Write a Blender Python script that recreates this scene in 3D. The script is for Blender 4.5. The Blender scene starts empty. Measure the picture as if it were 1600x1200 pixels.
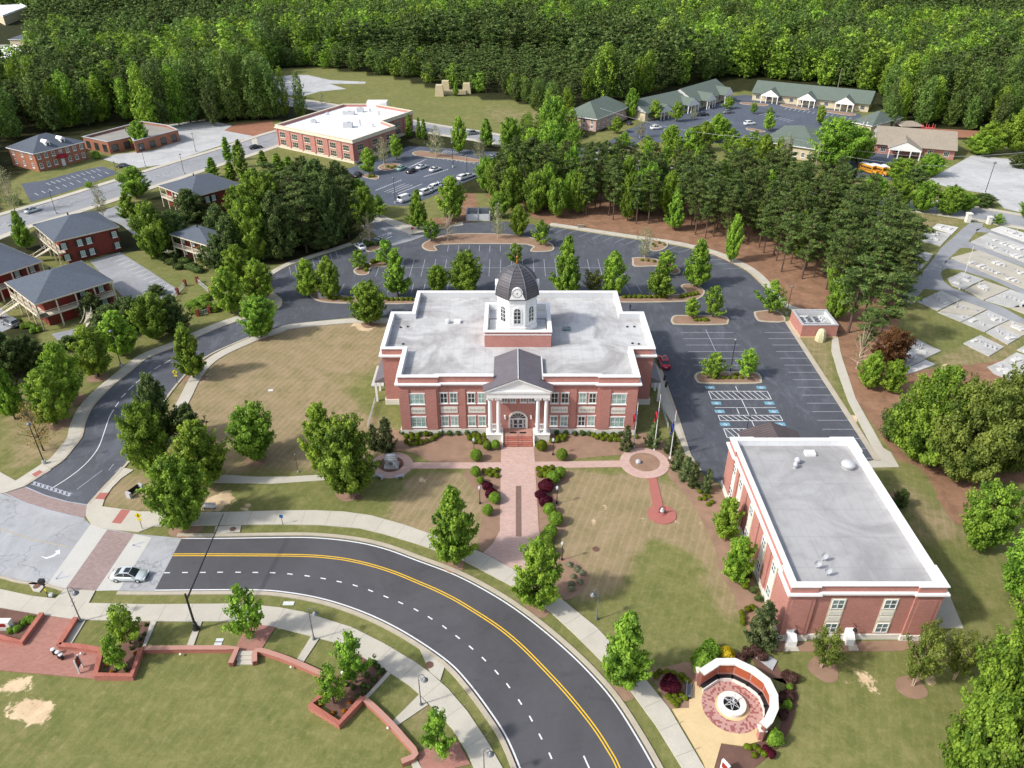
import bpy, bmesh, math, random
import numpy as np
from mathutils import Vector, Matrix
from mathutils.geometry import tessellate_polygon
SC = bpy.context.scene
COL = SC.collection
# ------------------------------------------------------------------ camera
FPX, CAMZ, PITCH = 1200.0, 75.0, math.atan(742 / 1200.0)
cd = bpy.data.cameras.new("camera"); cam = bpy.data.objects.new("camera", cd); COL.objects.link(cam)
cam.location = (0, 0, CAMZ); cam.rotation_euler = (math.pi / 2 - PITCH, 0, 0)
cd.sensor_fit = 'HORIZONTAL'; cd.sensor_width = 36; cd.lens = 36 * FPX / 1600; cd.clip_start = 1; cd.clip_end = 6000
SC.camera = cam
# ------------------------------------------------------------------ light
SUN_TO = Vector((-0.70, -0.275, 0.66)).normalized()      # towards the sun
elev = math.asin(SUN_TO.z); azim = math.atan2(SUN_TO.x, SUN_TO.y)
w = bpy.data.worlds.new("World"); SC.world = w; w.use_nodes = True
nt = w.node_tree; bg = nt.nodes['Background']
sky = nt.nodes.new('ShaderNodeTexSky'); sky.sky_type = 'NISHITA'; sky.sun_disc = False
sky.sun_elevation = elev; sky.sun_rotation = azim; sky.dust_density = 2.5; sky.air_density = 1.0
hz = nt.nodes.new('ShaderNodeHueSaturation'); hz.inputs['Saturation'].default_value = .62; nt.links.new(sky.outputs[0], hz.inputs['Color']); nt.links.new(hz.outputs[0], bg.inputs[0]); bg.inputs[1].default_value = 0.15
sl = bpy.data.lights.new("sun", 'SUN'); sl.energy = 2.7; sl.angle = math.radians(3.5); sl.color = (1.0, 0.95, 0.87)
so = bpy.data.objects.new("sun", sl); COL.objects.link(so); so.rotation_euler = (-SUN_TO).to_track_quat('-Z', 'Y').to_euler()
SC.view_settings.view_transform = 'Standard'; SC.view_settings.look = 'None'
SC.view_settings.exposure = 0.5; SC.view_settings.gamma = 1
SC.view_settings.use_curve_mapping = False
SC.cycles.max_bounces = 5; SC.cycles.diffuse_bounces = 2; SC.cycles.transparent_max_bounces = 4
# ------------------------------------------------------------------ photo pixel <-> world
cp, sp = math.cos(PITCH), math.sin(PITCH)
def G(x, y, z=0.0):
    a, b = (x - 800) / FPX, -(y - 600) / FPX
    dy, dz = cp + b * sp, -sp + b * cp
    t = (z - CAMZ) / dz
    return (a * t, dy * t)
def G3(x, y, z=0.0):
    g = G(x, y, z); return (g[0], g[1], z)
def F(x, y, Y):
    a, b = (x - 800) / FPX, -(y - 600) / FPX
    dy, dz = cp + b * sp, -sp + b * cp
    t = Y / dy
    return (a * t, CAMZ + dz * t)
def PX(x, y, z):
    d = y * cp - (z - CAMZ) * sp; u = y * sp + (z - CAMZ) * cp
    return 800 + FPX * x / d, 600 - FPX * u / d
def hsolve(bx, by, ty):
    X, Y = G(bx, by); lo, hi = 0.0, 60.0
    for _ in range(40):
        m = (lo + hi) / 2
        if PX(X, Y, m)[1] > ty: lo = m
        else: hi = m
    return lo
def mpp(bx, by, z=0):                      # metres per photo pixel across, at a ground pixel
    X, Y = G(bx, by, z); return (Y * cp - (z - CAMZ) * sp) / FPX
def zm(s, ox, oy, pts): return [(ox + x / s, oy + y / s) for x, y in pts]
# ------------------------------------------------------------------ materials
def S(r, g, b):
    f = lambda c: (c / 255 / 12.92) if c <= 10 else ((c / 255 + .055) / 1.055) ** 2.4
    return (f(r), f(g), f(b), 1)
def newmat(name):
    m = bpy.data.materials.new(name); m.use_nodes = True
    n = m.node_tree; b = n.nodes['Principled BSDF']; return m, n, b
def coords(n, obj=True, scale=(1, 1, 1), wall=False):
    tc = n.nodes.new('ShaderNodeTexCoord'); out = tc.outputs['Object']
    if wall:
        s = n.nodes.new('ShaderNodeSeparateXYZ'); n.links.new(out, s.inputs[0])
        a = n.nodes.new('ShaderNodeMath'); n.links.new(s.outputs[0], a.inputs[0]); n.links.new(s.outputs[1], a.inputs[1])
        c = n.nodes.new('ShaderNodeCombineXYZ'); n.links.new(a.outputs[0], c.inputs[0]); n.links.new(s.outputs[2], c.inputs[1]); out = c.outputs[0]
    mp = n.nodes.new('ShaderNodeMapping'); mp.inputs['Scale'].default_value = scale; n.links.new(out, mp.inputs[0])
    return mp.outputs[0]
def noise(n, vec, scale, detail=5, rough=0.6, dist=0.0):
    t = n.nodes.new('ShaderNodeTexNoise'); t.inputs['Scale'].default_value = scale; t.inputs['Detail'].default_value = detail
    t.inputs['Roughness'].default_value = rough; t.inputs['Distortion'].default_value = dist
    n.links.new(vec, t.inputs['Vector']); return t.outputs['Fac']
def ramp(n, fac, stops):
    r = n.nodes.new('ShaderNodeValToRGB'); n.links.new(fac, r.inputs[0]); e = r.color_ramp.elements
    e[0].position, e[0].color = stops[0]; e[1].position, e[1].color = stops[-1]
    for p, c in stops[1:-1]: k = e.new(p); k.color = c
    return r.outputs[0]
def mix(n, fac, a, b, mode='MIX'):
    m = n.nodes.new('ShaderNodeMix'); m.data_type = 'RGBA'; m.blend_type = mode
    for v, i in ((fac, 0), (a, 6), (b, 7)):
        if hasattr(v, 'is_linked') or hasattr(v, 'links'): n.links.new(v, m.inputs[i])
        else: m.inputs[i].default_value = v
    return m.outputs[2]
def mapr(n, v, a, b, c=0.0, d=1.0, smooth=False):
    m = n.nodes.new('ShaderNodeMapRange'); n.links.new(v, m.inputs[0])
    if smooth: m.interpolation_type = 'SMOOTHSTEP'
    m.inputs[1].default_value = a; m.inputs[2].default_value = b; m.inputs[3].default_value = c; m.inputs[4].default_value = d
    return m.outputs[0]
def bump(n, b, h, s, dist=0.05):
    k = n.nodes.new('ShaderNodeBump'); k.inputs['Strength'].default_value = s; k.inputs['Distance'].default_value = dist
    n.links.new(h, k.inputs['Height']); n.links.new(k.outputs[0], b.inputs['Normal'])
def scl(c, k): return (min(1, c[0] * k), min(1, c[1] * k), min(1, c[2] * k), 1)
M = {}
def mottled(name, c, lo=.85, hi=1.12, s1=.25, s2=4.0, rough=.85, spec=.3, wall=False, c2=None, metal=0):
    m, n, b = newmat(name); v = coords(n, wall=wall)
    a = noise(n, v, s1, 5, .65, .4); d = noise(n, v, s2, 3, .6)
    col = ramp(n, a, [(.3, scl(c, lo)), (.7, scl(c2 or c, hi))])
    col = mix(n, mapr(n, d, .3, .7, 0, .35), col, scl(c, .72))
    n.links.new(col, b.inputs['Base Color']); b.inputs['Roughness'].default_value = rough; b.inputs['Specular IOR Level'].default_value = spec
    b.inputs['Metallic'].default_value = metal
    M[name] = m; return m, n, b
def asphalt(name, c, wisps=0.0, wc=(130, 140, 155), cracks=0.0):
    m, n, b = newmat(name); v = coords(n)
    a = noise(n, v, .09, 6, .7, .8); d = noise(n, v, 9, 3, .7)
    col = ramp(n, a, [(.3, scl(c, .78)), (.72, scl(c, 1.25))])
    col = mix(n, mapr(n, d, .3, .75, 0, .3), col, scl(c, 1.5)); col = mix(n, mapr(n, noise(n, coords(n, scale=(1, 2.2, 1)), .22, 7, .75, 1), .55, .7, 0, .4), col, scl(c, .55))
    if wisps:
        v2 = coords(n, scale=(1, .45, 1)); w1 = noise(n, v2, .3, 10, .8, 1.2)
        col = mix(n, mapr(n, w1, .5, .72, 0, wisps), col, S(*wc))
    if cracks:
        vo = n.nodes.new('ShaderNodeTexVoronoi'); vo.feature = 'DISTANCE_TO_EDGE'; vo.inputs['Scale'].default_value = .09
        dv = n.nodes.new('ShaderNodeTexNoise'); dv.inputs['Scale'].default_value = .5; n.links.new(v, dv.inputs['Vector'])
        ad = n.nodes.new('ShaderNodeVectorMath'); ad.operation = 'MULTIPLY_ADD'; n.links.new(dv.outputs['Color'], ad.inputs[0]); ad.inputs[1].default_value = (4, 4, 4); n.links.new(v, ad.inputs[2])
        n.links.new(ad.outputs[0], vo.inputs['Vector'])
        col = mix(n, mapr(n, vo.outputs['Distance'], 0.0, .012, cracks, 0), col, scl(c, .45))
    n.links.new(col, b.inputs['Base Color']); b.inputs['Roughness'].default_value = .85; b.inputs['Specular IOR Level'].default_value = .3
    M[name] = m
asphalt('asphalt_new', S(78, 78, 82)); asphalt('asphalt_lot', S(77, 80, 87), .4, (130, 137, 150)); asphalt('asphalt_drive', S(80, 83, 90), .4, (135, 141, 154))
asphalt('asphalt_old', S(152, 154, 158), .25, (205, 205, 205), .55); asphalt('asphalt_far', S(80, 86, 98), .2)
asphalt('asphalt_mid', S(138, 140, 144), .3, (185, 188, 195)); asphalt('asphalt_pale', S(170, 171, 172), .3, (220, 220, 218), .5)
mottled('concrete', S(190, 185, 173), .88, 1.06, .3, 5); mottled('concrete_white', S(192, 191, 186), .92, 1.04, .25, 5)
mottled('kerb_concrete', S(182, 173, 156), .85, 1.08, .6, 6); mottled('concrete_tan', S(208, 185, 142), .9, 1.08, .4, 5)
mottled('white_paint', S(236, 236, 236), .97, 1.02, .5, 3, .55); mottled('white_stone', S(226, 223, 215), .93, 1.04, .8, 6)
mottled('cream_paint', S(214, 205, 185), .95, 1.03, .5, 4); mottled('mark_white', S(225, 226, 228), .9, 1.05, 2, 9); mottled('mark_yellow', S(236, 190, 44), .93, 1.05, 1, 9)
mottled('mark_faint', S(170, 175, 186), .8, 1.1, 1.5, 9); mottled('mark_tan', S(176, 164, 130)); mottled('mark_blue', S(112, 160, 182), .9, 1.05, 1, 6)
mottled('mulch', S(148, 121, 102), .8, 1.15, .5, 6, .95); mottled('mulch_dark', S(112, 84, 74), .8, 1.15, .7, 7, .95); mottled('joint', S(150, 145, 134)); mottled('pine_straw', S(158, 112, 84), .8, 1.15, .35, 5, .95)
mottled('gravel_brown', S(122, 100, 90), .85, 1.15, 2, 12, .95); mottled('dirt', S(150, 106, 84), .8, 1.2, .15, 3, .95)
mottled('red_concrete', S(168, 106, 98), .92, 1.08, 1, 6); mottled('granite_grey', S(180, 182, 186), .85, 1.1, 2, 12, .5); mottled('slab_grey', S(182, 182, 179), .75, 1.15, .3, 4)
mottled('slab_tan', S(180, 175, 162), .85, 1.1, .3, 4); mottled('slab_white', S(204, 203, 200), .9, 1.05, .4, 4)
mottled('trunk_bark', S(98, 80, 66), .7, 1.2, 2, 12, .95); mottled('pale_bark', S(190, 170, 150), .8, 1.1, 2, 12, .9); mottled('pine_bark', S(100, 82, 72), .7, 1.2, 2, 12, .95)
mottled('black_metal', S(38, 38, 42), .9, 1.1, 3, 9, .45, .5); mottled('grey_metal', S(120, 124, 130), .9, 1.1, 2, 9, .4, .5, metal=.3); mottled('galvanised', S(188, 190, 194), .9, 1.1, 2, 9, .4, .5)
mottled('pole_white', S(220, 220, 222), .95, 1.05, 2, 9, .4, .5); mottled('gold', S(150, 104, 50), .8, 1.2, 3, 9, .35, .5, metal=.6)
mottled('sign_yellow', S(225, 205, 30), .95, 1.05, 2, 6, .5); mottled('sign_blue', S(40, 95, 160), .95, 1.05, 2, 6, .5); mottled('sign_red', S(150, 45, 45), .95, 1.05, 2, 6, .5)
mottled('bronze_panel', S(166, 86, 56), .88, 1.1, 3, 9, .5, .5); mottled('tan_stone', S(200, 185, 150), .85, 1.1, 1, 4); mottled('boulder_stone', S(205, 200, 165), .8, 1.12, 1.2, 6)
mottled('tan_siding', S(205, 192, 165), .95, 1.04, .5, 5); mottled('pink_brick', S(190, 160, 150), .92, 1.06, .5, 6)
mottled('awning_red', S(150, 32, 50), .9, 1.1, 1, 5); mottled('flag_red', S(190, 50, 62), .9, 1.05, 2, 6); mottled('flag_blue', S(60, 70, 150), .9, 1.05, 2, 6)
mottled('bus_yellow', S(196, 136, 40), .95, 1.05, 1, 5, .4); mottled('play_red', S(195, 85, 85), .9, 1.1, 1, 5); mottled('door_white', S(215, 218, 222), .95, 1.03, 1, 5)
mottled('curtain', S(150, 180, 170), .9, 1.1, 2, 5, .3); mottled('wood_grey', S(150, 140, 128), .85, 1.1, 2, 9); mottled('louvre', S(208, 210, 212), .95, 1.03, 1, 5)
mottled('rubber', S(24, 24, 26), .9, 1.1, 3, 9, .8)
def paint(name, c, metal=.0):
    m, n, b = newmat(name); b.inputs['Base Color'].default_value = c; b.inputs['Roughness'].default_value = .28; b.inputs['Coat Weight'].default_value = .5; b.inputs['Metallic'].default_value = metal; M[name] = m
paint('car_white', S(228, 230, 232)); paint('car_silver', S(205, 214, 216), .3); paint('car_red', S(190, 25, 55)); paint('car_black', S(26, 28, 34)); paint('car_navy', S(30, 40, 66)); paint('car_green', S(150, 190, 176)); paint('car_grey', S(120, 124, 130), .3)
paint('tail_red', S(150, 20, 20)); paint('lamp_glass', S(220, 225, 230))
def glass(name, c, r=.08):
    m, n, b = newmat(name); v = coords(n, wall=True); a = noise(n, v, .7, 2)
    n.links.new(ramp(n, a, [(.35, scl(c, .6)), (.65, scl(c, 1.3))]), b.inputs['Base Color']); b.inputs['Roughness'].default_value = r; b.inputs['Specular IOR Level'].default_value = .8; M[name] = m
glass('glass_green', S(150, 178, 170)); glass('glass_dark', S(58, 66, 66)); glass('glass_mid', S(105, 125, 125)); glass('glass_car', S(34, 42, 48))
def brick(name, c, c2, mortar, bw=.45, bh=.15):
    m, n, b = newmat(name); v = coords(n, wall=True)
    t = n.nodes.new('ShaderNodeTexBrick'); n.links.new(v, t.inputs['Vector']); t.inputs['Scale'].default_value = 1
    t.inputs['Brick Width'].default_value = bw; t.inputs['Row Height'].default_value = bh; t.inputs['Mortar Size'].default_value = .012
    t.inputs['Color1'].default_value = c; t.inputs['Color2'].default_value = c2; t.inputs['Mortar'].default_value = mortar
    a = noise(n, v, .35, 5, .6)
    col = mix(n, mapr(n, a, .3, .7, 0, .35), t.outputs['Color'], scl(c, .75))
    n.links.new(col, b.inputs['Base Color']); b.inputs['Roughness'].default_value = .9; b.inputs['Specular IOR Level'].default_value = .2; M[name] = m
brick('brick_wall', S(182, 124, 114), S(166, 108, 100), S(194, 164, 154)); brick('brick_dark', S(136, 62, 52), S(116, 50, 42), S(140, 100, 90)); brick('brick_low', S(176, 112, 98), S(160, 96, 84), S(180, 140, 128))
brick('brick_brown', S(165, 108, 84), S(146, 92, 70), S(170, 140, 124)); brick('stone_base', S(226, 223, 215), S(214, 210, 200), S(190, 186, 176), 1.2, .5)
def paver(name, c, c2, mortar, bw=.2, bh=.1, big=.2):
    m, n, b = newmat(name); v = coords(n)
    t = n.nodes.new('ShaderNodeTexBrick'); n.links.new(v, t.inputs['Vector']); t.inputs['Scale'].default_value = 1
    t.inputs['Brick Width'].default_value = bw * 2.5; t.inputs['Row Height'].default_value = bh * 2.5; t.inputs['Mortar Size'].default_value = .02
    t.inputs['Color1'].default_value = c; t.inputs['Color2'].default_value = c2; t.inputs['Mortar'].default_value = mortar
    a = noise(n, v, big, 6, .65)
    col = mix(n, mapr(n, a, .35, .7, 0, .5), t.outputs['Color'], scl(c, .72))
    n.links.new(col, b.inputs['Base Color']); b.inputs['Roughness'].default_value = .9; b.inputs['Specular IOR Level'].default_value = .2; M[name] = m
paver('paver_pink', S(200, 172, 162), S(186, 155, 146), S(176, 150, 142)); paver('paver_red', S(170, 124, 112), S(156, 108, 98), S(156, 122, 112)); paver('paver_road', S(158, 140, 136), S(144, 124, 121), S(146, 132, 129))
def checker_paver():
    m, n, b = newmat('paver_mosaic'); v = coords(n)
    vo = n.nodes.new('ShaderNodeTexVoronoi'); vo.inputs['Scale'].default_value = 4.2; vo.inputs['Randomness'].default_value = .25; n.links.new(v, vo.inputs['Vector'])
    s = n.nodes.new('ShaderNodeSeparateColor'); n.links.new(vo.outputs['Color'], s.inputs[0])
    col = ramp(n, s.outputs[0], [(.64, S(180, 142, 134)), (.7, S(146, 88, 86))])
    n.links.new(col, b.inputs['Base Color']); b.inputs['Roughness'].default_value = .9; M['paver_mosaic'] = m
checker_paver()
def roofflat(name, c, dark, blot=.45, seams=True):
    m, n, b = newmat(name); v = coords(n)
    a = noise(n, v, .11, 6, .62, 1.2); e = noise(n, v, .5, 6, .7, .6)
    col = mix(n, mapr(n, a, .42, .62, 0, blot), c, dark)
    col = mix(n, mapr(n, e, .5, .75, 0, .4), col, scl(dark, .85))
    if seams:
        wv = n.nodes.new('ShaderNodeTexWave'); wv.wave_type = 'BANDS'; wv.bands_direction = 'X'; wv.inputs['Scale'].default_value = .17; wv.inputs['Distortion'].default_value = .6; wv.inputs['Detail'].default_value = 2; n.links.new(v, wv.inputs['Vector'])
        col = mix(n, mapr(n, wv.outputs['Fac'], 0, .03, .18, 0), col, scl(dark, .8))
        wv = n.nodes.new('ShaderNodeTexWave'); wv.wave_type = 'BANDS'; wv.bands_direction = 'Y'; wv.inputs['Scale'].default_value = .06; wv.inputs['Distortion'].default_value = .8; n.links.new(v, wv.inputs['Vector'])
        col = mix(n, mapr(n, wv.outputs['Fac'], 0, .012, .18, 0), col, scl(dark, .8))
    n.links.new(col, b.inputs['Base Color']); b.inputs['Roughness'].default_value = .75; M[name] = m
roofflat('roof_membrane', S(187, 188, 189), S(140, 138, 138), .85); roofflat('roof_annex', S(166, 166, 167), S(138, 137, 138), .8); roofflat('roof_white', S(235, 236, 238), S(215, 216, 218), .4); roofflat('roof_greyflat', S(150, 146, 140), S(120, 118, 114), .5)
def metalroof(name, c, direction='Y', period=.55):
    m, n, b = newmat(name); v = coords(n)
    wv = n.nodes.new('ShaderNodeTexWave'); wv.wave_type = 'BANDS'; wv.bands_direction = direction; wv.inputs['Scale'].default_value = .314 / period; wv.inputs['Distortion'].default_value = 0; n.links.new(v, wv.inputs['Vector'])
    a = noise(n, v, .6, 5)
    col = ramp(n, a, [(.3, scl(c, .85)), (.7, scl(c, 1.15))])
    col = mix(n, mapr(n, wv.outputs['Fac'], 0, .4, .75, 0), col, scl(c, .35))
    n.links.new(col, b.inputs['Base Color']); b.inputs['Roughness'].default_value = .5; b.inputs['Metallic'].default_value = .2; M[name] = m
metalroof('metal_roof', S(116, 110, 116)); metalroof('dome_roof', S(86, 84, 90), 'Z', .42); metalroof('canopy_metal', S(100, 88, 88))  # last one: slightly darker, browner sheet for the annex canopy
def shingle(name, c):
    m, n, b = newmat(name); v = coords(n, scale=(1, 1, 1)); a = noise(n, v, 2.2, 6, .8); d = noise(n, v, .25, 4)
    col = ramp(n, a, [(.35, scl(c, .75)), (.65, scl(c, 1.25))]); col = mix(n, mapr(n, d, .35, .65, 0, .4), col, scl(c, 1.2))
    n.links.new(col, b.inputs['Base Color']); b.inputs['Roughness'].default_value = .9; M[name] = m
shingle('shingle_slate', S(78, 86, 98)); shingle('shingle_green', S(92, 104, 96)); shingle('shingle_brown', S(144, 134, 120))
# ground
def groundmat():
    m, n, b = newmat('ground_cover'); v = coords(n)
    at = n.nodes.new('ShaderNodeAttribute'); at.attribute_name = 'cover'; sc_ = n.nodes.new('ShaderNodeSeparateColor'); n.links.new(at.outputs['Color'], sc_.inputs[0])
    at2 = n.nodes.new('ShaderNodeAttribute'); at2.attribute_name = 'wild'
    big = noise(n, v, .035, 6, .65, .5); mid = noise(n, v, .35, 7, .72, .4); fine = noise(n, v, 4.5, 5, .8)
    lawn = ramp(n, mid, [(.3, S(100, 106, 60)), (.52, S(124, 124, 76)), (.74, S(148, 140, 98))])
    lawn = mix(n, mapr(n, big, .35, .65, 0, .55), lawn, S(98, 110, 58))
    dry = ramp(n, mid, [(.3, S(128, 120, 84)), (.5, S(150, 134, 104)), (.72, S(168, 148, 120))])
    mp = n.nodes.new('ShaderNodeMapping'); n.links.new(v, mp.inputs[0]); mp.inputs['Rotation'].default_value = (0, 0, .35)
    wv = n.nodes.new('ShaderNodeTexWave'); wv.inputs['Scale'].default_value = .28; wv.inputs['Distortion'].default_value = 1.5; wv.inputs['Detail'].default_value = 3; n.links.new(mp.outputs[0], wv.inputs['Vector'])
    dry = mix(n, mapr(n, wv.outputs['Fac'], .6, 1, 0, .22), dry, S(182, 166, 130))
    lawn = mix(n, mapr(n, noise(n, v, 1.1, 5, .75), .5, .72, 0, .5), lawn, S(158, 150, 104)); dry = mix(n, mapr(n, noise(n, v, .7, 5, .75), .5, .72, 0, .45), dry, S(120, 116, 72))
    lawn = mix(n, mapr(n, wv.outputs['Fac'], .7, 1, 0, .08), lawn, S(165, 160, 105))
    straw = ramp(n, mid, [(.3, S(120, 92, 73)), (.7, S(164, 128, 104))])
    sand = ramp(n, mid, [(.3, S(190, 160, 128)), (.7, S(226, 206, 172))])
    wild = ramp(n, mid, [(.3, S(34, 42, 22)), (.5, S(50, 54, 30)), (.72, S(72, 64, 42))])  # wood floor, darkened so its colour carries the shade at the trees' base
    def th(x, lo=.25, hi=.75, k=.7):
        a = n.nodes.new('ShaderNodeMath'); a.operation = 'MULTIPLY_ADD'; n.links.new(mid, a.inputs[0]); a.inputs[1].default_value = k; a.inputs[2].default_value = -k / 2
        c = n.nodes.new('ShaderNodeMath'); n.links.new(x, c.inputs[0]); n.links.new(a.outputs[0], c.inputs[1]); return mapr(n, c.outputs[0], lo, hi, 0, 1, True)
    col = mix(n, th(sc_.outputs[0], .2, .8, .9), lawn, dry)
    col = mix(n, th(sc_.outputs[1], .35, .6), col, straw)
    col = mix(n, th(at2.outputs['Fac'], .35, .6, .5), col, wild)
    col = mix(n, th(sc_.outputs[2], .34, .48, 1.7), col, sand)
    col = mix(n, mapr(n, fine, .3, .7, .0, .5), col, mix(n, 1.0, col, (.62, .62, .62, 1), 'MULTIPLY'))
    n.links.new(col, b.inputs['Base Color']); b.inputs['Roughness'].default_value = .95; b.inputs['Specular IOR Level'].default_value = .1
    bump(n, b, fine, .5, .08); M['ground_cover'] = m
groundmat()
def leafmat(name, dark, light, tr=.4, hue=.016):
    m, n, b = newmat(name)
    at = n.nodes.new('ShaderNodeAttribute'); at.attribute_name = 'tone'; oi = n.nodes.new('ShaderNodeObjectInfo')
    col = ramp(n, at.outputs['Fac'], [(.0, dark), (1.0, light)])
    hs = n.nodes.new('ShaderNodeHueSaturation'); n.links.new(col, hs.inputs['Color'])
    n.links.new(mapr(n, oi.outputs['Random'], 0, 1, .48, .5), hs.inputs['Hue']); n.links.new(mapr(n, oi.outputs['Random'], 0, 1, .8, 1.18), hs.inputs['Value'])
    n.links.new(hs.outputs[0], b.inputs['Base Color']); b.inputs['Roughness'].default_value = .6; b.inputs['Specular IOR Level'].default_value = .25
    t = n.nodes.new('ShaderNodeBsdfTranslucent'); n.links.new(hs.outputs[0], t.inputs[0]); mx = n.nodes.new('ShaderNodeMixShader'); mx.inputs[0].default_value = tr
    n.links.new(b.outputs[0], mx.inputs[1]); n.links.new(t.outputs[0], mx.inputs[2]); n.links.new(mx.outputs[0], n.nodes['Material Output'].inputs[0]); M[name] = m
leafmat('leaf_oak', S(78, 116, 36), S(152, 190, 70)); leafmat('leaf_lime', S(96, 136, 40), S(166, 200, 76)); leafmat('leaf_dark', S(62, 84, 42), S(112, 136, 72)); leafmat('leaf_pine', S(58, 84, 40), S(124, 148, 78))
leafmat('leaf_bronze', S(84, 62, 34), S(142, 108, 62)); leafmat('leaf_olive', S(76, 98, 36), S(142, 158, 74)); leafmat('leaf_maroon', S(60, 14, 26), S(112, 34, 50)); leafmat('leaf_yellow', S(170, 150, 20), S(232, 214, 60))
leafmat('leaf_box', S(70, 92, 14), S(146, 166, 42)); leafmat('leaf_magnolia', S(52, 72, 36), S(128, 144, 92)); leafmat('leaf_thin', S(110, 120, 80), S(176, 184, 140)); leafmat('leaf_orange', S(150, 90, 24), S(220, 160, 60)); leafmat('leaf_twig', S(70, 48, 42), S(122, 92, 80)); leafmat('leaf_autumn', S(120, 100, 56), S(176, 156, 96)); leafmat('leaf_sage', S(120, 130, 100), S(176, 184, 150)); leafmat('leaf_forest', S(72, 102, 44), S(126, 156, 76), hue=.045)
# ------------------------------------------------------------------ mesh helpers
class MB:
    def __init__(s): s.v = []; s.f = []
    def add(s, vs, fs):
        k = len(s.v); s.v += [tuple(v) for v in vs]; s.f += [tuple(i + k for i in f) for f in fs]; return s
    def box(s, x0, x1, y0, y1, z0, z1):
        return s.add([(x0, y0, z0), (x1, y0, z0), (x1, y1, z0), (x0, y1, z0), (x0, y0, z1), (x1, y0, z1), (x1, y1, z1), (x0, y1, z1)], [(3, 2, 1, 0), (4, 5, 6, 7), (0, 1, 5, 4), (1, 2, 6, 5), (2, 3, 7, 6), (3, 0, 4, 7)])
    def obox(s, fr, u0, u1, n0, n1, z0, z1):       # fr = (origin xy, u dir, n dir)
        (ox, oy), (ux, uy), (nx, ny) = fr
        P = lambda u, n, z: (ox + ux * u + nx * n, oy + uy * u + ny * n, z)
        return s.add([P(u0, n0, z0), P(u1, n0, z0), P(u1, n1, z0), P(u0, n1, z0), P(u0, n0, z1), P(u1, n0, z1), P(u1, n1, z1), P(u0, n1, z1)], [(3, 2, 1, 0), (4, 5, 6, 7), (0, 1, 5, 4), (1, 2, 6, 5), (2, 3, 7, 6), (3, 0, 4, 7)])
    def prism(s, pts, z0, z1, cap=True):           # pts = xy outline
        n = len(pts); a = [(x, y, z0) for x, y in pts] + [(x, y, z1) for x, y in pts]
        fs = [(i, (i + 1) % n, n + (i + 1) % n, n + i) for i in range(n)]
        if cap:
            for t in tessellate_polygon([[Vector((x, y, 0)) for x, y in pts]]):
                fs.append(tuple(n + i for i in t))
        return s.add(a, fs)
    def lathe(s, c, prof, seg=12, a0=0.0, close=True):   # prof = [(r,z)]
        vs = []; fs = []; m = len(prof)
        for i in range(seg):
            a = a0 + 2 * math.pi * i / seg
            for r, z in prof: vs.append((c[0] + r * math.cos(a), c[1] + r * math.sin(a), z))
        for i in range(seg):
            j = (i + 1) % seg
            for k in range(m - 1): fs.append((i * m + k, j * m + k, j * m + k + 1, i * m + k + 1))
        if close: fs.append(tuple(i * m + m - 1 for i in range(seg)))
        return s.add(vs, fs)
    def tube(s, p, q, r0, r1=None, seg=8):
        p, q = Vector(p), Vector(q); r1 = r0 if r1 is None else r1
        d = (q - p).normalized(); a = d.orthogonal().normalized(); b = d.cross(a); vs = []
        for c, r in ((p, r0), (q, r1)):
            for i in range(seg):
                t = 2 * math.pi * i / seg; vs.append(tuple(c + a * (r * math.cos(t)) + b * (r * math.sin(t))))
        fs = [(i, (i + 1) % seg, seg + (i + 1) % seg, seg + i) for i in range(seg)] + [tuple(range(seg, 2 * seg)), tuple(reversed(range(seg)))]
        return s.add(vs, fs)
    def path(s, pts, r, seg=6):
        for a, b in zip(pts, pts[1:]): s.tube(a, b, r, r, seg)
        return s
    def poly(s, pts, z):
        P = [(x, y, z) for x, y in pts]
        area = sum(a[0] * b[1] - b[0] * a[1] for a, b in zip(pts, pts[1:] + pts[:1]))
        ts = tessellate_polygon([[Vector((x, y, 0)) for x, y in pts]])
        fs = []
        for t in ts:
            a, b, c = [pts[i] for i in t]
            cr = (b[0] - a[0]) * (c[1] - a[1]) - (b[1] - a[1]) * (c[0] - a[0])
            fs.append(tuple(t) if cr > 0 else tuple(reversed(t)))
        return s.add(P, fs)
    def slab(s, pts, z0, z1):
        s.poly(pts, z1); area = sum(a[0] * b[1] - b[0] * a[1] for a, b in zip(pts, pts[1:] + pts[:1]))
        p = pts if area > 0 else pts[::-1]
        return s.prism(p, z0, z1, cap=False)
    def build(s, name, mat, parent=None, smooth=False, kind=None):
        me = bpy.data.meshes.new(name); org = ORG.get(parent.name, (0, 0, 0)) if parent else (0, 0, 0)
        vs = s.v if not parent or org == (0, 0, 0) else [(x - org[0], y - org[1], z - org[2]) for x, y, z in s.v]
        me.from_pydata(vs, [], s.f); me.update()
        if mat: me.materials.append(M[mat] if isinstance(mat, str) else mat)
        if smooth:
            for p in me.polygons: p.use_smooth = True
        o = bpy.data.objects.new(name, me); COL.objects.link(o)
        if parent: o.parent = parent; ORG[o.name] = org
        if kind: o['kind'] = kind
        return o
ORG = {}
def thing(name, label, cat, loc=(0, 0, 0), group=None):
    o = bpy.data.objects.new(name, None); COL.objects.link(o); o.location = loc; o.empty_display_size = .5
    o['label'] = label; o['category'] = cat; ORG[o.name] = tuple(loc)
    if group: o['group'] = group
    return o
def tag(o, label, cat, group=None):
    o['label'] = label; o['category'] = cat
    if group: o['group'] = group
    return o
def kids(o): return [c for c in KID.get(o.name, [])]
KID = {}
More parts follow.
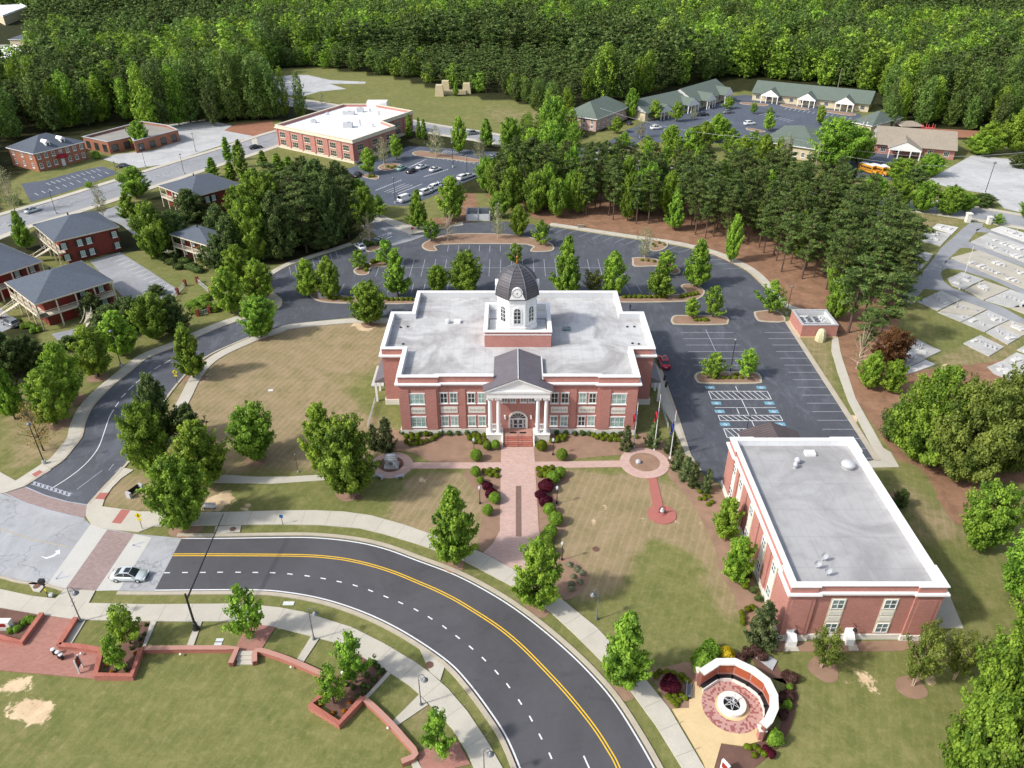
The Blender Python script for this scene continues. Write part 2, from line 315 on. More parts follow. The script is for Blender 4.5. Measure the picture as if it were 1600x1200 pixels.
def copytree(o, loc, rz=0.0, scale=(1, 1, 1), label=None, group=None, cat=None, mat=None):
    r = o.copy(); COL.objects.link(r); r.location = loc; r.rotation_euler = (0, 0, rz); r.scale = scale
    if label: r['label'] = label
    if cat: r['category'] = cat
    if group: r['group'] = group
    elif 'group' in r.keys(): del r['group']
    for ch in o.children:
        c = ch.copy(); COL.objects.link(c); c.parent = r
        if mat and ch.name.split('.')[0] in mat:
            c.material_slots[0].link = 'OBJECT'; c.material_slots[0].material = M[mat[ch.name.split('.')[0]]]
        for g in ch.children:
            d = g.copy(); COL.objects.link(d); d.parent = c
    return r
def spline(pts, n=6, closed=False):
    out = []; N = len(pts)
    rng = range(N if closed else N - 1)
    for i in rng:
        if closed: p0, p1, p2, p3 = pts[i - 1], pts[i], pts[(i + 1) % N], pts[(i + 2) % N]
        else: p1, p2 = pts[i], pts[i + 1]; p0 = pts[i - 1] if i else (2 * p1[0] - p2[0], 2 * p1[1] - p2[1]); p3 = pts[i + 2] if i + 2 < N else (2 * p2[0] - p1[0], 2 * p2[1] - p1[1])
        for k in range(n):
            t = k / n
            out.append(tuple(.5 * (2 * p1[j] + (p2[j] - p0[j]) * t + (2 * p0[j] - 5 * p1[j] + 4 * p2[j] - p3[j]) * t * t + (3 * p1[j] - p0[j] - 3 * p2[j] + p3[j]) * t ** 3) for j in (0, 1)))
    if not closed: out.append(tuple(pts[-1]))
    return out
def GG(pts, z=0.0): return [G(x, y, z) for x, y in pts]
def offset(pts, d, closed=False):
    out = []; N = len(pts)
    for i in range(N):
        a = pts[i - 1] if (i or closed) else pts[i]; b = pts[(i + 1) % N] if (i < N - 1 or closed) else pts[i]
        tx, ty = b[0] - a[0], b[1] - a[1]; l = math.hypot(tx, ty) or 1
        out.append((pts[i][0] - ty / l * d, pts[i][1] + tx / l * d))
    return out
def inset(pts, d):
    area = sum(a[0] * b[1] - b[0] * a[1] for a, b in zip(pts, pts[1:] + pts[:1]))
    return offset(pts, d if area > 0 else -d, True)
def stripto(mb, pts, d0, d1, z0, z1):       # a raised (or flat if z0==z1) ribbon between offsets d0 and d1 of a world polyline
    a, b = offset(pts, d0), offset(pts, d1); n = len(pts); vs = [(x, y, z1) for x, y in a] + [(x, y, z1) for x, y in b]
    up = d1 > d0
    fs = [((i, i + 1, n + i + 1, n + i) if up else (i, n + i, n + i + 1, i + 1)) for i in range(n - 1)]
    mb.add(vs, fs)
    if z1 > z0:
        for e in (a, b): mb.add([(x, y, z0) for x, y in e] + [(x, y, z1) for x, y in e], [(i, i + 1, n + i + 1, n + i) for i in range(n - 1)])
# ------------------------------------------------------------------ ground sheet with painted cover types
def inpoly(px, py, poly):
    ins = np.zeros(px.shape, bool); n = len(poly)
    for i in range(n):
        x1, y1 = poly[i]; x2, y2 = poly[(i + 1) % n]
        if y1 == y2: continue
        c = ((y1 > py) != (y2 > py)) & (px < (x2 - x1) * (py - y1) / (y2 - y1) + x1); ins ^= c
    return ins
def axis(a, b, fine, lo, hi):
    out = [a]; x = a
    while x < b:
        d = fine if lo <= x <= hi else fine + .045 * max(lo - x, x - hi); x += min(d, 60); out.append(x)
    return np.array(out)
gx = axis(-1500, 1500, .9, -80, 95); gy = axis(18, 2600, .9, 18, 190)
XX, YY = np.meshgrid(gx, gy)
D = YY * cp + CAMZ * sp; U = YY * sp - CAMZ * cp
PXX = 800 + FPX * XX / D; PYY = 600 - FPX * U / D
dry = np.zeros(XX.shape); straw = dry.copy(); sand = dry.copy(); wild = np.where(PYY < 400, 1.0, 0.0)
def paintp(arr, poly, val): arr[inpoly(PXX, PYY, poly)] = val
GREEN = [  # lawns inside the wild zone and lawns in general
 [(-80, 400), (-80, 1300), (1700, 1300), (1700, 330), (1200, 330), (1000, 300), (700, 300), (560, 330), (430, 420), (330, 380), (140, 400)],
 [(405, 150), (430, 108), (520, 108), (620, 122), (720, 150), (860, 165), (860, 200), (800, 235), (600, 180), (520, 170)],
 [(0, 345), (0, 290), (130, 230), (250, 190), (430, 188), (560, 230), (560, 262), (330, 290), (140, 330), (0, 380)],
 [(880, 230), (980, 190), (1160, 140), (1380, 165), (1380, 230), (1500, 215), (1610, 235), (1610, 400), (1250, 300), (1000, 270)],
 [(1020, 195), (1160, 140), (1370, 160), (1370, 210), (1100, 240)]]
for p in GREEN: paintp(wild, p, 0)
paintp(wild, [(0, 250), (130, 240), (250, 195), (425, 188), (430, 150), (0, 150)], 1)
for p in [[(280, 540), (400, 505), (620, 495), (625, 690), (590, 735), (340, 742), (230, 740), (260, 640)]]: paintp(dry, p, .8)
for p in [[(640, 740), (782, 735), (780, 860), (700, 850), (600, 810)], [(880, 735), (970, 735), (1060, 760), (1120, 800), (1150, 900), (1060, 850), (1010, 830), (980, 900), (900, 940), (870, 850)], [(130, 735), (330, 755), (380, 800), (240, 800), (150, 790)]]: paintp(dry, p, 1)
paintp(dry, [(1120, 880), (1180, 960), (1140, 980), (1090, 900)], .8)
paintp(dry, [(740, 160), (850, 170), (850, 190), (770, 195)], .5)
for p in [[(0, 600), (130, 600), (110, 720), (0, 740)], [(1370, 730), (1480, 790), (1600, 800), (1600, 830), (1440, 860)], [(1250, 505), (1300, 530), (1310, 640), (1370, 725), (1300, 640), (1240, 520)], [(480, 590), (620, 560), (625, 650)], [(1380, 320), (1530, 345), (1440, 360)], [(1290, 820), (1400, 860), (1300, 900)], [(1310, 1030), (1345, 1035), (1380, 1080), (1330, 1070)]]: paintp(dry, p, .6)
paintp(dry, [(1450, 560), (1600, 500), (1600, 620), (1480, 620)], .55); paintp(dry, [(0, 1060), (110, 1080), (110, 1190), (0, 1200)], .35); paintp(dry, [(620, 1060), (720, 1120), (700, 1160), (620, 1130)], .6)
paintp(dry, [(540, 600), (600, 575), (622, 610), (622, 680), (560, 640)], .2)
paintp(dry, [(380, 765), (560, 765), (560, 800), (390, 800)], .1); paintp(dry, [(920, 735), (970, 735), (985, 755), (950, 770)], .1)
for p in [[(857, 350), (1000, 368), (1080, 385), (1165, 420), (1225, 475), (1300, 520), (1330, 560), (1400, 640), (1420, 600), (1400, 520), (1420, 440), (1330, 380), (1200, 300), (1000, 290), (850, 300), (740, 300)],
          [(1330, 560), (1312, 540), (1330, 610), (1400, 720), (1600, 760), (1600, 560), (1420, 580)], [(1400, 700), (1440, 735), (1500, 830), (1560, 790), (1500, 700)],
          [(430, 415), (550, 380), (560, 350), (440, 360)], [(690, 300), (740, 290), (750, 345), (700, 350)], [(640, 340), (700, 340), (690, 362), (645, 362)]]: paintp(straw, p, 1)
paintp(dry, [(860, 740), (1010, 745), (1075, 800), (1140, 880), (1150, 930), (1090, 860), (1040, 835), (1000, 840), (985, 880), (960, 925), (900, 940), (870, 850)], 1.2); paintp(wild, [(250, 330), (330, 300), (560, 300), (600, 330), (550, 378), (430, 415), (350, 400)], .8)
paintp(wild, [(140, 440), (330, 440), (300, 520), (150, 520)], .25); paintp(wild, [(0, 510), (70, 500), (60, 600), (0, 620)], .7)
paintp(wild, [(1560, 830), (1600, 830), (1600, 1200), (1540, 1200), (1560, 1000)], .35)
for cx, cy, r in [(950, 790, 9), (925, 815, 8), (933, 820, 6), (20, 1075, 14), (48, 1105, 22), (40, 1065, 10), (70, 1125, 14), (10, 1105, 10), (185, 1087, 8), (230, 1090, 3), (330, 790, 12), (170, 745, 9), (355, 775, 12), (380, 790, 10), (1085, 850, 9), (1100, 820, 6), (1318, 1045, 8), (1345, 1060, 14), (1362, 1075, 8), (1452, 1062, 12), (1288, 585, 7), (1240, 500, 6), (1400, 760, 8), (1330, 655, 8), (1000, 812, 7), (1060, 815, 6), (1025, 830, 6), (570, 505, 14), (1258, 1107, 4), (310, 590, 10), (1475, 575, 8), (790, 945, 8), (740, 900, 9), (500, 745, 6), (660, 750, 8), (240, 1080, 3), (505, 1120, 4)]:
    m_ = ((PXX - cx) ** 2 + ((PYY - cy) * 1.6) ** 2) < r * r * 1.7; sand[m_] = .9
def blur(a, k=1):
    for _ in range(k):
        b = a.copy(); b[1:-1, 1:-1] = (a[:-2, 1:-1] + a[2:, 1:-1] + a[1:-1, :-2] + a[1:-1, 2:] + a[1:-1, 1:-1] * 2) / 6; a = b
    return a
dry, straw, sand, wild = blur(dry, 6), blur(straw, 2), blur(sand, 3), blur(wild, 2)
ny, nx = XX.shape
me = bpy.data.meshes.new("ground"); vv = np.stack([XX.ravel(), YY.ravel(), np.zeros(XX.size)], 1)
me.vertices.add(len(vv)); me.vertices.foreach_set('co', vv.ravel())
ii = (np.arange(ny - 1)[:, None] * nx + np.arange(nx - 1)[None, :]).ravel(); fc = np.stack([ii, ii + 1, ii + nx + 1, ii + nx], 1)
me.loops.add(fc.size); me.loops.foreach_set('vertex_index', fc.ravel()); me.polygons.add(len(fc)); me.polygons.foreach_set('loop_start', np.arange(len(fc)) * 4); me.polygons.foreach_set('loop_total', np.full(len(fc), 4)); me.update()
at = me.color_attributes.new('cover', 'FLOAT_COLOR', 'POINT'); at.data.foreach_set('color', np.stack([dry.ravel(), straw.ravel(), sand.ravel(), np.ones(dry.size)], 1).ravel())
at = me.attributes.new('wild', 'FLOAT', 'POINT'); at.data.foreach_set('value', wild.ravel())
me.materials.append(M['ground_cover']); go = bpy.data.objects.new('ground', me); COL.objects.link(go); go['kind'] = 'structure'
# ------------------------------------------------------------------ sheets, lowest first
def sheet(name, polys, z, mat, smooth=False):
    mb = MB()
    for p in polys:
        q = GG(spline(p, 5, True) if smooth else p); mb.poly(q, z)
    return mb.build(name, mat, kind='structure')
def slabs(name, polys, z, mat, smooth=False):
    mb = MB()
    for p in polys: mb.slab(GG(spline(p, 5, True) if smooth else p), 0, z)
    return mb.build(name, mat, kind='structure')
def ribbon(name, px, d0, d1, z0, z1, mat, n=6):
    mb = MB(); stripto(mb, GG(spline(px, n)), d0, d1, z0, z1); return mb.build(name, mat, kind='structure')
NORTH = [(275, 841), (350, 841), (420, 840), (487, 840), (550, 846), (600, 857), (650, 875), (715, 900), (775, 932), (825, 966), (875, 1007), (920, 1050), (960, 1097), (1000, 1160), (1030, 1215), (1056, 1270)]
SOUTH = [(186, 922), (240, 922.5), (300, 922), (400, 922), (450, 926), (500, 935), (550, 950), (600, 971), (650, 999), (700, 1034), (730, 1065), (762, 1107), (790, 1150), (812, 1200), (838, 1270)]
YEL = [(267, 867), (350, 867), (470, 868), (520, 871.5), (552, 876.5), (585, 884.5), (620, 896), (650, 908.5), (675, 919), (700, 931), (725, 945), (775, 977), (812, 1007), (850, 1045), (887, 1085), (925, 1132), (950, 1170), (966, 1200), (992, 1270)]
Nw, Sw = GG(spline(NORTH)), GG(spline(SOUTH))
mb = MB(); mb.poly(offset(Nw, .25) + offset(Sw, -.25)[::-1], .012); mb.build('road', 'asphalt_new', kind='structure')
sheet('old_road', [[(-90, 765), (0, 770), (37, 785), (75, 797), (132, 811), (143, 821), (210, 834), (284, 841), (241, 924), (186, 923), (102, 920), (75, 912), (32, 907), (0, 899), (-90, 885)]], .02, 'asphalt_old')
sheet('brick_crossing', [[(167.5, 828), (210, 834.5), (150, 923.5), (102.5, 920)]], .03, 'paver_road')
sheet('crossing_band', [[(141, 820), (167.5, 828), (102.5, 920), (75, 912)], [(210, 834.5), (237, 840), (186, 922.5), (150, 923.5)]], .03, 'concrete_white')
# side drive and car park
DL = [(40, 760), (75, 737), (100, 720), (117, 700), (130, 682), (135, 660), (147, 635), (170, 610), (200, 585), (232, 560), (272, 544), (312, 526), (348, 511), (380, 500)]
DR = [(136, 789), (145, 779), (162, 760), (190, 732), (215, 700), (235, 665), (253, 630), (278, 597), (300, 574), (331, 552), (388, 527)]
sheet('side_drive', [[(37, 785)] + [(7, 771)] + spline(DL, 4) + spline(DR, 4)[::-1] + [(132, 811), (75, 797)]], .016, 'asphalt_drive')
sheet('brick_crosswalk', [[(7, 771), (40, 761), (70, 774), (105, 784), (136.5, 789), (132, 811), (75, 797), (37, 785)]], .034, 'paver_road')
LOT = [(378, 501), (400, 494), (425, 486), (436, 478), (428, 462), (424, 440), (426, 428), (452, 416), (480, 407), (520, 394), (553, 384), (566, 372), (600, 370), (640, 366), (680, 357), (723, 348), (790, 346), (857, 354), (885, 358), (942, 367), (995, 375), (1044, 382), (1075, 388), (1112, 398), (1140, 410), (1168, 425), (1191, 447), (1206, 468), (1216, 486), (1226, 503), (1296, 611), (1367, 720), (1352, 723), (1125, 757), (1090, 735), (1075, 712), (1052, 640), (1030, 577), (1020, 545), (1005, 497), (615, 496), (547, 496), (455, 506), (430, 513), (388, 528)]
sheet('car_park', [LOT], .022, 'asphalt_lot')
ENT = [(556, 345), (560, 338), (580, 336), (600, 344), (625, 357), (645, 368), (668, 367), (640, 377), (612, 384), (600, 374), (575, 360)]
sheet('entrance_road', [ENT], .026, 'asphalt_mid')
# far roads and lots
mb = MB()
RA = GG(spline([(-120, 398), (0, 352), (100, 322), (200, 290), (300, 258), (380, 233), (440, 213), (500, 197), (560, 182)], 5)); RB = GG(spline([(330, 145), (400, 153), (480, 163), (560, 178), (650, 197), (780, 218), (900, 240), (1000, 262), (1150, 285), (1330, 307), (1430, 320), (1520, 333), (1620, 350), (1760, 372)], 5))
stripto(mb, RA, -7, 7, 0, 0.014); stripto(mb, RB, -5, 5, 0, .018); mb.build('far_road', 'asphalt_mid', kind='structure')
mb = MB(); stripto(mb, RA, 7.2, 9.5, 0, .12); stripto(mb, RA, -9.8, -7.2, 0, .12); stripto(mb, RB, 5.2, 7.2, 0, .12); stripto(mb, RB, -7.2, -5.2, 0, .12); mb.build('far_pavement', 'concrete', kind='structure')
sheet('far_lot', [[(33, 287), (48, 316), (110, 298), (187, 270), (160, 260), (120, 268), (70, 282)], [(540, 265), (600, 243), (640, 228), (700, 232), (782, 238), (756, 253), (750, 275), (690, 300), (640, 322), (590, 320), (572, 290)],
     [(968, 208), (1010, 190), (1070, 170), (1130, 152), (1165, 148), (1250, 162), (1345, 178), (1350, 192), (1310, 212), (1200, 218), (1100, 225), (1010, 222)], [(930, 236), (960, 215), (1000, 218), (985, 240)], [(1345, 235), (1400, 240), (1415, 275), (1400, 282), (1310, 279), (1300, 262)]], .03, 'asphalt_far')
sheet('pale_lot', [[(161, 249), (181, 241), (240, 235), (283, 218), (263, 195), (320, 187), (363, 196), (350, 204), (397, 213), (340, 229), (255, 257), (212, 263)], [(1447, 283), (1518, 243), (1583, 249), (1600, 266), (1700, 330), (1600, 333), (1569, 326), (1547, 303), (1490, 295)],
     [(425, 119), (480, 117), (515, 125), (572, 128), (570, 131), (515, 131), (541, 139), (500, 143), (475, 150), (425, 147)]], .034, 'asphalt_pale')
sheet('house_lot', [[(140, 408), (187, 394), (235, 424), (280, 454), (245, 478), (200, 473), (172, 442)], [(150, 333), (182, 322), (262, 352), (268, 392), (248, 398), (190, 352)], [(0, 480), (28, 508), (0, 520), (-60, 520), (-60, 470)], [(80, 522), (160, 504), (165, 512), (90, 532)]], .03, 'asphalt_mid')
sheet('dirt_lot', [[(348, 204), (365, 194), (425, 188), (430, 203), (397, 213)], [(1380, 200), (1400, 198), (1540, 205), (1530, 215), (1470, 215)]], .03, 'dirt')
ribbon('lot_path', [(396, 214), (400, 232)], -1, 1, 0, .02, 'concrete')
# cemetery lanes
z8 = lambda pts: zm(8, 1400, 330, pts)
sheet('cemetery_lane', [z8([(930, 140), (1090, 150), (1080, 200), (1010, 250), (900, 380), (780, 480), (660, 590), (580, 700), (560, 790), (600, 880), (700, 960), (850, 1010), (1100, 1120), (1330, 1200), (1700, 1400), (1700, 1480), (1200, 1290), (980, 1200), (780, 1090), (600, 1010), (520, 990), (350, 970), (280, 1050), (200, 1160), (40, 1080), (160, 950), (300, 800), (400, 680), (470, 590), (560, 460), (700, 340), (830, 220)]),
    z8([(1000, 230), (1100, 200), (1180, 235), (1600, 390), (1700, 420), (1700, 490), (1600, 440), (1160, 270), (1010, 260)]), z8([(800, 460), (900, 380), (950, 395), (1600, 650), (1700, 690), (1700, 750), (1600, 700), (1020, 490), (920, 460)]), z8([(620, 620), (700, 595), (1000, 700), (1600, 980), (1700, 1020), (1700, 1110), (1600, 1040), (1200, 860), (820, 740), (640, 715), (570, 745)])], .02, 'asphalt_mid')
# pavements
slabs('pavement', [
  [(-90, 735), (0, 738), (25, 752), (60, 736), (75, 731), (80, 735), (40, 760), (7, 771), (-90, 765)],
  [(134, 806), (136.5, 789), (146, 778), (165, 758), (190, 731), (209, 735), (190, 748), (176, 762), (165, 777), (160, 792), (217, 800), (350, 801), (437, 798.5), (487, 798), (537, 800), (580, 806), (630, 820), (670, 834), (712, 849), (755, 865), (800, 889), (845, 915), (875, 935), (932, 981), (1007, 1060), (1045, 1107), (1100, 1200), (1140, 1275), (1100, 1275), (1065, 1200), (1025, 1135), (982, 1076), (900, 994), (860, 957), (797, 915), (725, 877), (685, 862), (650, 850), (600, 835), (562, 826), (500, 821), (437, 820), (350, 821), (240, 823), (217, 832), (167, 827), (143, 821)],
  [(-90, 905), (0, 921), (50, 932), (87, 936), (102, 921), (149, 924), (139, 943), (225, 945), (360, 944), (400, 946), (437, 950), (475, 957), (512, 969), (550, 981), (600, 1006), (650, 1036), (672, 1052), (700, 1077), (730, 1112), (760, 1157), (785, 1200), (815, 1275), (770, 1275), (740, 1200), (730, 1177), (707, 1140), (677, 1107), (657, 1087), (640, 1072), (606, 1050), (532, 1007), (492, 996), (427, 980), (365, 971), (300, 972), (212, 971), (122, 969), (62, 961), (0, 950), (-90, 935)],
  [(122, 969), (134, 970.5), (109, 1012), (97, 1011)], [(236, 971.5), (245, 971.7), (226, 1015), (222, 1015)], [(307, 971.7), (316, 971.7), (301, 1015), (290, 1015)], [(487, 994), (499, 998), (472, 1039), (461, 1036)], [(606, 1050), (611, 1053), (572, 1095), (569, 1091)], [(655, 1086), (669, 1102), (620, 1135), (612, 1129)], [(641, 1190), (650, 1185), (672, 1225), (655, 1225)],
  [(656, 1015), (672, 1051), (688, 1064), (697, 1036), (693, 1032)], [(337, 823), (360, 822), (377, 822), (375, 832), (335, 835)], [(45, 912), (60, 909), (72, 914), (62, 926), (52, 924)]], .13, 'concrete')
for nm, px, a, b in (('drive_pavement', DL, .45, 2.5), ('lawn_pavement', [(240, 700), (258, 662), (278, 625), (300, 585), (331, 556), (388, 529), (430, 514.5), (455, 507), (547, 498), (615, 498)], -2.2, -.1)): ribbon(nm, px, a, b, 0, .12, 'concrete')
EDGE = [(857, 353), (885, 357), (942, 366), (995, 374), (1044, 381), (1075, 387), (1112, 397), (1140, 409), (1168, 424), (1191, 446), (1208, 468), (1222, 480), (1240, 487), (1262, 492)]
ribbon('grove_pavement', EDGE, .5, 2.4, 0, .12, 'concrete')
ribbon('west_pavement', [(424, 432), (452, 416), (480, 406.5), (520, 393.5), (553, 383)], .3, 2.0, 0, .12, 'concrete')
slabs('drive_bulb', [[(412, 462), (419, 459), (430, 459), (441, 468), (441, 477), (434, 484), (420, 487), (380, 500), (378, 495), (410, 480), (416, 472)]], .12, 'kerb_concrete')
slabs('lawn_path', [[(328, 742), (350, 742), (400, 745), (450, 745), (500, 742), (560, 738), (590, 735), (590, 744), (560, 747), (500, 751), (425, 756), (350, 755), (328, 754)]], .05, 'concrete')
slabs('grove_path', [[(1288, 506), (1300, 512), (1308, 520), (1313, 549), (1316, 560), (1337, 623), (1380, 700), (1392, 707), (1405, 730), (1362, 731), (1352, 722), (1372, 718), (1325, 627), (1309, 583), (1299, 549), (1300, 527)]], .06, 'concrete')
slabs('back_path', [[(560, 338), (590, 333), (610, 342), (640, 352), (690, 356), (723, 347), (724, 352), (680, 359), (640, 367), (600, 347)]], .12, 'concrete')
# kerbs
mb = MB()
stripto(mb, Nw, .3, .85, 0, .15); stripto(mb, Sw, -.85, -.3, 0, .15)
for px, d in ((DL, 1), (DR, -1), (EDGE[:-2], 1)): stripto(mb, GG(spline(px, 4)), *((.05, .45) if d > 0 else (-.45, -.05)), 0, .15)
stripto(mb, GG([(1224, 502), (1296, 612), (1366, 720)]), -.9, -.1, 0, .15) if False else stripto(mb, GG([(1366, 720), (1296, 611), (1226, 503)]), -.95, -.02, 0, .15)
stripto(mb, GG([(1030, 577), (1052, 640), (1075, 712), (1092, 737)]), .02, .5, 0, .15)
stripto(mb, GG(spline([(-90, 886), (0, 900), (32, 908), (75, 913), (102, 921)], 4)), -.4, -.02, 0, .13)
for r_, s_ in ((RA, 7), (RB, 5)): stripto(mb, r_, s_, s_ + .3, 0, .14); stripto(mb, r_, -s_ - .3, -s_, 0, .14)
mb.build('kerb', 'kerb_concrete', kind='structure')
# ramp beside the courthouse
slabs('entrance_ramp', [[(1022, 566), (1031, 577), (1053, 640), (1076, 712), (1072, 712), (1052, 665), (1037, 640), (1026, 606), (1017, 606), (1021, 576)]], .1, 'concrete')
# paved places
slabs('plaza', [[(783, 699), (834.5, 699), (842, 830), (850, 850), (870, 934), (845, 914), (800, 888), (755, 864), (770, 850), (781, 830)]], .08, 'paver_pink')
slabs('side_path', [[(640, 723), (783.5, 723), (783.5, 732.5), (640, 732.5)], [(834, 722), (972, 720), (972, 730), (834, 732)]], .075, 'paver_pink')
sheet('plaza_grate', [[(806, 760), (814.5, 760), (815, 839), (806, 839)]], .09, 'gravel_brown')
def disc(name, cx, cy, rx, z, mat, r0=0, z0=0.0):
    X, Y = G(cx, cy); R = rx * mpp(cx, cy); mb = MB(); n = 48
    ou = [(X + R * math.cos(6.2832 * i / n), Y + R * math.sin(6.2832 * i / n)) for i in range(n)]
    mb.slab(ou, z0, z); return mb.build(name, mat, kind='structure'), (X, Y, R)
_, CE = disc('flag_circle', 1007, 723.5, 38.5, .10, 'paver_pink'); disc('flag_circle_bed', 1007, 722.5, 23.5, .14, 'mulch')
_, CW = disc('monument_circle', 612, 727, 33, .10, 'paver_pink'); disc('monument_bed', 611, 726, 19.5, .14, 'mulch_dark')
_, CB = disc('bell_circle', 1034, 804, 22.5, .11, 'red_concrete')
slabs('red_path', [[(1012.5, 748), (1026, 747), (1037, 795), (1021, 795)]], .09, 'red_concrete')
slabs('red_tactile_pad', [[(149, 780.5), (155, 771), (170, 771), (163, 781.5)], [(175, 817.5), (190, 797), (204, 798.5), (189, 819.5)], [(50, 742), (62, 735.5), (71, 740), (58, 748)]], .14, 'red_concrete')
slabs('brick_patio', [[(66, 962), (122, 969.5), (93, 1011), (160, 1020), (163, 1040), (158, 1061), (147, 1061), (80, 1055), (0, 1048), (-90, 1040), (-90, 990), (0, 1000), (33, 1008)], [(382, 986), (389, 973), (430, 981), (405, 1021), (366, 1017)], [(650, 1177), (677, 1167), (716, 1160), (735, 1195), (700, 1203), (660, 1203)]], .10, 'paver_red')
TANP = [(1050, 1108), (1076.6, 1106.5), (1077, 1090), (1084, 1068), (1096, 1055), (1130, 1050), (1170, 1060), (1200, 1100), (1205, 1135), (1189, 1158), (1160, 1166), (1127, 1161.5), (1116, 1200), (1110, 1225), (1098, 1190)]
slabs('memorial_plaza', [TANP], .07, 'concrete_tan')
_, CM = disc('memorial_mosaic', 1143.5, 1104.5, 46.5, .085, 'paver_mosaic')
disc('fountain_surround', 1143.5, 1104, 26, .10, 'concrete_tan')
slabs('annex_pad', [[(1458, 970), (1470, 925), (1483, 930), (1505, 982), (1457, 983)], [(1226, 1005), (1243, 1005), (1249, 1018), (1226, 1018)], [(1325, 1003), (1336, 1003), (1342, 1017), (1326, 1017)]], .1, 'concrete')
slabs('side_pad', [[(580, 604), (589, 573), (600, 573), (600, 604)]], .2, 'concrete_white')
# planting beds
sheet('mulch_bed', [
  [(626, 672), (783, 672), (783, 722), (680, 722), (655, 712), (632, 705), (600, 704), (590, 690), (600, 676)],
  [(836, 672), (1000, 676), (1035, 690), (1058, 700), (1078, 725), (1095, 745), (1125, 762), (1150, 820), (1175, 900), (1200, 960), (1213, 1001), (1430, 1001), (1430, 1016), (1227, 1018), (1195, 1010), (1173, 991), (1154, 957), (1147, 930), (1125, 895), (1118, 860), (1100, 820), (1083, 790), (1063, 765), (1045, 745), (1035, 712), (970, 711), (892, 718), (879, 722), (836, 722)],
  [(781, 733), (780, 830), (771, 847), (755, 862), (748, 850), (752, 815), (751, 787), (742, 765), (728, 748), (731, 734)],
  [(835, 733), (880, 733), (890, 740), (888, 752), (871, 762), (874, 790), (884, 806), (882, 828), (866, 845), (870, 862), (900, 876), (918, 895), (918, 913), (895, 934), (868, 936), (850, 905), (843, 840)],
  [(1014, 1050), (1050, 1040), (1075, 1035), (1090, 1048), (1078, 1090), (1076.6, 1106), (1048, 1108), (1025, 1070)]], .03, 'mulch', True)
sheet('dark_bed', [[(1127, 1162), (1160, 1167), (1190, 1158), (1215, 1150), (1225, 1110), (1230, 1070), (1215, 1040), (1195, 1022), (1170, 1018), (1180, 1040), (1205, 1060), (1240, 1060), (1248, 1090), (1235, 1140), (1215, 1170), (1180, 1200), (1117, 1200)],
  [(16, 950), (64, 962), (36, 1004), (0, 998), (-60, 985), (-60, 935)], [(186, 1006), (190, 972), (237, 972), (207, 1053), (162, 1053)], [(500, 1083), (566, 1020), (606, 1050), (568, 1091), (533, 1126), (504, 1100)]], .03, 'mulch_dark')
mb = MB()
for cx, cy, rx in [(409, 527, 14), (303, 591, 18), (578, 506, 14), (401, 719, 16), (291, 824, 26), (708, 882, 18), (842, 950, 20), (975, 1072, 26), (390, 998, 9), (687, 1182, 11), (1287, 1046, 23), (1424, 1074, 23), (154, 590, 16), (120, 625, 16), (92, 662, 18), (545, 770, 20), (1403, 778, 14)]:
    X, Y = G(cx, cy); R = rx * mpp(cx, cy); mb.poly([(X + R * (1 + .08 * math.sin(3 * a + cx)) * math.cos(a), Y + R * (1 + .08 * math.cos(2 * a + cy)) * math.sin(a)) for a in [6.2832 * i / 20 for i in range(20)]], .125 if cx in (390, 687) else .035)
mb.build('tree_bed', 'mulch', kind='structure')
# car park islands
ISL = [[(659, 386), (664, 379), (690, 369), (730, 365), (800, 367), (835, 373), (858, 379), (866, 387), (860, 393), (828, 393), (824, 382.5), (690, 382.5), (684, 392), (668, 392)],
  [(552, 424), (560, 417), (580, 412), (605, 405), (604, 417), (580, 419), (576, 429), (560, 430)], [(479, 458), (487, 450), (500, 450), (520, 461), (600, 466), (645, 466), (645, 475), (560, 475), (520, 474), (495, 470)],
  [(968, 464), (1065, 460), (1063, 448), (1072, 444), (1090, 447), (1101, 455), (1098, 463), (1085, 470), (1065, 472), (968, 473)], [(988, 407), (990, 403), (1020, 404), (1050, 414), (1062, 421), (1062, 427), (1050, 429), (1035, 417), (992, 417)],
  [(1015, 391), (1020, 376), (1044, 382), (1033, 392)], [(1048, 500), (1053, 494), (1070, 493), (1125, 494), (1138, 498), (1138, 504), (1130, 508), (1060, 508), (1050, 505)],
  [(1084.7, 588), (1092, 582), (1110, 581), (1175, 582), (1188, 587), (1190, 595), (1182, 600), (1100, 600), (1088, 596)], [(1178, 490), (1182, 487), (1215, 486), (1227, 503), (1190, 503), (1181, 498)], [(566, 376), (572, 373), (588, 379), (598, 385), (588, 392), (572, 393)],
  [(644, 241), (655, 236), (690, 240), (750, 250), (740, 254), (700, 249), (665, 246)], [(590, 262), (605, 255), (628, 258), (615, 265), (600, 267)], [(565, 276), (575, 272), (592, 275), (588, 281)],
  [(1022, 180), (1060, 178), (1062, 181), (1030, 184)], [(1168, 200), (1195, 205), (1190, 207), (1168, 203)], [(950, 232), (965, 228), (990, 230), (985, 235), (962, 237)], [(1063, 228), (1080, 218), (1085, 220), (1083, 229)], [(1225, 163), (1262, 170), (1258, 172), (1222, 166)], [(1290, 172), (1335, 178), (1330, 181), (1288, 175)], [(1160, 160), (1198, 163), (1195, 166), (1160, 163)]]
k1, k2 = MB(), MB()
for p in ISL:
    q = GG(spline(p, 3, True)); k1.slab(q, 0, .15); q2 = inset(q, .42); k2.poly(q2, .165)
k1.build('island_kerb', 'kerb_concrete', kind='structure'); k2.build('island_bed', 'mulch', kind='structure')
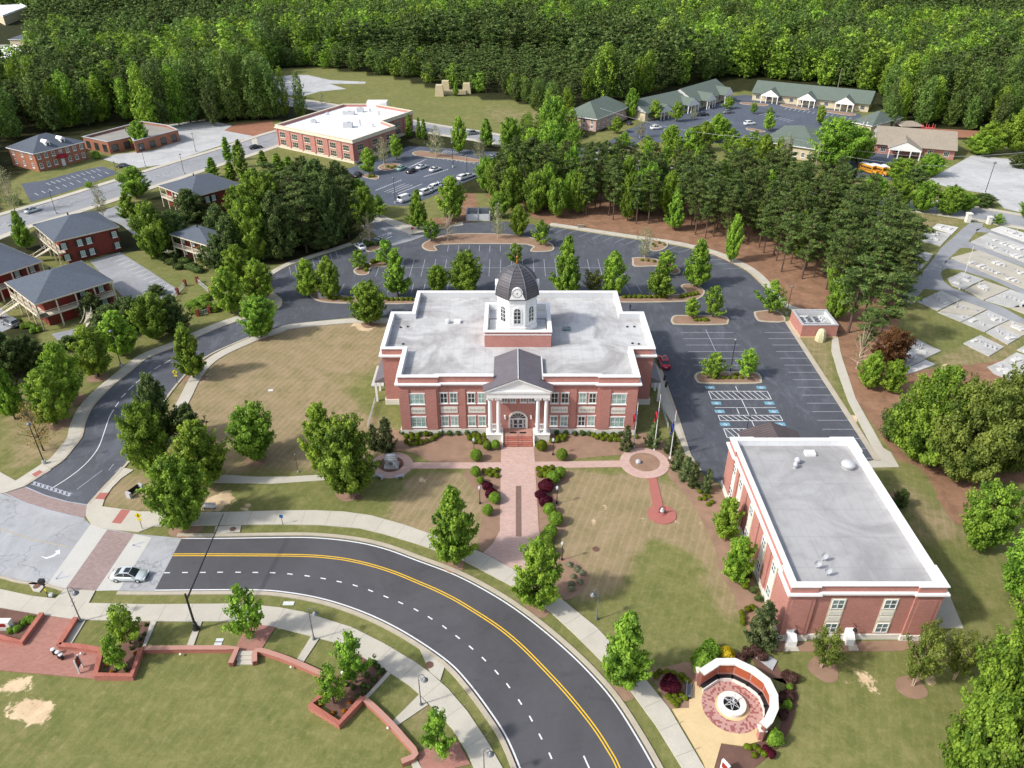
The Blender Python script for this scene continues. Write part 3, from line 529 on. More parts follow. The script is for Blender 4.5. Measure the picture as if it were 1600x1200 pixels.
# road markings
mw, my, mf, mblue = MB(), MB(), MB(), MB()
stripto(mw, Nw, -.12, .06, 0.018, .018); stripto(mw, Sw, -.06, .12, .018, .018); Yw = GG(spline(YEL)); stripto(my, Yw, .1, .24, .018, .018); stripto(my, Yw, -.24, -.1, .018, .018)
def seg(mb, a, b, wd=.12, z=.03): stripto(mb, [a, b], -wd / 2, wd / 2, z, z)
def dash(mb, x, y, ax, ay, L, wd=.14, z=.018):
    P, Q = G(x, y), G(ax, ay); d = math.hypot(Q[0] - P[0], Q[1] - P[1]); u = ((Q[0] - P[0]) / d, (Q[1] - P[1]) / d); seg(mb, (P[0] - u[0] * L / 2, P[1] - u[1] * L / 2), (P[0] + u[0] * L / 2, P[1] + u[1] * L / 2), wd, z)
DASH = [(261, 895), (289, 894.7), (317, 894.5), (344, 894.2), (372, 894.2), (399, 894.5), (426, 895), (453, 897), (480, 900), (505, 904), (530, 909), (555, 915), (579, 923), (603, 932.5), (626, 942), (650, 953), (672, 965.5), (694.5, 980), (715, 995.5), (736, 1012), (756, 1030), (776, 1050.5), (794, 1071.5), (812.5, 1097), (829.5, 1123), (844.5, 1151), (860, 1181), (873, 1211)]
for a, b in zip(DASH, DASH[1:]): dash(mw, *a, *b, .75, .17)
seg(mw, G(912, 1181), G(924, 1208), .17, .018)
# old road arrow and crossing triangles
A = zm(4, 0, 820, [(250, 195), (290, 205), (330, 190), (352, 175), (345, 165), (375, 155), (375, 185), (362, 183), (335, 200), (290, 214)]); mw.poly(GG(A), .028)
for t in ([(830, 128), (905, 108), (880, 140)], [(350, 340), (392, 290), (440, 320)]): 
    q = GG(zm(4, 0, 820, t)); seg(mf, q[0], q[1], .25, .036); seg(mf, q[0], q[2], .25, .036)
mt_ = MB(); seg(mt_, G(0, 826), G(50, 843), .12, .028); seg(mt_, G(50, 843), G(112, 856), .12, .028); mt_.build('old_yellow_line', 'mark_tan', kind='structure'); seg(mf, G(225, 866), G(266, 867), .12, .028)
stripto(mf, GG([(40, 761), (70, 774), (105, 784), (136, 789)]), -.08, .08, .038, .038); stripto(mf, GG([(7, 771), (37, 785), (75, 797), (132, 811)]), -.08, .08, .038, .038)
# side drive: centre line, dashes and the row of yield teeth
stripto(mw, GG(spline([(83, 762), (105, 748), (125, 733), (142, 716), (155, 697), (164, 672), (171, 652), (178, 640)], 4)), -.07, .07, .03, .03)
for a, b in (((183, 632), (193, 618)), ((193, 618), (205, 606)), ((204.5, 606), (217, 595)), ((217, 595), (231, 585)), ((231, 584), (246, 574)), ((246, 574), (262, 564)), ((262, 565), (280, 555))): dash(mw, *a, *b, 1.6, .14, .03)
P0, P1 = Vector(G(51, 754.5)), Vector(G(112, 774)); L = (P1 - P0).length; u = (P1 - P0) / L; nrm = Vector((-u.y, u.x))
for i in range(9):
    a = P0 + u * (L * i / 9); b = a + u * (L / 11); seg(mf, tuple(a + nrm * .3), tuple(b + nrm * .3), .12); seg(mf, tuple(a - nrm * .3), tuple(b - nrm * .3), .12); seg(mf, tuple(a + nrm * .3), tuple(b - nrm * .3), .34, .034)
seg(mf, G(120, 765), G(160, 735), .1); seg(mf, G(170, 735), G(178, 725), .1); seg(mf, G(180, 738), G(190, 729), .1)
# stall lines
def hl(y, xa, xb, mb=mf, wd=.11): seg(mb, (xa, y), (xb, y), wd)
RX = G(1226, 503)[0] - .1
y = 98.6
while y < 144: hl(y, RX - 5.5, RX); y += 2.69
CX = (G(1099, 511)[0] + G(1123, 555)[0]) / 2
y = 122.8 + 2.69 * 2
while y < 143.5: hl(y, CX - 5.5, CX + 5.5); y += 2.69
seg(mf, (CX, 127), (CX, 143), .11)
# accessible stalls
yb = G(1100, 604)[1]; xa, xb = G(1107, 612)[0], G(1199, 612)[0]; xm = (xa + xb) / 2
def hatch(y0, y1):
    for a, b in ((y0, y0), (y1, y1)): hl(a, xa, xb, mw, .12)
    seg(mw, (xa, y0), (xa, y1)); seg(mw, (xb, y0), (xb, y1)); seg(mw, (xm, y0), (xm, y1))
    x = xa + .3
    while x < xb - 1.2: seg(mw, (x, y1), (x + 1.1, y0), .12, .031); x += 1.0
ys = [G(1120, v)[1] for v in (611.5, 624, 649, 657.5, 670, 684)]
hatch(ys[1], ys[0]); hatch(ys[3], ys[2]); hatch(ys[5], ys[4]); hl(G(1130, 637)[1], xa, xb, mw, .1); seg(mw, (xm, ys[5]), (xm, yb))
seg(mw, (xm - 1.6, G(1, 638)[1]), (xm - 1.6, G(1, 647)[1])); seg(mw, (xm + 1.4, G(1, 638)[1]), (xm + 1.4, G(1, 647)[1]))
for yy in (605.5, 630, 643, 663):
    for x0 in (xa - .3, xb - 1.6):
        Y = G(1100, yy)[1]; mblue.poly([(x0, Y - .5), (x0 + 1.7, Y - .5), (x0 + 1.7, Y + .5), (x0, Y + .5)], .028)
        c = (x0 + .85, Y); pts = [(c[0] + .28 * math.cos(a), c[1] - .08 + .28 * math.sin(a)) for a in [math.radians(v) for v in range(150, 391, 24)]]; stripto(mw, pts, -.045, .045, .034, .034); seg(mw, (c[0] - .05, c[1] + .38), (c[0] + .02, c[1] - .02), .09, .034); seg(mw, (c[0] + .02, c[1] - .02), (c[0] + .26, c[1] - .05), .09, .034)
# northern double row and top row
ym = G(800, 418.5)[1]; yt_, yb_ = G(800, 405)[1], G(800, 432)[1]; x = G(592, 418)[0]
while x < G(985, 418)[0]: seg(mf, (x, yb_), (x, yt_), .1); x += 2.72
hl(ym, G(592, 418)[0], G(985, 418)[0]); x = G(700, 388)[0]
while x < G(820, 388)[0]: seg(mf, (x, G(1, 393)[1]), (x, G(1, 383.5)[1]), .1); x += 2.72
ar = GG(spline(EDGE[:9], 6)); acc = 0
for a, b in zip(ar, ar[1:]):
    d = math.hypot(b[0] - a[0], b[1] - a[1]); acc += d
    if acc > 2.9: acc = 0; tx, ty = (b[0] - a[0]) / d, (b[1] - a[1]) / d; seg(mf, a, (a[0] - 5 * (-ty * -1) * 0 + ty * 4.6 - tx * 1.6, a[1] - tx * 4.6 - ty * 1.6), .1)
for i in range(9): a = G(452 + i * 9, 417 - i * 3.2); seg(mf, a, (a[0] + 1.6, a[1] - 4.8), .1)
for i in range(12): a = (G(500, 447)[0] + i * 2.72, G(500, 458)[1]); seg(mf, a, (a[0], a[1] + 5.2), .1)
for i in range(6): a = (G(985, 459)[0] + i * 2.72, G(985, 459)[1]); seg(mf, a, (a[0] - .6, a[1] + 5), .1)
# far lots
def fan(p, q, n, dx, dy, mb=mw, wd=.14):
    for i in range(n + 1): t = i / n; a = G(p[0] + (q[0] - p[0]) * t, p[1] + (q[1] - p[1]) * t); b = G(p[0] + (q[0] - p[0]) * t + dx, p[1] + (q[1] - p[1]) * t + dy); seg(mb, a, b, wd, .04)
fan((188, 398), (272, 450), 11, -17, 6); fan((618, 300), (658, 285), 1, 0, 0); fan((587, 298), (625, 283), 12, 2.5, -2); fan((622, 303), (657, 289), 11, 2.5, -2); fan((600, 300), (612, 302), 2, 33, -13); fan((662, 277), (698, 266), 11, 2.5, -2); fan((636, 263), (652, 255), 5, 14, -6)
fan((665, 246), (752, 258), 13, 7, -4); fan((690, 239), (720, 243), 9, 6, -4); fan((1080, 170), (1120, 160), 8, 6, 2); fan((1100, 190), (1130, 196), 6, 14, -4); fan((1230, 168), (1330, 184), 14, -4, 3); fan((1180, 178), (1230, 190), 8, 10, -2); fan((72, 286), (150, 264), 10, 7, 3); fan((60, 305), (170, 272), 10, -6, -3)
for px in ([(0, 354), (430, 218)],):
    n = 26
    for i in range(n): t = i / n; a = G(px[0][0] + (px[1][0] - px[0][0]) * t, px[0][1] + (px[1][1] - px[0][1]) * t + 0 * t); 
acc = 0
for a, b in zip(RA, RA[1:]):
    for k in range(3): t = (k + .2) / 3; p = (a[0] + (b[0] - a[0]) * t, a[1] + (b[1] - a[1]) * t); d = math.hypot(b[0] - a[0], b[1] - a[1]); u = ((b[0] - a[0]) / d, (b[1] - a[1]) / d); seg(mw, p, (p[0] + u[0] * 3, p[1] + u[1] * 3), .16, .022)
# entrance road stop bar and word
a, b = G(603, 373.3), G(613, 369.3); seg(mw, a, b, .5, .034)
mw.build('white_markings', 'mark_white', kind='structure'); my.build('yellow_markings', 'mark_yellow', kind='structure'); mf.build('faded_markings', 'mark_faint', kind='structure'); mblue.build('blue_markings', 'mark_blue', kind='structure')
def text(name, s, size, loc, rot, mat, parent=None, kind=None, ext=.003):
    cu = bpy.data.curves.new(name, 'FONT'); cu.body = s; cu.size = size; cu.align_x = 'CENTER'; cu.align_y = 'CENTER'; cu.extrude = ext
    o = bpy.data.objects.new(name, cu); COL.objects.link(o); bpy.context.view_layer.update()
    dg = bpy.context.evaluated_depsgraph_get(); me = bpy.data.meshes.new_from_object(o.evaluated_get(dg)); COL.objects.unlink(o); bpy.data.objects.remove(o)
    o = bpy.data.objects.new(name, me); COL.objects.link(o); me.materials.clear(); me.materials.append(M[mat]); o.location = loc; o.rotation_euler = rot
    if parent: o.parent = parent
    if kind: o['kind'] = kind
    return o
g = G(600, 369); text('stop_lettering', 'STOP', 2.6, (g[0], g[1], .036), (0, 0, math.atan2(b[1] - a[1], b[0] - a[0])), 'mark_white', kind='structure')
# manhole covers etc
mb = MB()
for x, y, r in ((364, 827.5, .45), (671, 1040, .5), (58, 917, .45), (560, 777, .55), (931, 858, .5)): X, Y = G(x, y); mb.prism([(X + r * math.cos(a), Y + r * math.sin(a)) for a in [6.2832 * i / 14 for i in range(14)]], .02, .15 if x != 560 and x != 931 else .05)
mb.build('manhole_cover', 'mulch_dark', kind='structure')
mb = MB()
for a_, b_, step in ((GG(spline([(240, 823), (350, 821), (437, 820), (500, 821), (562, 826), (600, 835), (650, 850), (685, 862), (725, 877), (797, 915), (860, 957), (900, 994), (982, 1076), (1025, 1135), (1065, 1200)], 8)), -1, 3.1), (GG(spline([(0, 950), (62, 961), (122, 969), (212, 971), (300, 972), (365, 971), (427, 980), (492, 996), (532, 1007), (606, 1050), (677, 1107), (730, 1177), (740, 1200)], 8)), 1, 3.3), (GG(spline(DL, 8)), 2, 2.4), (GG(spline(EDGE[:-2], 6)), 2, 2.4)):
    acc = 0
    for p, q in zip(a_, a_[1:]):
        d = math.hypot(q[0] - p[0], q[1] - p[1]); acc += d
        if acc > step: acc = 0; n_ = (-(q[1] - p[1]) / d, (q[0] - p[0]) / d); k0, k1 = (.05, 3.0) if abs(b_) == 1 else (.5, 2.3); seg(mb, (p[0] + n_[0] * k0, p[1] + n_[1] * k0), (p[0] + n_[0] * k1, p[1] + n_[1] * k1), .05, .134)
mb.build('pavement_joints', 'joint', kind='structure')
# ------------------------------------------------------------------ windows for any wall
def window(root, fr, u0, u1, z0, z1, cols=2, rows=2, glassm='glass_green', frame='white_paint', sill=True, lint=False, proud=.06, name='window', bar=.07):
    m = MB(); t = .1
    m.obox(fr, u0, u0 + t, 0, proud, z0, z1); m.obox(fr, u1 - t, u1, 0, proud, z0, z1); m.obox(fr, u0 + t, u1 - t, 0, proud, z0, z0 + t); m.obox(fr, u0 + t, u1 - t, 0, proud, z1 - t, z1)
    for i in range(1, cols): c = u0 + (u1 - u0) * i / cols; m.obox(fr, c - bar / 2, c + bar / 2, 0, proud - .01, z0 + t, z1 - t)
    for i in range(1, rows): c = z0 + (z1 - z0) * i / rows; m.obox(fr, u0 + t, u1 - t, .0, proud - .02, c - bar / 2, c + bar / 2)
    w_ = m.build(name, frame, root); MB().obox(fr, u0 + t, u1 - t, .004, max(.02, proud - .06), z0 + t, z1 - t).build('pane', glassm, w_)
    if sill: MB().obox(fr, u0 - .12, u1 + .12, 0, .16, z0 - .16, z0 - .002).build('sill', frame, w_)
    if lint: MB().obox(fr, u0 - .12, u1 + .12, 0, .1, z1 + .002, z1 + .2).build('lintel', frame, w_)
    return w_
def fr(p, q):           # wall frame from p to q (xy); outward normal to the right of p->q
    d = math.hypot(q[0] - p[0], q[1] - p[1]); u = ((q[0] - p[0]) / d, (q[1] - p[1]) / d); return (p, u, (u[1], -u[0])), d
def ringwall(mb, pts, t, z0, z1):           # wall band of thickness t inside closed ccw outline
    q = inset(pts, t); n = len(pts)
    for z, up in ((z1, True),):
        vs = [(x, y, z) for x, y in pts] + [(x, y, z) for x, y in q]
        mb.add(vs, [(i, (i + 1) % n, n + (i + 1) % n, n + i) for i in range(n)])
    mb.add([(x, y, z0) for x, y in pts] + [(x, y, z1) for x, y in pts], [(i, (i + 1) % n, n + (i + 1) % n, n + i) for i in range(n)])
    mb.add([(x, y, z0) for x, y in q] + [(x, y, z1) for x, y in q], [((i + 1) % n, i, n + i, n + (i + 1) % n) for i in range(n)])
    mb.add([(x, y, z0) for x, y in pts] + [(x, y, z0) for x, y in q], [((i + 1) % n, i, n + i, n + (i + 1) % n) for i in range(n)])
    return mb
def mitre(pts, d):      # exact offset of closed polygon (positive = inwards for ccw)
    n = len(pts); out = []
    for i in range(n):
        a, b, c = pts[i - 1], pts[i], pts[(i + 1) % n]
        l1 = math.hypot(b[0] - a[0], b[1] - a[1]); l2 = math.hypot(c[0] - b[0], c[1] - b[1])
        n1 = (-(b[1] - a[1]) / l1, (b[0] - a[0]) / l1); n2 = (-(c[1] - b[1]) / l2, (c[0] - b[0]) / l2)
        k = 1 + n1[0] * n2[0] + n1[1] * n2[1]; out.append((b[0] + d * (n1[0] + n2[0]) / k, b[1] + d * (n1[1] + n2[1]) / k))
    return out
inset = mitre if False else inset
def ring(mb, pts, o, i, z0, z1, cut=0):            # band from offset -o (outside) to i (inside)
    A, B = mitre(pts, -o), mitre(pts, i); n = len(A); K_ = range(n - cut)
    for (P, Q, za, zb, rev) in ((A, A, z0, z1, 0), (B, B, z0, z1, 1)):
        f = [(k, (k + 1) % n, n + (k + 1) % n, n + k) for k in K_]
        mb.add([(x, y, za) for x, y in P] + [(x, y, zb) for x, y in Q], [t[::-1] for t in f] if rev else f)
    for z, rev in ((z1, 0), (z0, 1)):
        f = [(k, (k + 1) % n, n + (k + 1) % n, n + k) for k in K_]
        mb.add([(x, y, z) for x, y in A] + [(x, y, z) for x, y in B], [t[::-1] for t in f] if rev else f)
    return mb
# ------------------------------------------------------------------ courthouse
X0, Y0 = 1.0, 105.5
H = thing('courthouse', 'two storey red brick courthouse with columned white portico and octagonal clock tower', 'courthouse', (X0, Y0 + 16, 0))
ol = [(-12.95, 105.5), (12.95, 105.5), (12.95, 105.2), (19.4, 105.2), (19.4, 114.5), (23.3, 114.5), (23.3, 128.3), (19.4, 128.3), (19.4, 137.5), (-19.4, 137.5), (-19.4, 128.3), (-23.3, 128.3), (-23.3, 114.5), (-19.4, 114.5), (-19.4, 105.2), (-12.95, 105.2)]
ol = [(X0 + x, y) for x, y in ol]; ZT = 11.25
b = MB(); b.prism(mitre(ol, .42), 0, 10.2, cap=True); b.build('roof', 'roof_membrane', H)
o2 = [(X0 + 3.97, 105.5)] + ol[1:] + [ol[0], (X0 - 3.97, 105.5)]
b = MB(); ring(b, ol, 0, .40, 0, 10.3); ring(b, o2, 0, .4, 10.3, ZT, 1); b.build('wall', 'brick_wall', H)
b = MB(); ring(b, o2, .18, .55, ZT, ZT + .14, 1); b.build('coping', 'white_paint', H)
b = MB(); ring(b, ol, .32, -.01, 9.72, 9.9); ring(b, ol, .5, -.01, 9.9, 10.12); b.build('cornice', 'white_paint', H)
b = MB(); ring(b, ol, .2, -.01, 0, 1.05); b.build('plinth', 'stone_base', H)
b = MB(); ring(b, mitre(o2, .5), 0, .06, 10.21, 11.24, 1); b.build('parapet_lining', 'louvre', H)
b = MB()     # brick belt and pilasters
ring(b, ol, .06, -.01, 8.9, 9.05)
fF = ((X0, Y0), (1, 0), (0, -1))
for s in (-1, 1):
    for u0, u1, n in ((8.6, 9.55, .16), (5.25, 5.45, .05)):
        a, c = sorted((s * u0, s * u1)); b.obox(fF, a, c, 0, n + (.0 if n < .3 else 0), 1.06, 8.88)
    for u0, u1 in ((13.3, 15.1), (17.75, 19.38)):
        a, c = sorted((s * u0, s * u1)); b.obox(fF, a, c, .3, .48, 1.06, 8.88)
b.build('pilaster', 'brick_wall', H)
wins = [(-16.45, 1.18, 3), (-12.15, .62, 2), (-10.55, .62, 2), (-7.65, .62, 2), (-5.95, .62, 2)]
fW = ((X0, Y0 - .3), (1, 0), (0, -1)); rg = random.Random(3)
for s in (-1, 1):
    for c, hw, cols in wins:
        c = c * s; f = fW if cols == 3 else fF
        for z0, z1 in ((1.55, 3.5), (6.1, 8.05)):
            window(H, f, c - hw, c + hw, z0, z1, cols, 2, rg.choice(['glass_green', 'glass_green', 'glass_green', 'glass_mid', 'glass_dark']) if cols == 2 else 'glass_green', lint=True)
    for c, hw, f in ((16.45, 1.2, fW), (11.35, 1.38, fF), (6.8, 1.38, fF)):
        p = MB(); p.obox(f, s * c - hw, s * c + hw, 0, .07, 4.2, 5.4); pn = p.build('relief_panel', 'white_stone', H)
        q = MB(); 
        for k in range(7): uu = s * c - hw * .75 + hw * .25 * k; q.obox(f, uu - .13, uu + .13, .07, .1, 4.68 if k % 2 else 4.6, 4.92 if k % 2 else 5.02)
        q.build('relief', 'concrete', pn)
for c in (-2.2, -.85, .85, 2.2): window(H, fF, c - .5, c + .5, 6.3, 7.9, 2, 2, 'glass_mid')
# side walls: a few windows, doors hoods
for s in (-1, 1):
    xw = X0 + s * 19.4; f = ((xw, 110), (0, 1), (1, 0)) if s > 0 else ((xw, 110), (0, -1), (-1, 0))
    for z0, z1 in ((1.55, 3.5), (6.1, 8.05)): window(H, f, -2.6, -.9, z0, z1, 2, 2, 'glass_mid', lint=True); window(H, f, .9, 2.6, z0, z1, 2, 2, 'glass_mid', lint=True)
    xw = X0 + s * 23.3; f = ((xw, 121.4), (0, 1), (1, 0)) if s > 0 else ((xw, 121.4), (0, -1), (-1, 0))
    for z0, z1 in ((6.1, 8.05),): window(H, f, -4.5, -2.5, z0, z1, 2, 2, 'glass_mid', lint=True); window(H, f, 2.5, 4.5, z0, z1, 2, 2, 'glass_mid', lint=True)
    # porch over the side door
    a, c = (xw, xw + s * 1.9) if s > 0 else (xw + s * 1.9, xw)
    p = MB(); xo, xi = xw + s * 1.9, xw + s * .02; p.add([(xi, 112.9 + 2.2, 5.3), (xi, 124.5, 5.3), (xo, 124.5, 4.3), (xo, 112.9 + 2.2, 4.3), (xi, 115.1, 4.1), (xi, 124.5, 4.1), (xo, 124.5, 4.1), (xo, 115.1, 4.1)], [(0, 1, 2, 3) if s < 0 else (3, 2, 1, 0), (7, 6, 5, 4), (0, 3, 7, 4), (1, 5, 6, 2), (3, 2, 6, 7)])
    pr = p.build('side_porch_roof', 'metal_roof', H)
    for yy in (115.5, 119, 122.5): MB().box(xo - .18 - (.1 if s > 0 else -.1), xo + .18 - (.1 if s > 0 else -.1), yy - .18, yy + .18, 0, 4.1).build('porch_post', 'white_paint', pr)
    MB().obox(f, -1, 1, 0, .06, .1, 2.6).build('side_door', 'door_white', H)
    q = MB(); xr = xw + s * 2.1
    for zz in (.45, .8, 1.1): q.tube((xr, 106.5, zz), (xr, 115, zz), .035)
    for k in range(6): q.tube((xr, 106.6 + k * 1.65, 0), (xr, 106.6 + k * 1.65, 1.12), .04)
    q.build('ramp_railing', 'galvanised', H)
# portico
yf = Y0 - 2.45
for s in (-1, 1):
    a, c = sorted((s * 2.55, s * 5.2)); p = MB(); p.box(X0 + a, X0 + c, yf, Y0 - .21, 0, 1.35); pd = p.build('pedestal', 'stone_base', H)
    MB().box(X0 + a - .08, X0 + c + .08, yf - .08, Y0 - .5, 1.35, 1.5).build('pedestal_cap', 'white_stone', pd)
    q = MB()
    for uu in [a + .35 + k * .28 for k in range(8)]: q.box(X0 + uu, X0 + uu + .1, yf + 1.6, yf + 1.72, 1.5, 2.35)
    q.box(X0 + a + .2, X0 + c - .2, yf + 1.58, yf + 1.74, 2.35, 2.48); q.build('balustrade', 'white_paint', pd)
    for cx in (3.2, 4.55):
        x, y = X0 + s * cx, yf + .62
        cm = MB(); cm.lathe((x, y), [(.42, 1.5), (.42, 1.62), (.36, 1.75), (.33, 2.0), (.335, 4), (.30, 7.6), (.29, 7.9)], 20)
        co = cm.build('column', 'white_paint', H, True)
        k = MB(); k.lathe((x, y), [(.30, 7.88), (.34, 8.0), (.44, 8.2), (.46, 8.3)], 20); k.box(x - .46, x + .46, y - .46, y + .46, 8.3, 8.5)
        for dx in (-.42, .42): k.tube((x + dx, y - .48, 8.2), (x + dx, y + .48, 8.2), .13, None, 10)
        k.build('capital', 'white_paint', co); MB().box(x - .48, x + .48, y - .48, y + .48, 1.5, 1.61).build('column_base', 'white_paint', co)
e = MB(); e.box(X0 - 5.1, X0 + 5.1, yf + .1, Y0 - .02, 8.5, 9.55); e.box(X0 - 5.3, X0 + 5.3, yf - .1, Y0 - .02, 9.55, 9.95); e.build('entablature', 'white_paint', H)
zr, hw, ze = 12.35, 5.6, 10.0
e = MB(); e.add([(X0 - hw + .25, yf + .12, 9.952), (X0 + hw - .25, yf + .12, 9.952), (X0, yf + .12, zr - .1), (X0 - hw + .25, yf + .5, 9.952), (X0 + hw - .25, yf + .5, 9.952), (X0, yf + .5, zr - .1)], [(0, 1, 2), (5, 4, 3), (0, 2, 5, 3), (1, 4, 5, 2)]); pe = e.build('pediment', 'white_paint', H)
e = MB()
for s in (-1, 1): e.add([(X0 + s * hw, yf - .25, ze - .05), (X0, yf - .25, zr), (X0, yf - .25, zr - .3), (X0 + s * (hw - .75), yf - .25, ze - .05), (X0 + s * hw, yf + .12, ze - .05), (X0, yf + .12, zr), (X0, yf + .12, zr - .3), (X0 + s * (hw - .75), yf + .12, ze - .05)], [(0, 1, 2, 3) if s > 0 else (3, 2, 1, 0), (2, 6, 7, 3), (0, 4, 5, 1), (0, 3, 7, 4)])
e.build('raking_cornice', 'white_paint', pe)
e = MB(); sl_ = (zr - ze) / hw; yb2 = 112.6; h2 = 3.95; z2 = zr - sl_ * h2; yp = Y0 + .1; T = .08
for s in (-1, 1):
    P = [(X0, yf - .3, zr + T), (X0 + s * hw, yf - .3, ze + T), (X0 + s * hw, yp - .75, ze + T), (X0 + s * h2, yp - .75, z2 + T), (X0 + s * h2, yb2, z2 + T), (X0, yb2, zr + T)]
    e.add(P + [(x, y, z - T) for x, y, z in P], [(0, 1, 2, 3) if s > 0 else (3, 2, 1, 0), (0, 3, 4, 5) if s > 0 else (5, 4, 3, 0), (0, 6, 7, 1), (1, 7, 8, 2), (2, 8, 9, 3), (3, 9, 10, 4), (4, 10, 11, 5)])
e.add([(X0 - h2, yb2 - .01, 10.2), (X0 + h2, yb2 - .01, 10.2), (X0 + h2, yb2 - .01, z2), (X0, yb2 - .01, zr), (X0 - h2, yb2 - .01, z2)], [(0, 4, 3, 2, 1)])
pr = e.build('portico_roof', 'metal_roof', H)
q = MB()
for s in (-1, 1): q.box(min(X0 + s * h2, X0 + s * (h2 - .1)), max(X0 + s * h2, X0 + s * (h2 + .12)), Y0 - .2, yb2, 10.21, z2 + .12)
q.tube((X0, yf - .3, zr + .1), (X0, yb2, zr + .1), .07); q.build('roof_trim', 'louvre', pr)
# steps, landing, doors
st = MB(); st.box(X0 - 2.5, X0 + 2.5, yf + .2, Y0 - .21, 0, 1.2); st.build('landing', 'brick_low', H)
st = MB(); n = 6; yst = 101.7
for i in range(n): st.box(X0 - 2.45, X0 + 2.45, yst + (yf + .2 - yst) * i / n, yf + .19, 1.2 * i / n + .001, 1.2 * (i + 1) / n - .01)
st.build('steps', 'brick_low', H)
for s in (-1, 1): c = X0 + s * 2.6; MB().add([(c - .14, yst - .1, 0), (c + .14, yst - .1, 0), (c + .14, yf, 0), (c - .14, yf, 0), (c - .14, yst - .1, .45), (c + .14, yst - .1, .45), (c + .14, yf, 1.5), (c - .14, yf, 1.5)], [(0, 1, 5, 4), (1, 2, 6, 5), (2, 3, 7, 6), (3, 0, 4, 7), (4, 5, 6, 7)]).build('stair_cheek', 'white_stone', H)
q = MB()
for xx in (X0, X0 - 2.3, X0 + 2.3): q.tube((xx, yst, 1.0), (xx, yf + .3, 2.1), .035); q.tube((xx, yst, .1), (xx, yst, 1.0), .035); q.tube((xx, yf + .3, 1.2), (xx, yf + .3, 2.1), .035)
q.build('handrail', 'black_metal', H)
for s in (-1, 1): MB().box(X0 + s * .8 - .55, X0 + s * .8 + .55, yf + .75, yf + 1.15, 1.2, 1.23).build('door_mat', 'rubber', H)
cx, r = X0, 1.6; za = 2.95
def arch(mb, y0, y1, r0, r1, zb, cx=cx, za=za):
    ps = [(cx + r0 * math.cos(math.pi * i / 20), za + r0 * math.sin(math.pi * i / 20)) for i in range(21)]; qs = [(cx + r1 * math.cos(math.pi * i / 20), za + r1 * math.sin(math.pi * i / 20)) for i in range(21)]
    ps = [(cx + r0, zb)] + ps + [(cx - r0, zb)]; qs = [(cx + r1, zb)] + qs + [(cx - r1, zb)]; n = len(ps)
    mb.add([(x, y0, z) for x, z in ps] + [(x, y0, z) for x, z in qs] + [(x, y1, z) for x, z in qs] + [(x, y1, z) for x, z in ps], [(i, i + 1, n + i + 1, n + i) for i in range(n - 1)] + [(n + i, n + i + 1, 2 * n + i + 1, 2 * n + i) for i in range(n - 1)] + [(2 * n + i, 2 * n + i + 1, 3 * n + i + 1, 3 * n + i) for i in range(n - 1)] + [(3 * n + i, 3 * n + i + 1, i + 1, i) for i in range(n - 1)])
m_ = MB(); arch(m_, Y0 - .28, Y0 + .01, 1.32, 1.58, 1.2); de = m_.build('door_surround', 'white_stone', H)
m_ = MB(); pts = [(X0 + 1.31 * math.cos(math.pi * i / 20), 3.05 + 1.25 * math.sin(math.pi * i / 20)) for i in range(21)]; m_.add([(x, Y0 - .05, z) for x, z in pts], [tuple(range(21))]); fl_ = m_.build('fanlight', 'glass_dark', de)
m_ = MB()
for a in (30, 60, 90, 120, 150): m_.tube((X0, Y0 - .1, 3.05), (X0 + 1.3 * math.cos(math.radians(a)), Y0 - .1, 3.05 + 1.24 * math.sin(math.radians(a))), .03, None, 4)
m_.box(X0 - 1.31, X0 + 1.31, Y0 - .16, Y0 - .02, 2.98, 3.1); m_.build('fanlight_bars', 'white_paint', fl_)
for s in (-1, 1):
    a, c = sorted((s * .02, s * .82)); d = MB(); d.box(X0 + a, X0 + c, Y0 - .12, Y0 - .01, 1.21, 2.97); dd = d.build('door', 'door_white', H)
    MB().box(X0 + a + .14, X0 + c - .14, Y0 - .14, Y0 - .1, 2.05, 2.85).build('door_glass', 'glass_dark', dd); MB().box(X0 + a + .14, X0 + c - .14, Y0 - .14, Y0 - .1, 1.35, 1.85).build('door_glass', 'glass_dark', dd)
    MB().tube((X0 + s * .1, Y0 - .18, 1.95), (X0 + s * .1, Y0 - .18, 2.35), .025).build('handle', 'black_metal', dd)
    a, c = sorted((s * .9, s * 1.28)); window(H, ((X0, Y0 - .02), (1, 0), (0, -1)), a, c, 1.21, 2.97, 1, 2, 'glass_dark', sill=False, name='side_light')
    L = MB(); L.box(X0 + s * 2.15 - .14, X0 + s * 2.15 + .14, Y0 - .42, Y0 - .14, 3.2, 3.75); L.box(X0 + s * 2.15 - .04, X0 + s * 2.15 + .04, Y0 - .2, Y0, 3.0, 3.1); L.lathe((X0 + s * 2.15, Y0 - .28), [(.2, 3.75), (.02, 4.0)], 8); L.build('wall_lantern', 'white_paint', H)
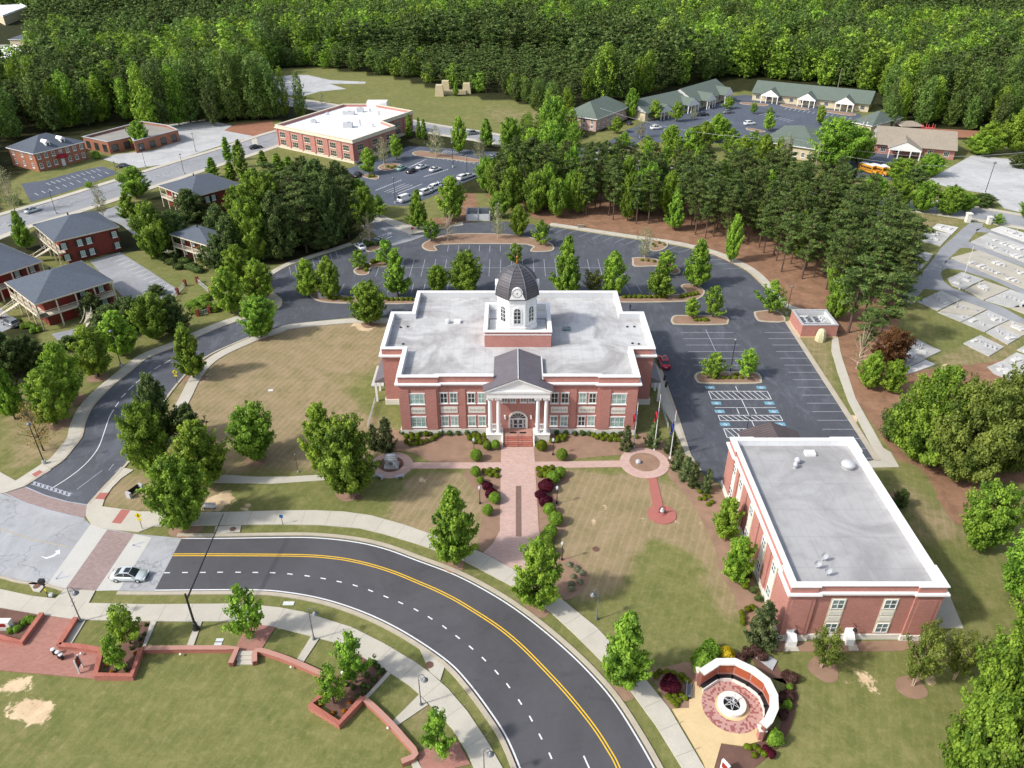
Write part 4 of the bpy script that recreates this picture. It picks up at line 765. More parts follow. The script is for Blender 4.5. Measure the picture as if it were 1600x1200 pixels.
# tower
tx0, tx1, ty0, ty1 = X0 - 5.75, X0 + 5.75, 117.0, 128.2; tp = [(tx0, ty0), (tx1, ty0), (tx1, ty1), (tx0, ty1)]; tz = 13.15
b = MB(); ring(b, tp, 0, .35, 10.2, tz); tb = b.build('tower_base', 'brick_wall', H)
b = MB(); b.prism(mitre(tp, .36), 10.2, 12.0); b.build('tower_terrace', 'louvre', tb)
b = MB(); ring(b, tp, .16, .5, tz, tz + .16); b.build('tower_coping', 'white_paint', tb)
b = MB(); ring(b, tp, .07, -.01, 12.55, 12.7); b.build('tower_band', 'white_paint', tb)
b = MB(); ring(b, mitre(tp, .52), 0, .06, 12.01, tz); b.build('tower_lining', 'white_paint', tb)
for s in (-1, 1): 
    MB().box(X0 + s * 4.6 - .08, X0 + s * 4.6 + .08, 120.5, 124, 12.01, 12.9).build('roof_pipe', 'black_metal', tb) if False else MB().path([(X0 + s * 3.4, 122.5, 12.9), (X0 + s * 5.0, 122.5, 12.9), (X0 + s * 5.0, 118.3, 12.9)], .07).build('roof_pipe', 'black_metal', tb)
OC = (X0 - .1, 122.5); ap = 3.35
def octo(r, c=OC): return [(c[0] + r / math.cos(math.pi / 8) * math.cos(math.pi / 8 + k * math.pi / 4), c[1] + r / math.cos(math.pi / 8) * math.sin(math.pi / 8 + k * math.pi / 4)) for k in range(8)]
b = MB(); b.prism(octo(ap), 12.0, 18.3); bf = b.build('belfry', 'white_paint', H)
b = MB(); b.prism(octo(ap + .18), 12.0, 12.9); b.prism(octo(ap + .12), 17.75, 18.0); b.build('belfry_trim', 'white_paint', bf)
for k in range(8):
    a = k * math.pi / 4 - math.pi / 2; n_ = (math.cos(a), math.sin(a)); u_ = (-n_[1], n_[0]); o = (OC[0] + n_[0] * ap, OC[1] + n_[1] * ap)
    for (hw_, zb_, zc_, pr_, mt, nm) in ((.78, 13.55, 16.0, .10, 'white_paint', 'window'), (.55, 13.75, 16.0, .13, 'glass_dark', 'pane')):
        pts = [(hw_, zb_)] + [(hw_ * math.cos(math.pi * i / 12), zc_ + hw_ * math.sin(math.pi * i / 12)) for i in range(13)] + [(-hw_, zb_)]; N = len(pts)
        P = lambda u, z, d: (o[0] + u_[0] * u + n_[0] * d, o[1] + u_[1] * u + n_[1] * d, z)
        mm = MB(); mm.add([P(u, z, pr_) for u, z in pts] + [P(u, z, 0) for u, z in pts], [tuple(range(N))] + [((i + 1) % N, i, N + i, N + (i + 1) % N) for i in range(N)])
        wo = mm.build(nm, mt, bf if nm == 'window' else wo_)
        if nm == 'window': wo_ = wo
    mm = MB(); f_ = (o, u_, n_); mm.obox(f_, -.04, .04, .13, .16, 13.75, 16.5)
    for zz in (14.5, 15.25, 15.98): mm.obox(f_, -.54, .54, .13, .155, zz - .035, zz + .035)
    mm.build('window_bars', 'white_paint', wo_)
# dome
prof = [(ap + .42, 18.3), (ap + .4, 18.42), (ap + .3, 19.3), (ap + .05, 20.3), (ap - .4, 21.2), (ap - 1.05, 22.05), (ap - 1.85, 22.75), (ap - 2.65, 23.2), (.3, 23.45), (.12, 23.55)]
b = MB(); cs = 1 / math.cos(math.pi / 8); b.lathe(OC, [(r * cs, z) for r, z in prof], 8, math.pi / 8); dm = b.build('dome', 'dome_roof', H)
b = MB()
for k in range(8):
    a = math.pi / 8 + k * math.pi / 4; b.path([(OC[0] + r * cs * math.cos(a), OC[1] + r * cs * math.sin(a), z + .03) for r, z in prof[:-1]], .06, 5)
b.build('dome_rib', 'grey_metal', dm)
b = MB(); b.lathe(OC, [(.3, 23.4), (.26, 23.8), (.15, 24.2), (.1, 24.35), (.18, 24.45), (.26, 24.62), (.18, 24.8), (.06, 24.95), (.05, 26.5), (.01, 27.4)], 14); b.build('finial', 'gold', dm, True)
for k in range(0, 8, 2):
    a = k * math.pi / 4 - math.pi / 2; n_ = (math.cos(a), math.sin(a)); u_ = (-n_[1], n_[0]); d0 = ap + .46; o = (OC[0] + n_[0] * d0, OC[1] + n_[1] * d0); P = lambda u, z, d: (o[0] + u_[0] * u + n_[0] * d, o[1] + u_[1] * u + n_[1] * d, z)
    R_ = .95; zc = 19.62; pts = [(1.35, 18.45), (1.12, 18.9), (.93, 19.45)] + [(R_ * math.cos(math.radians(t)) * 1.0, zc + R_ * math.sin(math.radians(t))) for t in range(0, 181, 15)] + [(-.93, 19.45), (-1.12, 18.9), (-1.35, 18.45)]; N = len(pts)
    mm = MB(); mm.add([P(u, z, 0) for u, z in pts] + [P(u, z, -.9) for u, z in pts], [tuple(range(N))] + [((i + 1) % N, i, N + i, N + (i + 1) % N) for i in range(N)]); ck = mm.build('clock', 'white_paint', dm)
    mm = MB()
    for t in range(0, 360, 12):
        c1, s1, c2, s2 = math.cos(math.radians(t)), math.sin(math.radians(t)), math.cos(math.radians(t + 12)), math.sin(math.radians(t + 12))
        mm.add([P(.84 * c1, zc + .84 * s1, .02), P(.84 * c2, zc + .84 * s2, .02), P(.77 * c2, zc + .77 * s2, .02), P(.77 * c1, zc + .77 * s1, .02)], [(0, 1, 2, 3)])
    for h in range(12):
        c1, s1 = math.cos(h * math.pi / 6), math.sin(h * math.pi / 6); w0 = .028
        mm.add([P(.72 * c1 - w0 * s1, zc + .72 * s1 + w0 * c1, .02), P(.72 * c1 + w0 * s1, zc + .72 * s1 - w0 * c1, .02), P(.58 * c1 + w0 * s1, zc + .58 * s1 - w0 * c1, .02), P(.58 * c1 - w0 * s1, zc + .58 * s1 + w0 * c1, .02)], [(0, 3, 2, 1)])
    mm.build('clock_dial', 'black_metal', ck)
    mm = MB()
    for ang, L_, w0 in ((265, .42, .05), (207, .62, .035)):
        c1, s1 = math.cos(math.radians(ang)), math.sin(math.radians(ang))
        mm.add([P(-w0 * s1 - .1 * c1, zc + w0 * c1 - .1 * s1, .035), P(w0 * s1 - .1 * c1, zc - w0 * c1 - .1 * s1, .035), P(L_ * c1, zc + L_ * s1, .035)], [(0, 1, 2), (2, 1, 0)])
    mm.build('clock_hands', 'black_metal', ck)
# roof furniture
rf = MB(); c = G(700, 505, 10.2); rf.lathe(c, [(.35, 10.2), (.35, 10.6), (.5, 10.65), (.45, 10.95), (.2, 11.1)], 12); rf.build('roof_vent', 'louvre', H)
c = G(714.5, 504, 10.2); MB().box(c[0] - .6, c[0] + .6, c[1] - .5, c[1] + .5, 10.2, 10.7).build('roof_hatch', 'white_paint', H)
c = G(885, 515, 10.2); m_ = MB(); m_.box(c[0] - .7, c[0] + .7, c[1] - .6, c[1] + .6, 10.2, 10.55); m_.build('skylight', 'glass_mid', H)
for px, py in ((613, 511), (637, 511), (630, 538), (980, 511), (991, 511), (988, 537), (998, 538), (626, 512)): c = G(px, py, 10.2); MB().lathe(c, [(.2, 10.2), (.2, 10.38)], 10).build('roof_drain', 'black_metal', H)
# ------------------------------------------------------------------ annex
A = thing('annex_building', 'brick annex with flat grey roof and white parapet at the right of the lawn', 'building', (41, 77, 0))
ax0, ax1, ay0, ay1 = 32.1, 50.0, 62.6, 91.7; az = 8.95; c5 = 3.2; r5 = .22
ap_ = [(ax0 + c5, ay0 + r5), (ax1 - c5, ay0 + r5), (ax1 - c5, ay0), (ax1, ay0), (ax1, ay0 + c5), (ax1 - r5, ay0 + c5), (ax1 - r5, ay1 - c5), (ax1, ay1 - c5), (ax1, ay1), (ax1 - c5, ay1), (ax1 - c5, ay1 - r5), (ax0 + c5, ay1 - r5), (ax0 + c5, ay1), (ax0, ay1), (ax0, ay1 - c5), (ax0 + r5, ay1 - c5), (ax0 + r5, ay0 + c5), (ax0, ay0 + c5), (ax0, ay0), (ax0 + c5, ay0)]
core = [(ax0 + .6, ay0 + .6), (ax1 - .6, ay0 + .6), (ax1 - .6, ay1 - .6), (ax0 + .6, ay1 - .6)]
MB().prism(core, 0, 8.05).build('roof', 'roof_annex', A)
b = MB(); ring(b, ap_, 0, .2, 0, az); b.build('wall', 'brick_wall', A)
b = MB(); ring(b, [core[0], core[1], core[2], core[3]], .0, .1, 8.06, az); b.build('parapet_lining', 'roof_white', A)
b = MB(); b2 = [(ax0, ay0), (ax1, ay0), (ax1, ay1), (ax0, ay1)]; ring(b, ap_, .15, .35, az, az + .14); ring(b, [(ax0 + .1, ay0 + .1), (ax1 - .1, ay0 + .1), (ax1 - .1, ay1 - .1), (ax0 + .1, ay1 - .1)], -.2, .62, az + .002, az + .136); b.build('coping', 'white_paint', A)
b = MB(); ring(b, ap_, .38, -.01, 7.75, 8.0); b.build('cornice', 'white_paint', A); b = MB(); ring(b, ap_, .18, -.01, 0, .85); b.build('plinth', 'stone_base', A)
b = MB(); ring(b, ap_, .07, -.01, 7.1, 7.25); b.build('brick_belt', 'brick_wall', A)
def annexcol(f, u, hw=.75, cols=2):
    m_ = MB(); m_.obox(f, u - hw - .15, u + hw + .15, 0, .05, 1.0, 6.9); c_ = m_.build('window_bay', 'cream_paint', A)
    for z0, z1 in ((1.15, 2.75), (5.2, 6.75)): window(A, f, u - hw, u + hw, z0, z1, cols, 2, 'glass_mid', proud=.14, sill=False)
    m_ = MB(); m_.obox(f, u - hw, u + hw, .05, .1, 3.1, 3.85); m_.obox(f, u - hw, u + hw, .05, .1, 4.1, 4.85); m_.build('spandrel', 'white_stone', c_)
fA = ((0, ay0 + r5), (1, 0), (0, -1))
for px in (1304, 1385): annexcol(fA, F(px, 965, ay0)[0])
fL = ((ax0 + r5, 0), (0, -1), (-1, 0))
for y in (68.5, 72.9, 79.0, 84.6, 88.0): annexcol(fL, -y, .7)
b = MB()
for y in (66.3, 70.6, 76, 82, 86.4): b.obox(fL, -y - .5, -y + .5, 0, .16, .86, 7.08)
b.build('pilaster', 'brick_wall', A)
for cx in (ax0 + 1.6, ax1 - 1.6): f_ = ((cx, ay0), (1, 0), (0, -1)); MB().obox(f_, -1.15, 1.15, 0, .05, 1.2, 6.8).build('corner_panel', 'brick_wall', A)
fR = ((ax1 - r5, 0), (0, 1), (1, 0))
for y in (68.5, 73.5, 79, 84.5): annexcol(fR, y, .7)
for px, w_ in ((1236, 1.1), (1328, .95)):
    X, _ = F(px, 985, ay0); m_ = MB(); yy = ay0 + (0 if px < 1300 else r5)
    m_.add([(X - w_ / 2, yy - 1.1, 0), (X + w_ / 2, yy - 1.1, 0), (X + w_ / 2, yy - .0, 0), (X - w_ / 2, yy - .0, 0), (X - w_ / 2, yy - 1.1, 1.0), (X + w_ / 2, yy - 1.1, 1.0), (X + w_ / 2, yy, 1.9), (X - w_ / 2, yy, 1.9)], [(0, 1, 5, 4), (1, 2, 6, 5), (3, 0, 4, 7), (4, 5, 6, 7)]); dv = m_.build('door_canopy', 'white_paint', A)
    m_ = MB(); m_.path([(X + .3, yy, 2.6), (X + .3, yy - .7, 2.9), (X + .3, yy - .7, 2.5)], .04); m_.lathe((X + .3, yy - .7), [(.28, 2.2), (.1, 2.55)], 10); m_.build('wall_lamp', 'black_metal', A)
# canopy at the back
m_ = MB(); ex0, ex1, xr_, yb_, yfr = 35.8, 45.3, 40.6, 99.6, ay1 - .1
for s, e in ((-1, ex0), (1, ex1)): m_.add([(xr_, yfr, 6.5), (e, yfr, 4.6), (e, yb_, 4.6), (xr_, yb_, 6.5), (xr_, yfr, 6.3), (e, yfr, 4.4), (e, yb_, 4.4), (xr_, yb_, 6.3)], [(0, 1, 2, 3) if s > 0 else (3, 2, 1, 0), (1, 5, 6, 2), (2, 6, 7, 3), (4, 7, 6, 5)])
cn = m_.build('canopy_roof', 'canopy_metal', A)
m_ = MB(); m_.add([(ex0 + .2, yb_ - .1, 4.3), (ex1 - .2, yb_ - .1, 4.3), (xr_, yb_ - .1, 6.3)], [(0, 2, 1)]); m_.box(ex0 + .1, ex1 - .1, yb_ - .5, yb_ - .12, 3.9, 4.35); m_.box(ex0 + .1, ex0 + .4, yfr, yb_ - .5, 3.9, 4.35); m_.box(ex1 - .4, ex1 - .1, yfr, yb_ - .5, 3.9, 4.35); m_.build('canopy_beam', 'white_paint', cn)
for x in (ex0 + .4, ex1 - .4): MB().lathe((x, yb_ - .4), [(.25, 0), (.25, .3), (.2, .35), (.18, 3.9)], 12).build('canopy_post', 'white_paint', cn)
def roofdome(root, px, py, r, name='roof_vent', z=8.05):
    c = G(px, py, z); m_ = MB(); m_.lathe(c, [(r * .8, z), (r * .8, z + .35), (r, z + .4), (r * .9, z + .75), (r * .5, z + 1.0), (.05, z + 1.08)], 16); return m_.build(name, 'galvanised', root, True)
roofdome(A, 1324, 730, 1.0); roofdome(A, 1245, 724, .45); roofdome(A, 1242, 731, .35); c = G(1265, 710, 8.05); MB().box(c[0] - .7, c[0] + .7, c[1] - .5, c[1] + .5, 8.05, 8.5).build('roof_hatch', 'white_paint', A)
for k, (px, py) in enumerate(((1275, 888), (1291, 899), (1285, 876))):
    c = G(px, py, 8.05); m_ = MB(); m_.tube((c[0], c[1], 8.05), (c[0], c[1], 8.8), .06)
    vs = [(c[0] + .45 * r_ * math.cos(a), c[1] - .2 + .18 * (1 - r_) + .0, 9.0 + .45 * r_ * math.sin(a)) for r_ in (0.05, .6, 1) for a in [6.2832 * i / 12 for i in range(12)]]
    m_.add([(x, y - .3 * (z - 9.0) * -1, z) for x, y, z in vs], [(i, (i + 1) % 12, 12 + (i + 1) % 12, 12 + i) for i in range(12)] + [(12 + i, 12 + (i + 1) % 12, 24 + (i + 1) % 12, 24 + i) for i in range(12)] + [tuple(range(12))]); m_.build('satellite_dish', 'galvanised', A)
# ------------------------------------------------------------------ generic far buildings
def rectframe(Sx, Ex, Wx):
    u = Vector(Ex) - Vector(Sx); L = u.length; u /= L; n = Vector((-u.y, u.x)); d = (Vector(Wx) - Vector(Sx)).dot(n)
    if d < 0: d = -d; n = -n
    return Vector(Sx), u, n, L, d
def hip(root, o, u, n, L, D_, ze, zr, ov=.5, mat='shingle_slate', name='roof', fascia='cream_paint', ridge=None):
    P = lambda a, b, z: (o.x + u.x * a + n.x * b, o.y + u.y * a + n.y * b, z)
    m_ = MB(); hw = D_ / 2 + ov; k = ridge if ridge is not None else hw
    k = min(k, L / 2 + ov - .5)
    c = [P(-ov, -ov, ze), P(L + ov, -ov, ze), P(L + ov, D_ + ov, ze), P(-ov, D_ + ov, ze), P(-ov + k, D_ / 2, zr), P(L + ov - k, D_ / 2, zr)]
    m_.add(c, [(0, 1, 5, 4), (1, 2, 5), (2, 3, 4, 5), (3, 0, 4), (3, 2, 1, 0)]); r = m_.build(name, mat, root)
    f = MB(); q = [(x, y) for x, y, z in c[:4]]; ring(f, q if sum(a[0] * b[1] - b[0] * a[1] for a, b in zip(q, q[1:] + q[:1])) > 0 else q[::-1], .04, .02, ze - .28, ze - .01); f.build('fascia', fascia, r)
    return r
def boxwall(root, o, u, n, L, D_, z0, z1, mat, name='wall', a0=0, b0=0):
    P = lambda a, b: (o.x + u.x * a + n.x * b, o.y + u.y * a + n.y * b)
    q = [P(a0, b0), P(L, b0), P(L, D_), P(a0, D_)]
    if sum(a[0] * b[1] - b[0] * a[1] for a, b in zip(q, q[1:] + q[:1])) < 0: q = q[::-1]
    return MB().prism(q, z0, z1).build(name, mat, root)
def faces(o, u, n, L, D_):
    O = (o.x, o.y); return {'front': (O, (u.x, u.y), (-n.x, -n.y)), 'left': (O, (n.x, n.y), (-u.x, -u.y)), 'right': ((o.x + u.x * L, o.y + u.y * L), (n.x, n.y), (u.x, u.y)), 'back': ((o.x + n.x * D_, o.y + n.y * D_), (u.x, u.y), (n.x, n.y))}
def shuttered(root, f, u, z0, z1, hw=.55, sh=True):
    w_ = window(root, f, u - hw, u + hw, z0, z1, 2, 3, 'curtain', sill=True)
    if sh:
        m_ = MB(); m_.obox(f, u - hw - .5, u - hw - .02, 0, .08, z0, z1); m_.obox(f, u + hw + .02, u + hw + .5, 0, .08, z0, z1); m_.build('shutters', 'black_metal', w_)
    return w_
def veranda_house(label, Sp, Ep, Wp, ze=6.3, zr=9.3, ver=('front', 'left'), stairs=(), wins=()):
    Sx, Ex, Wx = [G(*p, ze) for p in (Sp, Ep, Wp)]; o, u, n, L, D_ = rectframe(Sx, Ex, Wx)
    T_ = thing('brick_office', label, 'building', (o.x, o.y, 0)); vf = 1.9 if 'front' in ver else .4; vl = 1.9 if 'left' in ver else .4
    hip(T_, o, u, n, L, D_, ze, zr, .05)
    boxwall(T_, o, u, n, L - .4, D_ - .4, 0, ze - .02, 'brick_dark', 'wall', vl, vf)
    f = faces(o, u, n, L, D_)
    for side, v, LL in (('front', vf, L), ('left', vl, D_)):
        if side not in ver: continue
        fr_ = f[side]; m_ = MB(); m_.obox(fr_, 0.05, LL - .1, -v, -.05, 2.85, 3.15); dk = m_.build('balcony_floor', 'cream_paint', T_)
        m_ = MB(); k = int(LL / 3.4); 
        for i in range(k + 1):
            uu = .2 + (LL - .5) * i / k; MB().obox(fr_, uu - .12, uu + .12, -.32, -.08, 0, ze - .3).build('veranda_post', 'cream_paint', T_)
        m_.obox(fr_, .1, LL - .1, -.24, -.16, 4.1, 4.18); uu = .3
        while uu < LL - .2: m_.obox(fr_, uu, uu + .05, -.22, -.18, 3.15, 4.1); uu += .3
        m_.build('balcony_railing', 'cream_paint', dk)
        fi = ((fr_[0][0] - fr_[2][0] * v, fr_[0][1] - fr_[2][1] * v), fr_[1], fr_[2])
        for i in range(k):
            uu = .2 + (LL - .5) * (i + .5) / k
            for z0 in (.9, 3.9): 
                if uu > 2.5: shuttered(T_, fi, uu, z0, z0 + 1.7, .5) if i % 3 != 1 else MB().obox(fi, uu - .5, uu + .5, 0, .07, z0 - .85, z0 + 1.35).build('door', 'sign_red', T_)
    for side, us in wins:
        for uu in us:
            for z0 in (1.0, 3.9): shuttered(T_, f[side] if side not in ver else f[side], uu * (L if side in ('front', 'back') else D_), z0, z0 + 1.5) if side not in ver else None
    for side, uu, sg in stairs:
        fr_ = f[side]; m_ = MB(); N = 14; pts = []
        for i in range(N + 1):
            t = i / N; a = math.pi / 2 * t; pts.append((uu + sg * (-3.2 * (1 - math.cos(a))), .1 + 4.2 * math.sin(a), 3.0 * (1 - t)))
        (ox, oy), (ux, uy), (nx_, ny_) = fr_
        for (a1, b1, z1), (a2, b2, z2) in zip(pts, pts[1:]):
            dx, dy = a2 - a1, b2 - b1; l = math.hypot(dx, dy); px_, py_ = -dy / l * .65, dx / l * .65
            q = [(a1 + px_, b1 + py_), (a1 - px_, b1 - py_), (a2 - px_, b2 - py_), (a2 + px_, b2 + py_)]; q = [(ox + ux * a_ + nx_ * b_, oy + uy * a_ + ny_ * b_) for a_, b_ in q]
            m_.add([(x, y, z) for (x, y) in q for z in (max(0, z2 - .15), z2 + .12)], [(1, 3, 5, 7), (0, 1, 7, 6), (6, 7, 5, 4), (4, 5, 3, 2), (2, 3, 1, 0)])
        s_ = m_.build('curved_stair', 'cream_paint', T_); m_ = MB()
        for sgn in (-1, 1):
            R_ = []
            for i, (a1, b1, z1) in enumerate(pts):
                j = min(i, N - 1); dx, dy = pts[j + 1][0] - pts[j][0], pts[j + 1][1] - pts[j][1]; l = math.hypot(dx, dy); aa, bb = a1 - dy / l * .65 * sgn, b1 + dx / l * .65 * sgn; R_.append((ox + ux * aa + nx_ * bb, oy + uy * aa + ny_ * bb, z1 + 1.0))
            m_.path(R_, .06, 5)
        m_.build('stair_rail', 'cream_paint', s_)
    q = MB(); c = o + u * L * .45 + n * D_ * .55; q.lathe((c.x, c.y), [(.18, zr - .8), (.18, zr + .4)], 8); q.build('roof_vent', 'black_metal', T_)
    return T_, o, u, n, L, D_
veranda_house('veranda office with slate hip roof and curved stairs, nearest the tree lined drive', (54, 475.6), (176.6, 438), (11.2, 439.6), stairs=(('front', 9.2, 1), ('left', 11.5, -1)))
veranda_house('brick veranda office cut by the left edge of the frame', (-34, 440), (66.6, 407.7), (-70, 400), ver=('front',))
veranda_house('brick office with shuttered windows and slate hip roof between the road and grey lot', (83.6, 378), (185.6, 354), (54, 350), ver=('left',), stairs=(('left', 6, -1),), wins=(('front', (.12, .36, .5, .9)),))
veranda_house('slate roofed brick office half hidden behind trees beside the far road', (297.5, 309), (377, 287.6), (247, 290), ver=('left',), wins=(('front', (.3, .42, .8)),))
veranda_house('white balconied brick office mostly covered by dark trees', (328.7, 385), (368, 370), (263.5, 366), ver=('left',), zr=8.5)
def hipbuilding(name, label, Sp, Ep, Wp, ze, zr, wall, roof, cat='building', rows=((1, 2.4),), nf=6, nl=4, frame='white_paint', ov=.5, dark='glass_dark', ridge=None):
    Sx, Ex, Wx = [G(*p, ze) for p in (Sp, Ep, Wp)]; o, u, n, L, D_ = rectframe(Sx, Ex, Wx); T_ = thing(name, label, cat, (o.x, o.y, 0))
    hip(T_, o, u, n, L, D_, ze, zr, ov, roof, fascia='white_paint', ridge=ridge); boxwall(T_, o, u, n, L, D_, 0, ze - .02, wall); f = faces(o, u, n, L, D_)
    for side, k, LL in (('front', nf, L), ('left', nl, D_), ('right', nl, D_)):
        for i in range(k):
            for z0, z1 in rows: window(T_, f[side], LL * (i + .5) / k - .55, LL * (i + .5) / k + .55, z0, z1, 2, 2, dark, frame)
    return T_, o, u, n, L, D_, f
T_, o, u, n, L, D_, f = hipbuilding('brick_house', 'two storey brick house with slate hip roof, two white dormers and dark red awning', (52.4, 239.5), (130, 221), (28.3, 226), 6.2, 9.8, 'brick_brown', 'shingle_slate', 'house', ((1.0, 2.6), (4.0, 5.5)), 7, 3)
for k in (.36, .66):
    c = o + u * (L * k) + n * 1.6; fd = ((c.x, c.y), (u.x, u.y), (-n.x, -n.y)); m_ = MB(); m_.obox(fd, -.75, .75, -2.4, 0, 6.6, 8.2); P = lambda a, b, z: (c.x + u.x * a + n.x * b, c.y + u.y * a + n.y * b, z)
    m_.add([P(-.95, -.15, 8.2), P(.95, -.15, 8.2), P(0, -.15, 9.0), P(-.95, 3, 8.2), P(.95, 3, 8.2), P(0, 3, 9.0)], [(0, 1, 2), (0, 2, 5, 3), (1, 4, 5, 2)]); d_ = m_.build('dormer', 'white_paint', T_); MB().obox(fd, -.4, .4, .01, .05, 6.9, 8.0).build('pane', 'glass_dark', d_)
c = o + u * (L * .5); m_ = MB(); P = lambda a, b, z: (c.x + u.x * a - n.x * b, c.y + u.y * a - n.y * b, z)
m_.add([P(2.0 * math.cos(a) * s, 1.9 * b_, 3.0 + 1.1 * math.sin(a) * s) for b_, s in ((0, 1), (.75, .8), (1, .45)) for a in [math.pi * i / 10 for i in range(11)]], [(r * 11 + i, r * 11 + i + 1, (r + 1) * 11 + i + 1, (r + 1) * 11 + i) for r in (0, 1) for i in range(10)] + [tuple(range(22, 33))]); m_.build('awning', 'awning_red', T_); MB().obox(f['front'], L * .5 - .6, L * .5 + .6, 0, .08, 0, 2.3).build('door', 'white_paint', T_)
m_ = MB(); c2 = f['front']; m_.add([(c2[0][0] + c2[1][0] * (L * .5 + .5 * math.cos(a)) + c2[2][0] * .06, c2[0][1] + c2[1][1] * (L * .5 + .5 * math.cos(a)) + c2[2][1] * .06, 4.8 + .5 * math.sin(a)) for a in [6.2832 * i / 12 for i in range(12)]], [tuple(range(12)), tuple(range(11, -1, -1))]); m_.build('round_window', 'white_paint', T_)
# low flat brick office
def flat(name, label, pts, ztop, wallm, roofm, cornm='white_paint', cat='building', par=.7, zpx=None, copw=.2, cor=True):
    q = GG(pts, ztop if zpx is None else zpx)
    if sum(a[0] * b[1] - b[0] * a[1] for a, b in zip(q, q[1:] + q[:1])) < 0: q = q[::-1]
    T_ = thing(name, label, cat, (q[0][0], q[0][1], 0)); m_ = MB(); ring(m_, q, 0, .35, 0, ztop); m_.build('wall', wallm, T_); MB().prism(mitre(q, .36), 0, ztop - par).build('roof', roofm, T_)
    m_ = MB(); ring(m_, q, copw, .45, ztop, ztop + .2)
    if cor: ring(m_, q, copw + .25, -.01, ztop - .95, ztop - .6); ring(m_, q, .1, -.01, ztop - .6, ztop - .002)
    m_.build('cornice', cornm, T_); return T_, q
T_, q = flat('brick_office', 'low flat roofed brick office with deep window bays beside the forest edge', [(129, 214), (168, 222), (205, 214), (209, 221), (278, 203), (262, 196), (222, 190)], 4.2, 'brick_brown', 'roof_greyflat', 'granite_grey', cor=False)
for i in range(len(q)):
    p_, r_ = q[i], q[(i + 1) % len(q)]; fw_, LL = fr(p_, r_)
    if fw_[2][1] < 0 and LL > 6:
        k = int(LL / 4)
        for j in range(k): window(T_, fw_, LL * (j + .5) / k - 1.2, LL * (j + .5) / k + 1.2, .4, 3.0, 3, 1, 'glass_dark', 'black_metal', sill=False)
# white roofed brick building
zh = hsolve(554, 256, 219.6)
T_, q = flat('brick_building', 'two storey red brick building with bright white flat roof beside a car park', [(430, 195.5), (550, 219.6), (616.8, 197), (596, 189.5), (644, 173.5), (584, 163), (536, 163)], zh, 'brick_wall', 'roof_white', 'cream_paint', par=.9)
print('white bldg height', zh)
for i in range(len(q)):
    fw_, LL = fr(q[i], q[(i + 1) % len(q)])
    if fw_[2][1] < 0 or fw_[2][0] > .5:
        k = max(1, int(LL / 6.2)); m_ = MB()
        for j in range(k):
            for z0, z1 in ((1.2, 3.2), (zh * .5, zh * .5 + 2.0)): window(T_, fw_, LL * (j + .5) / k - 1.5, LL * (j + .5) / k + 1.5, z0, z1, 3, 2, 'glass_dark', 'cream_paint')
            m_.obox(fw_, LL * (j + .5) / k - 3.0, LL * (j + .5) / k - 2.3, 0, .2, .6, zh - 1.2)
        m_.build('pilaster', 'brick_wall', T_); MB().obox(fw_, 0, LL, 0, .12, 0, .9).build('plinth', 'cream_paint', T_)
for px, py, a_, b_, h_ in ((490, 192, 2, 1.6, 1.2), (512, 180, 1.2, 1, 1), (545, 179, 4.5, 2, 1.3), (563, 175, 2.5, 2, 1.6), (544, 199, 3.4, 2.6, 1.8), (578, 162 + 12, .8, .8, 1), (583, 198, .7, .7, .9), (592, 180, .8, .8, 1.4), (563, 196, .5, .5, 2)):
    c = G(px, py, zh - .9); m_ = MB(); m_.box(c[0] - a_ / 2, c[0] + a_ / 2, c[1] - b_ / 2, c[1] + b_ / 2, zh - .9, zh - .9 + h_); m_.lathe(c, [(min(a_, b_) * .35, zh - .9 + h_), (min(a_, b_) * .35, zh - .7 + h_)], 10); m_.build('rooftop_unit', 'galvanised', T_)
c = G(590, 166, zh - .9); MB().box(c[0] - 4, c[0] + 4, c[1] - 2, c[1] + 2, zh - .9, zh + 1.2).build('stair_house', 'roof_white', T_)
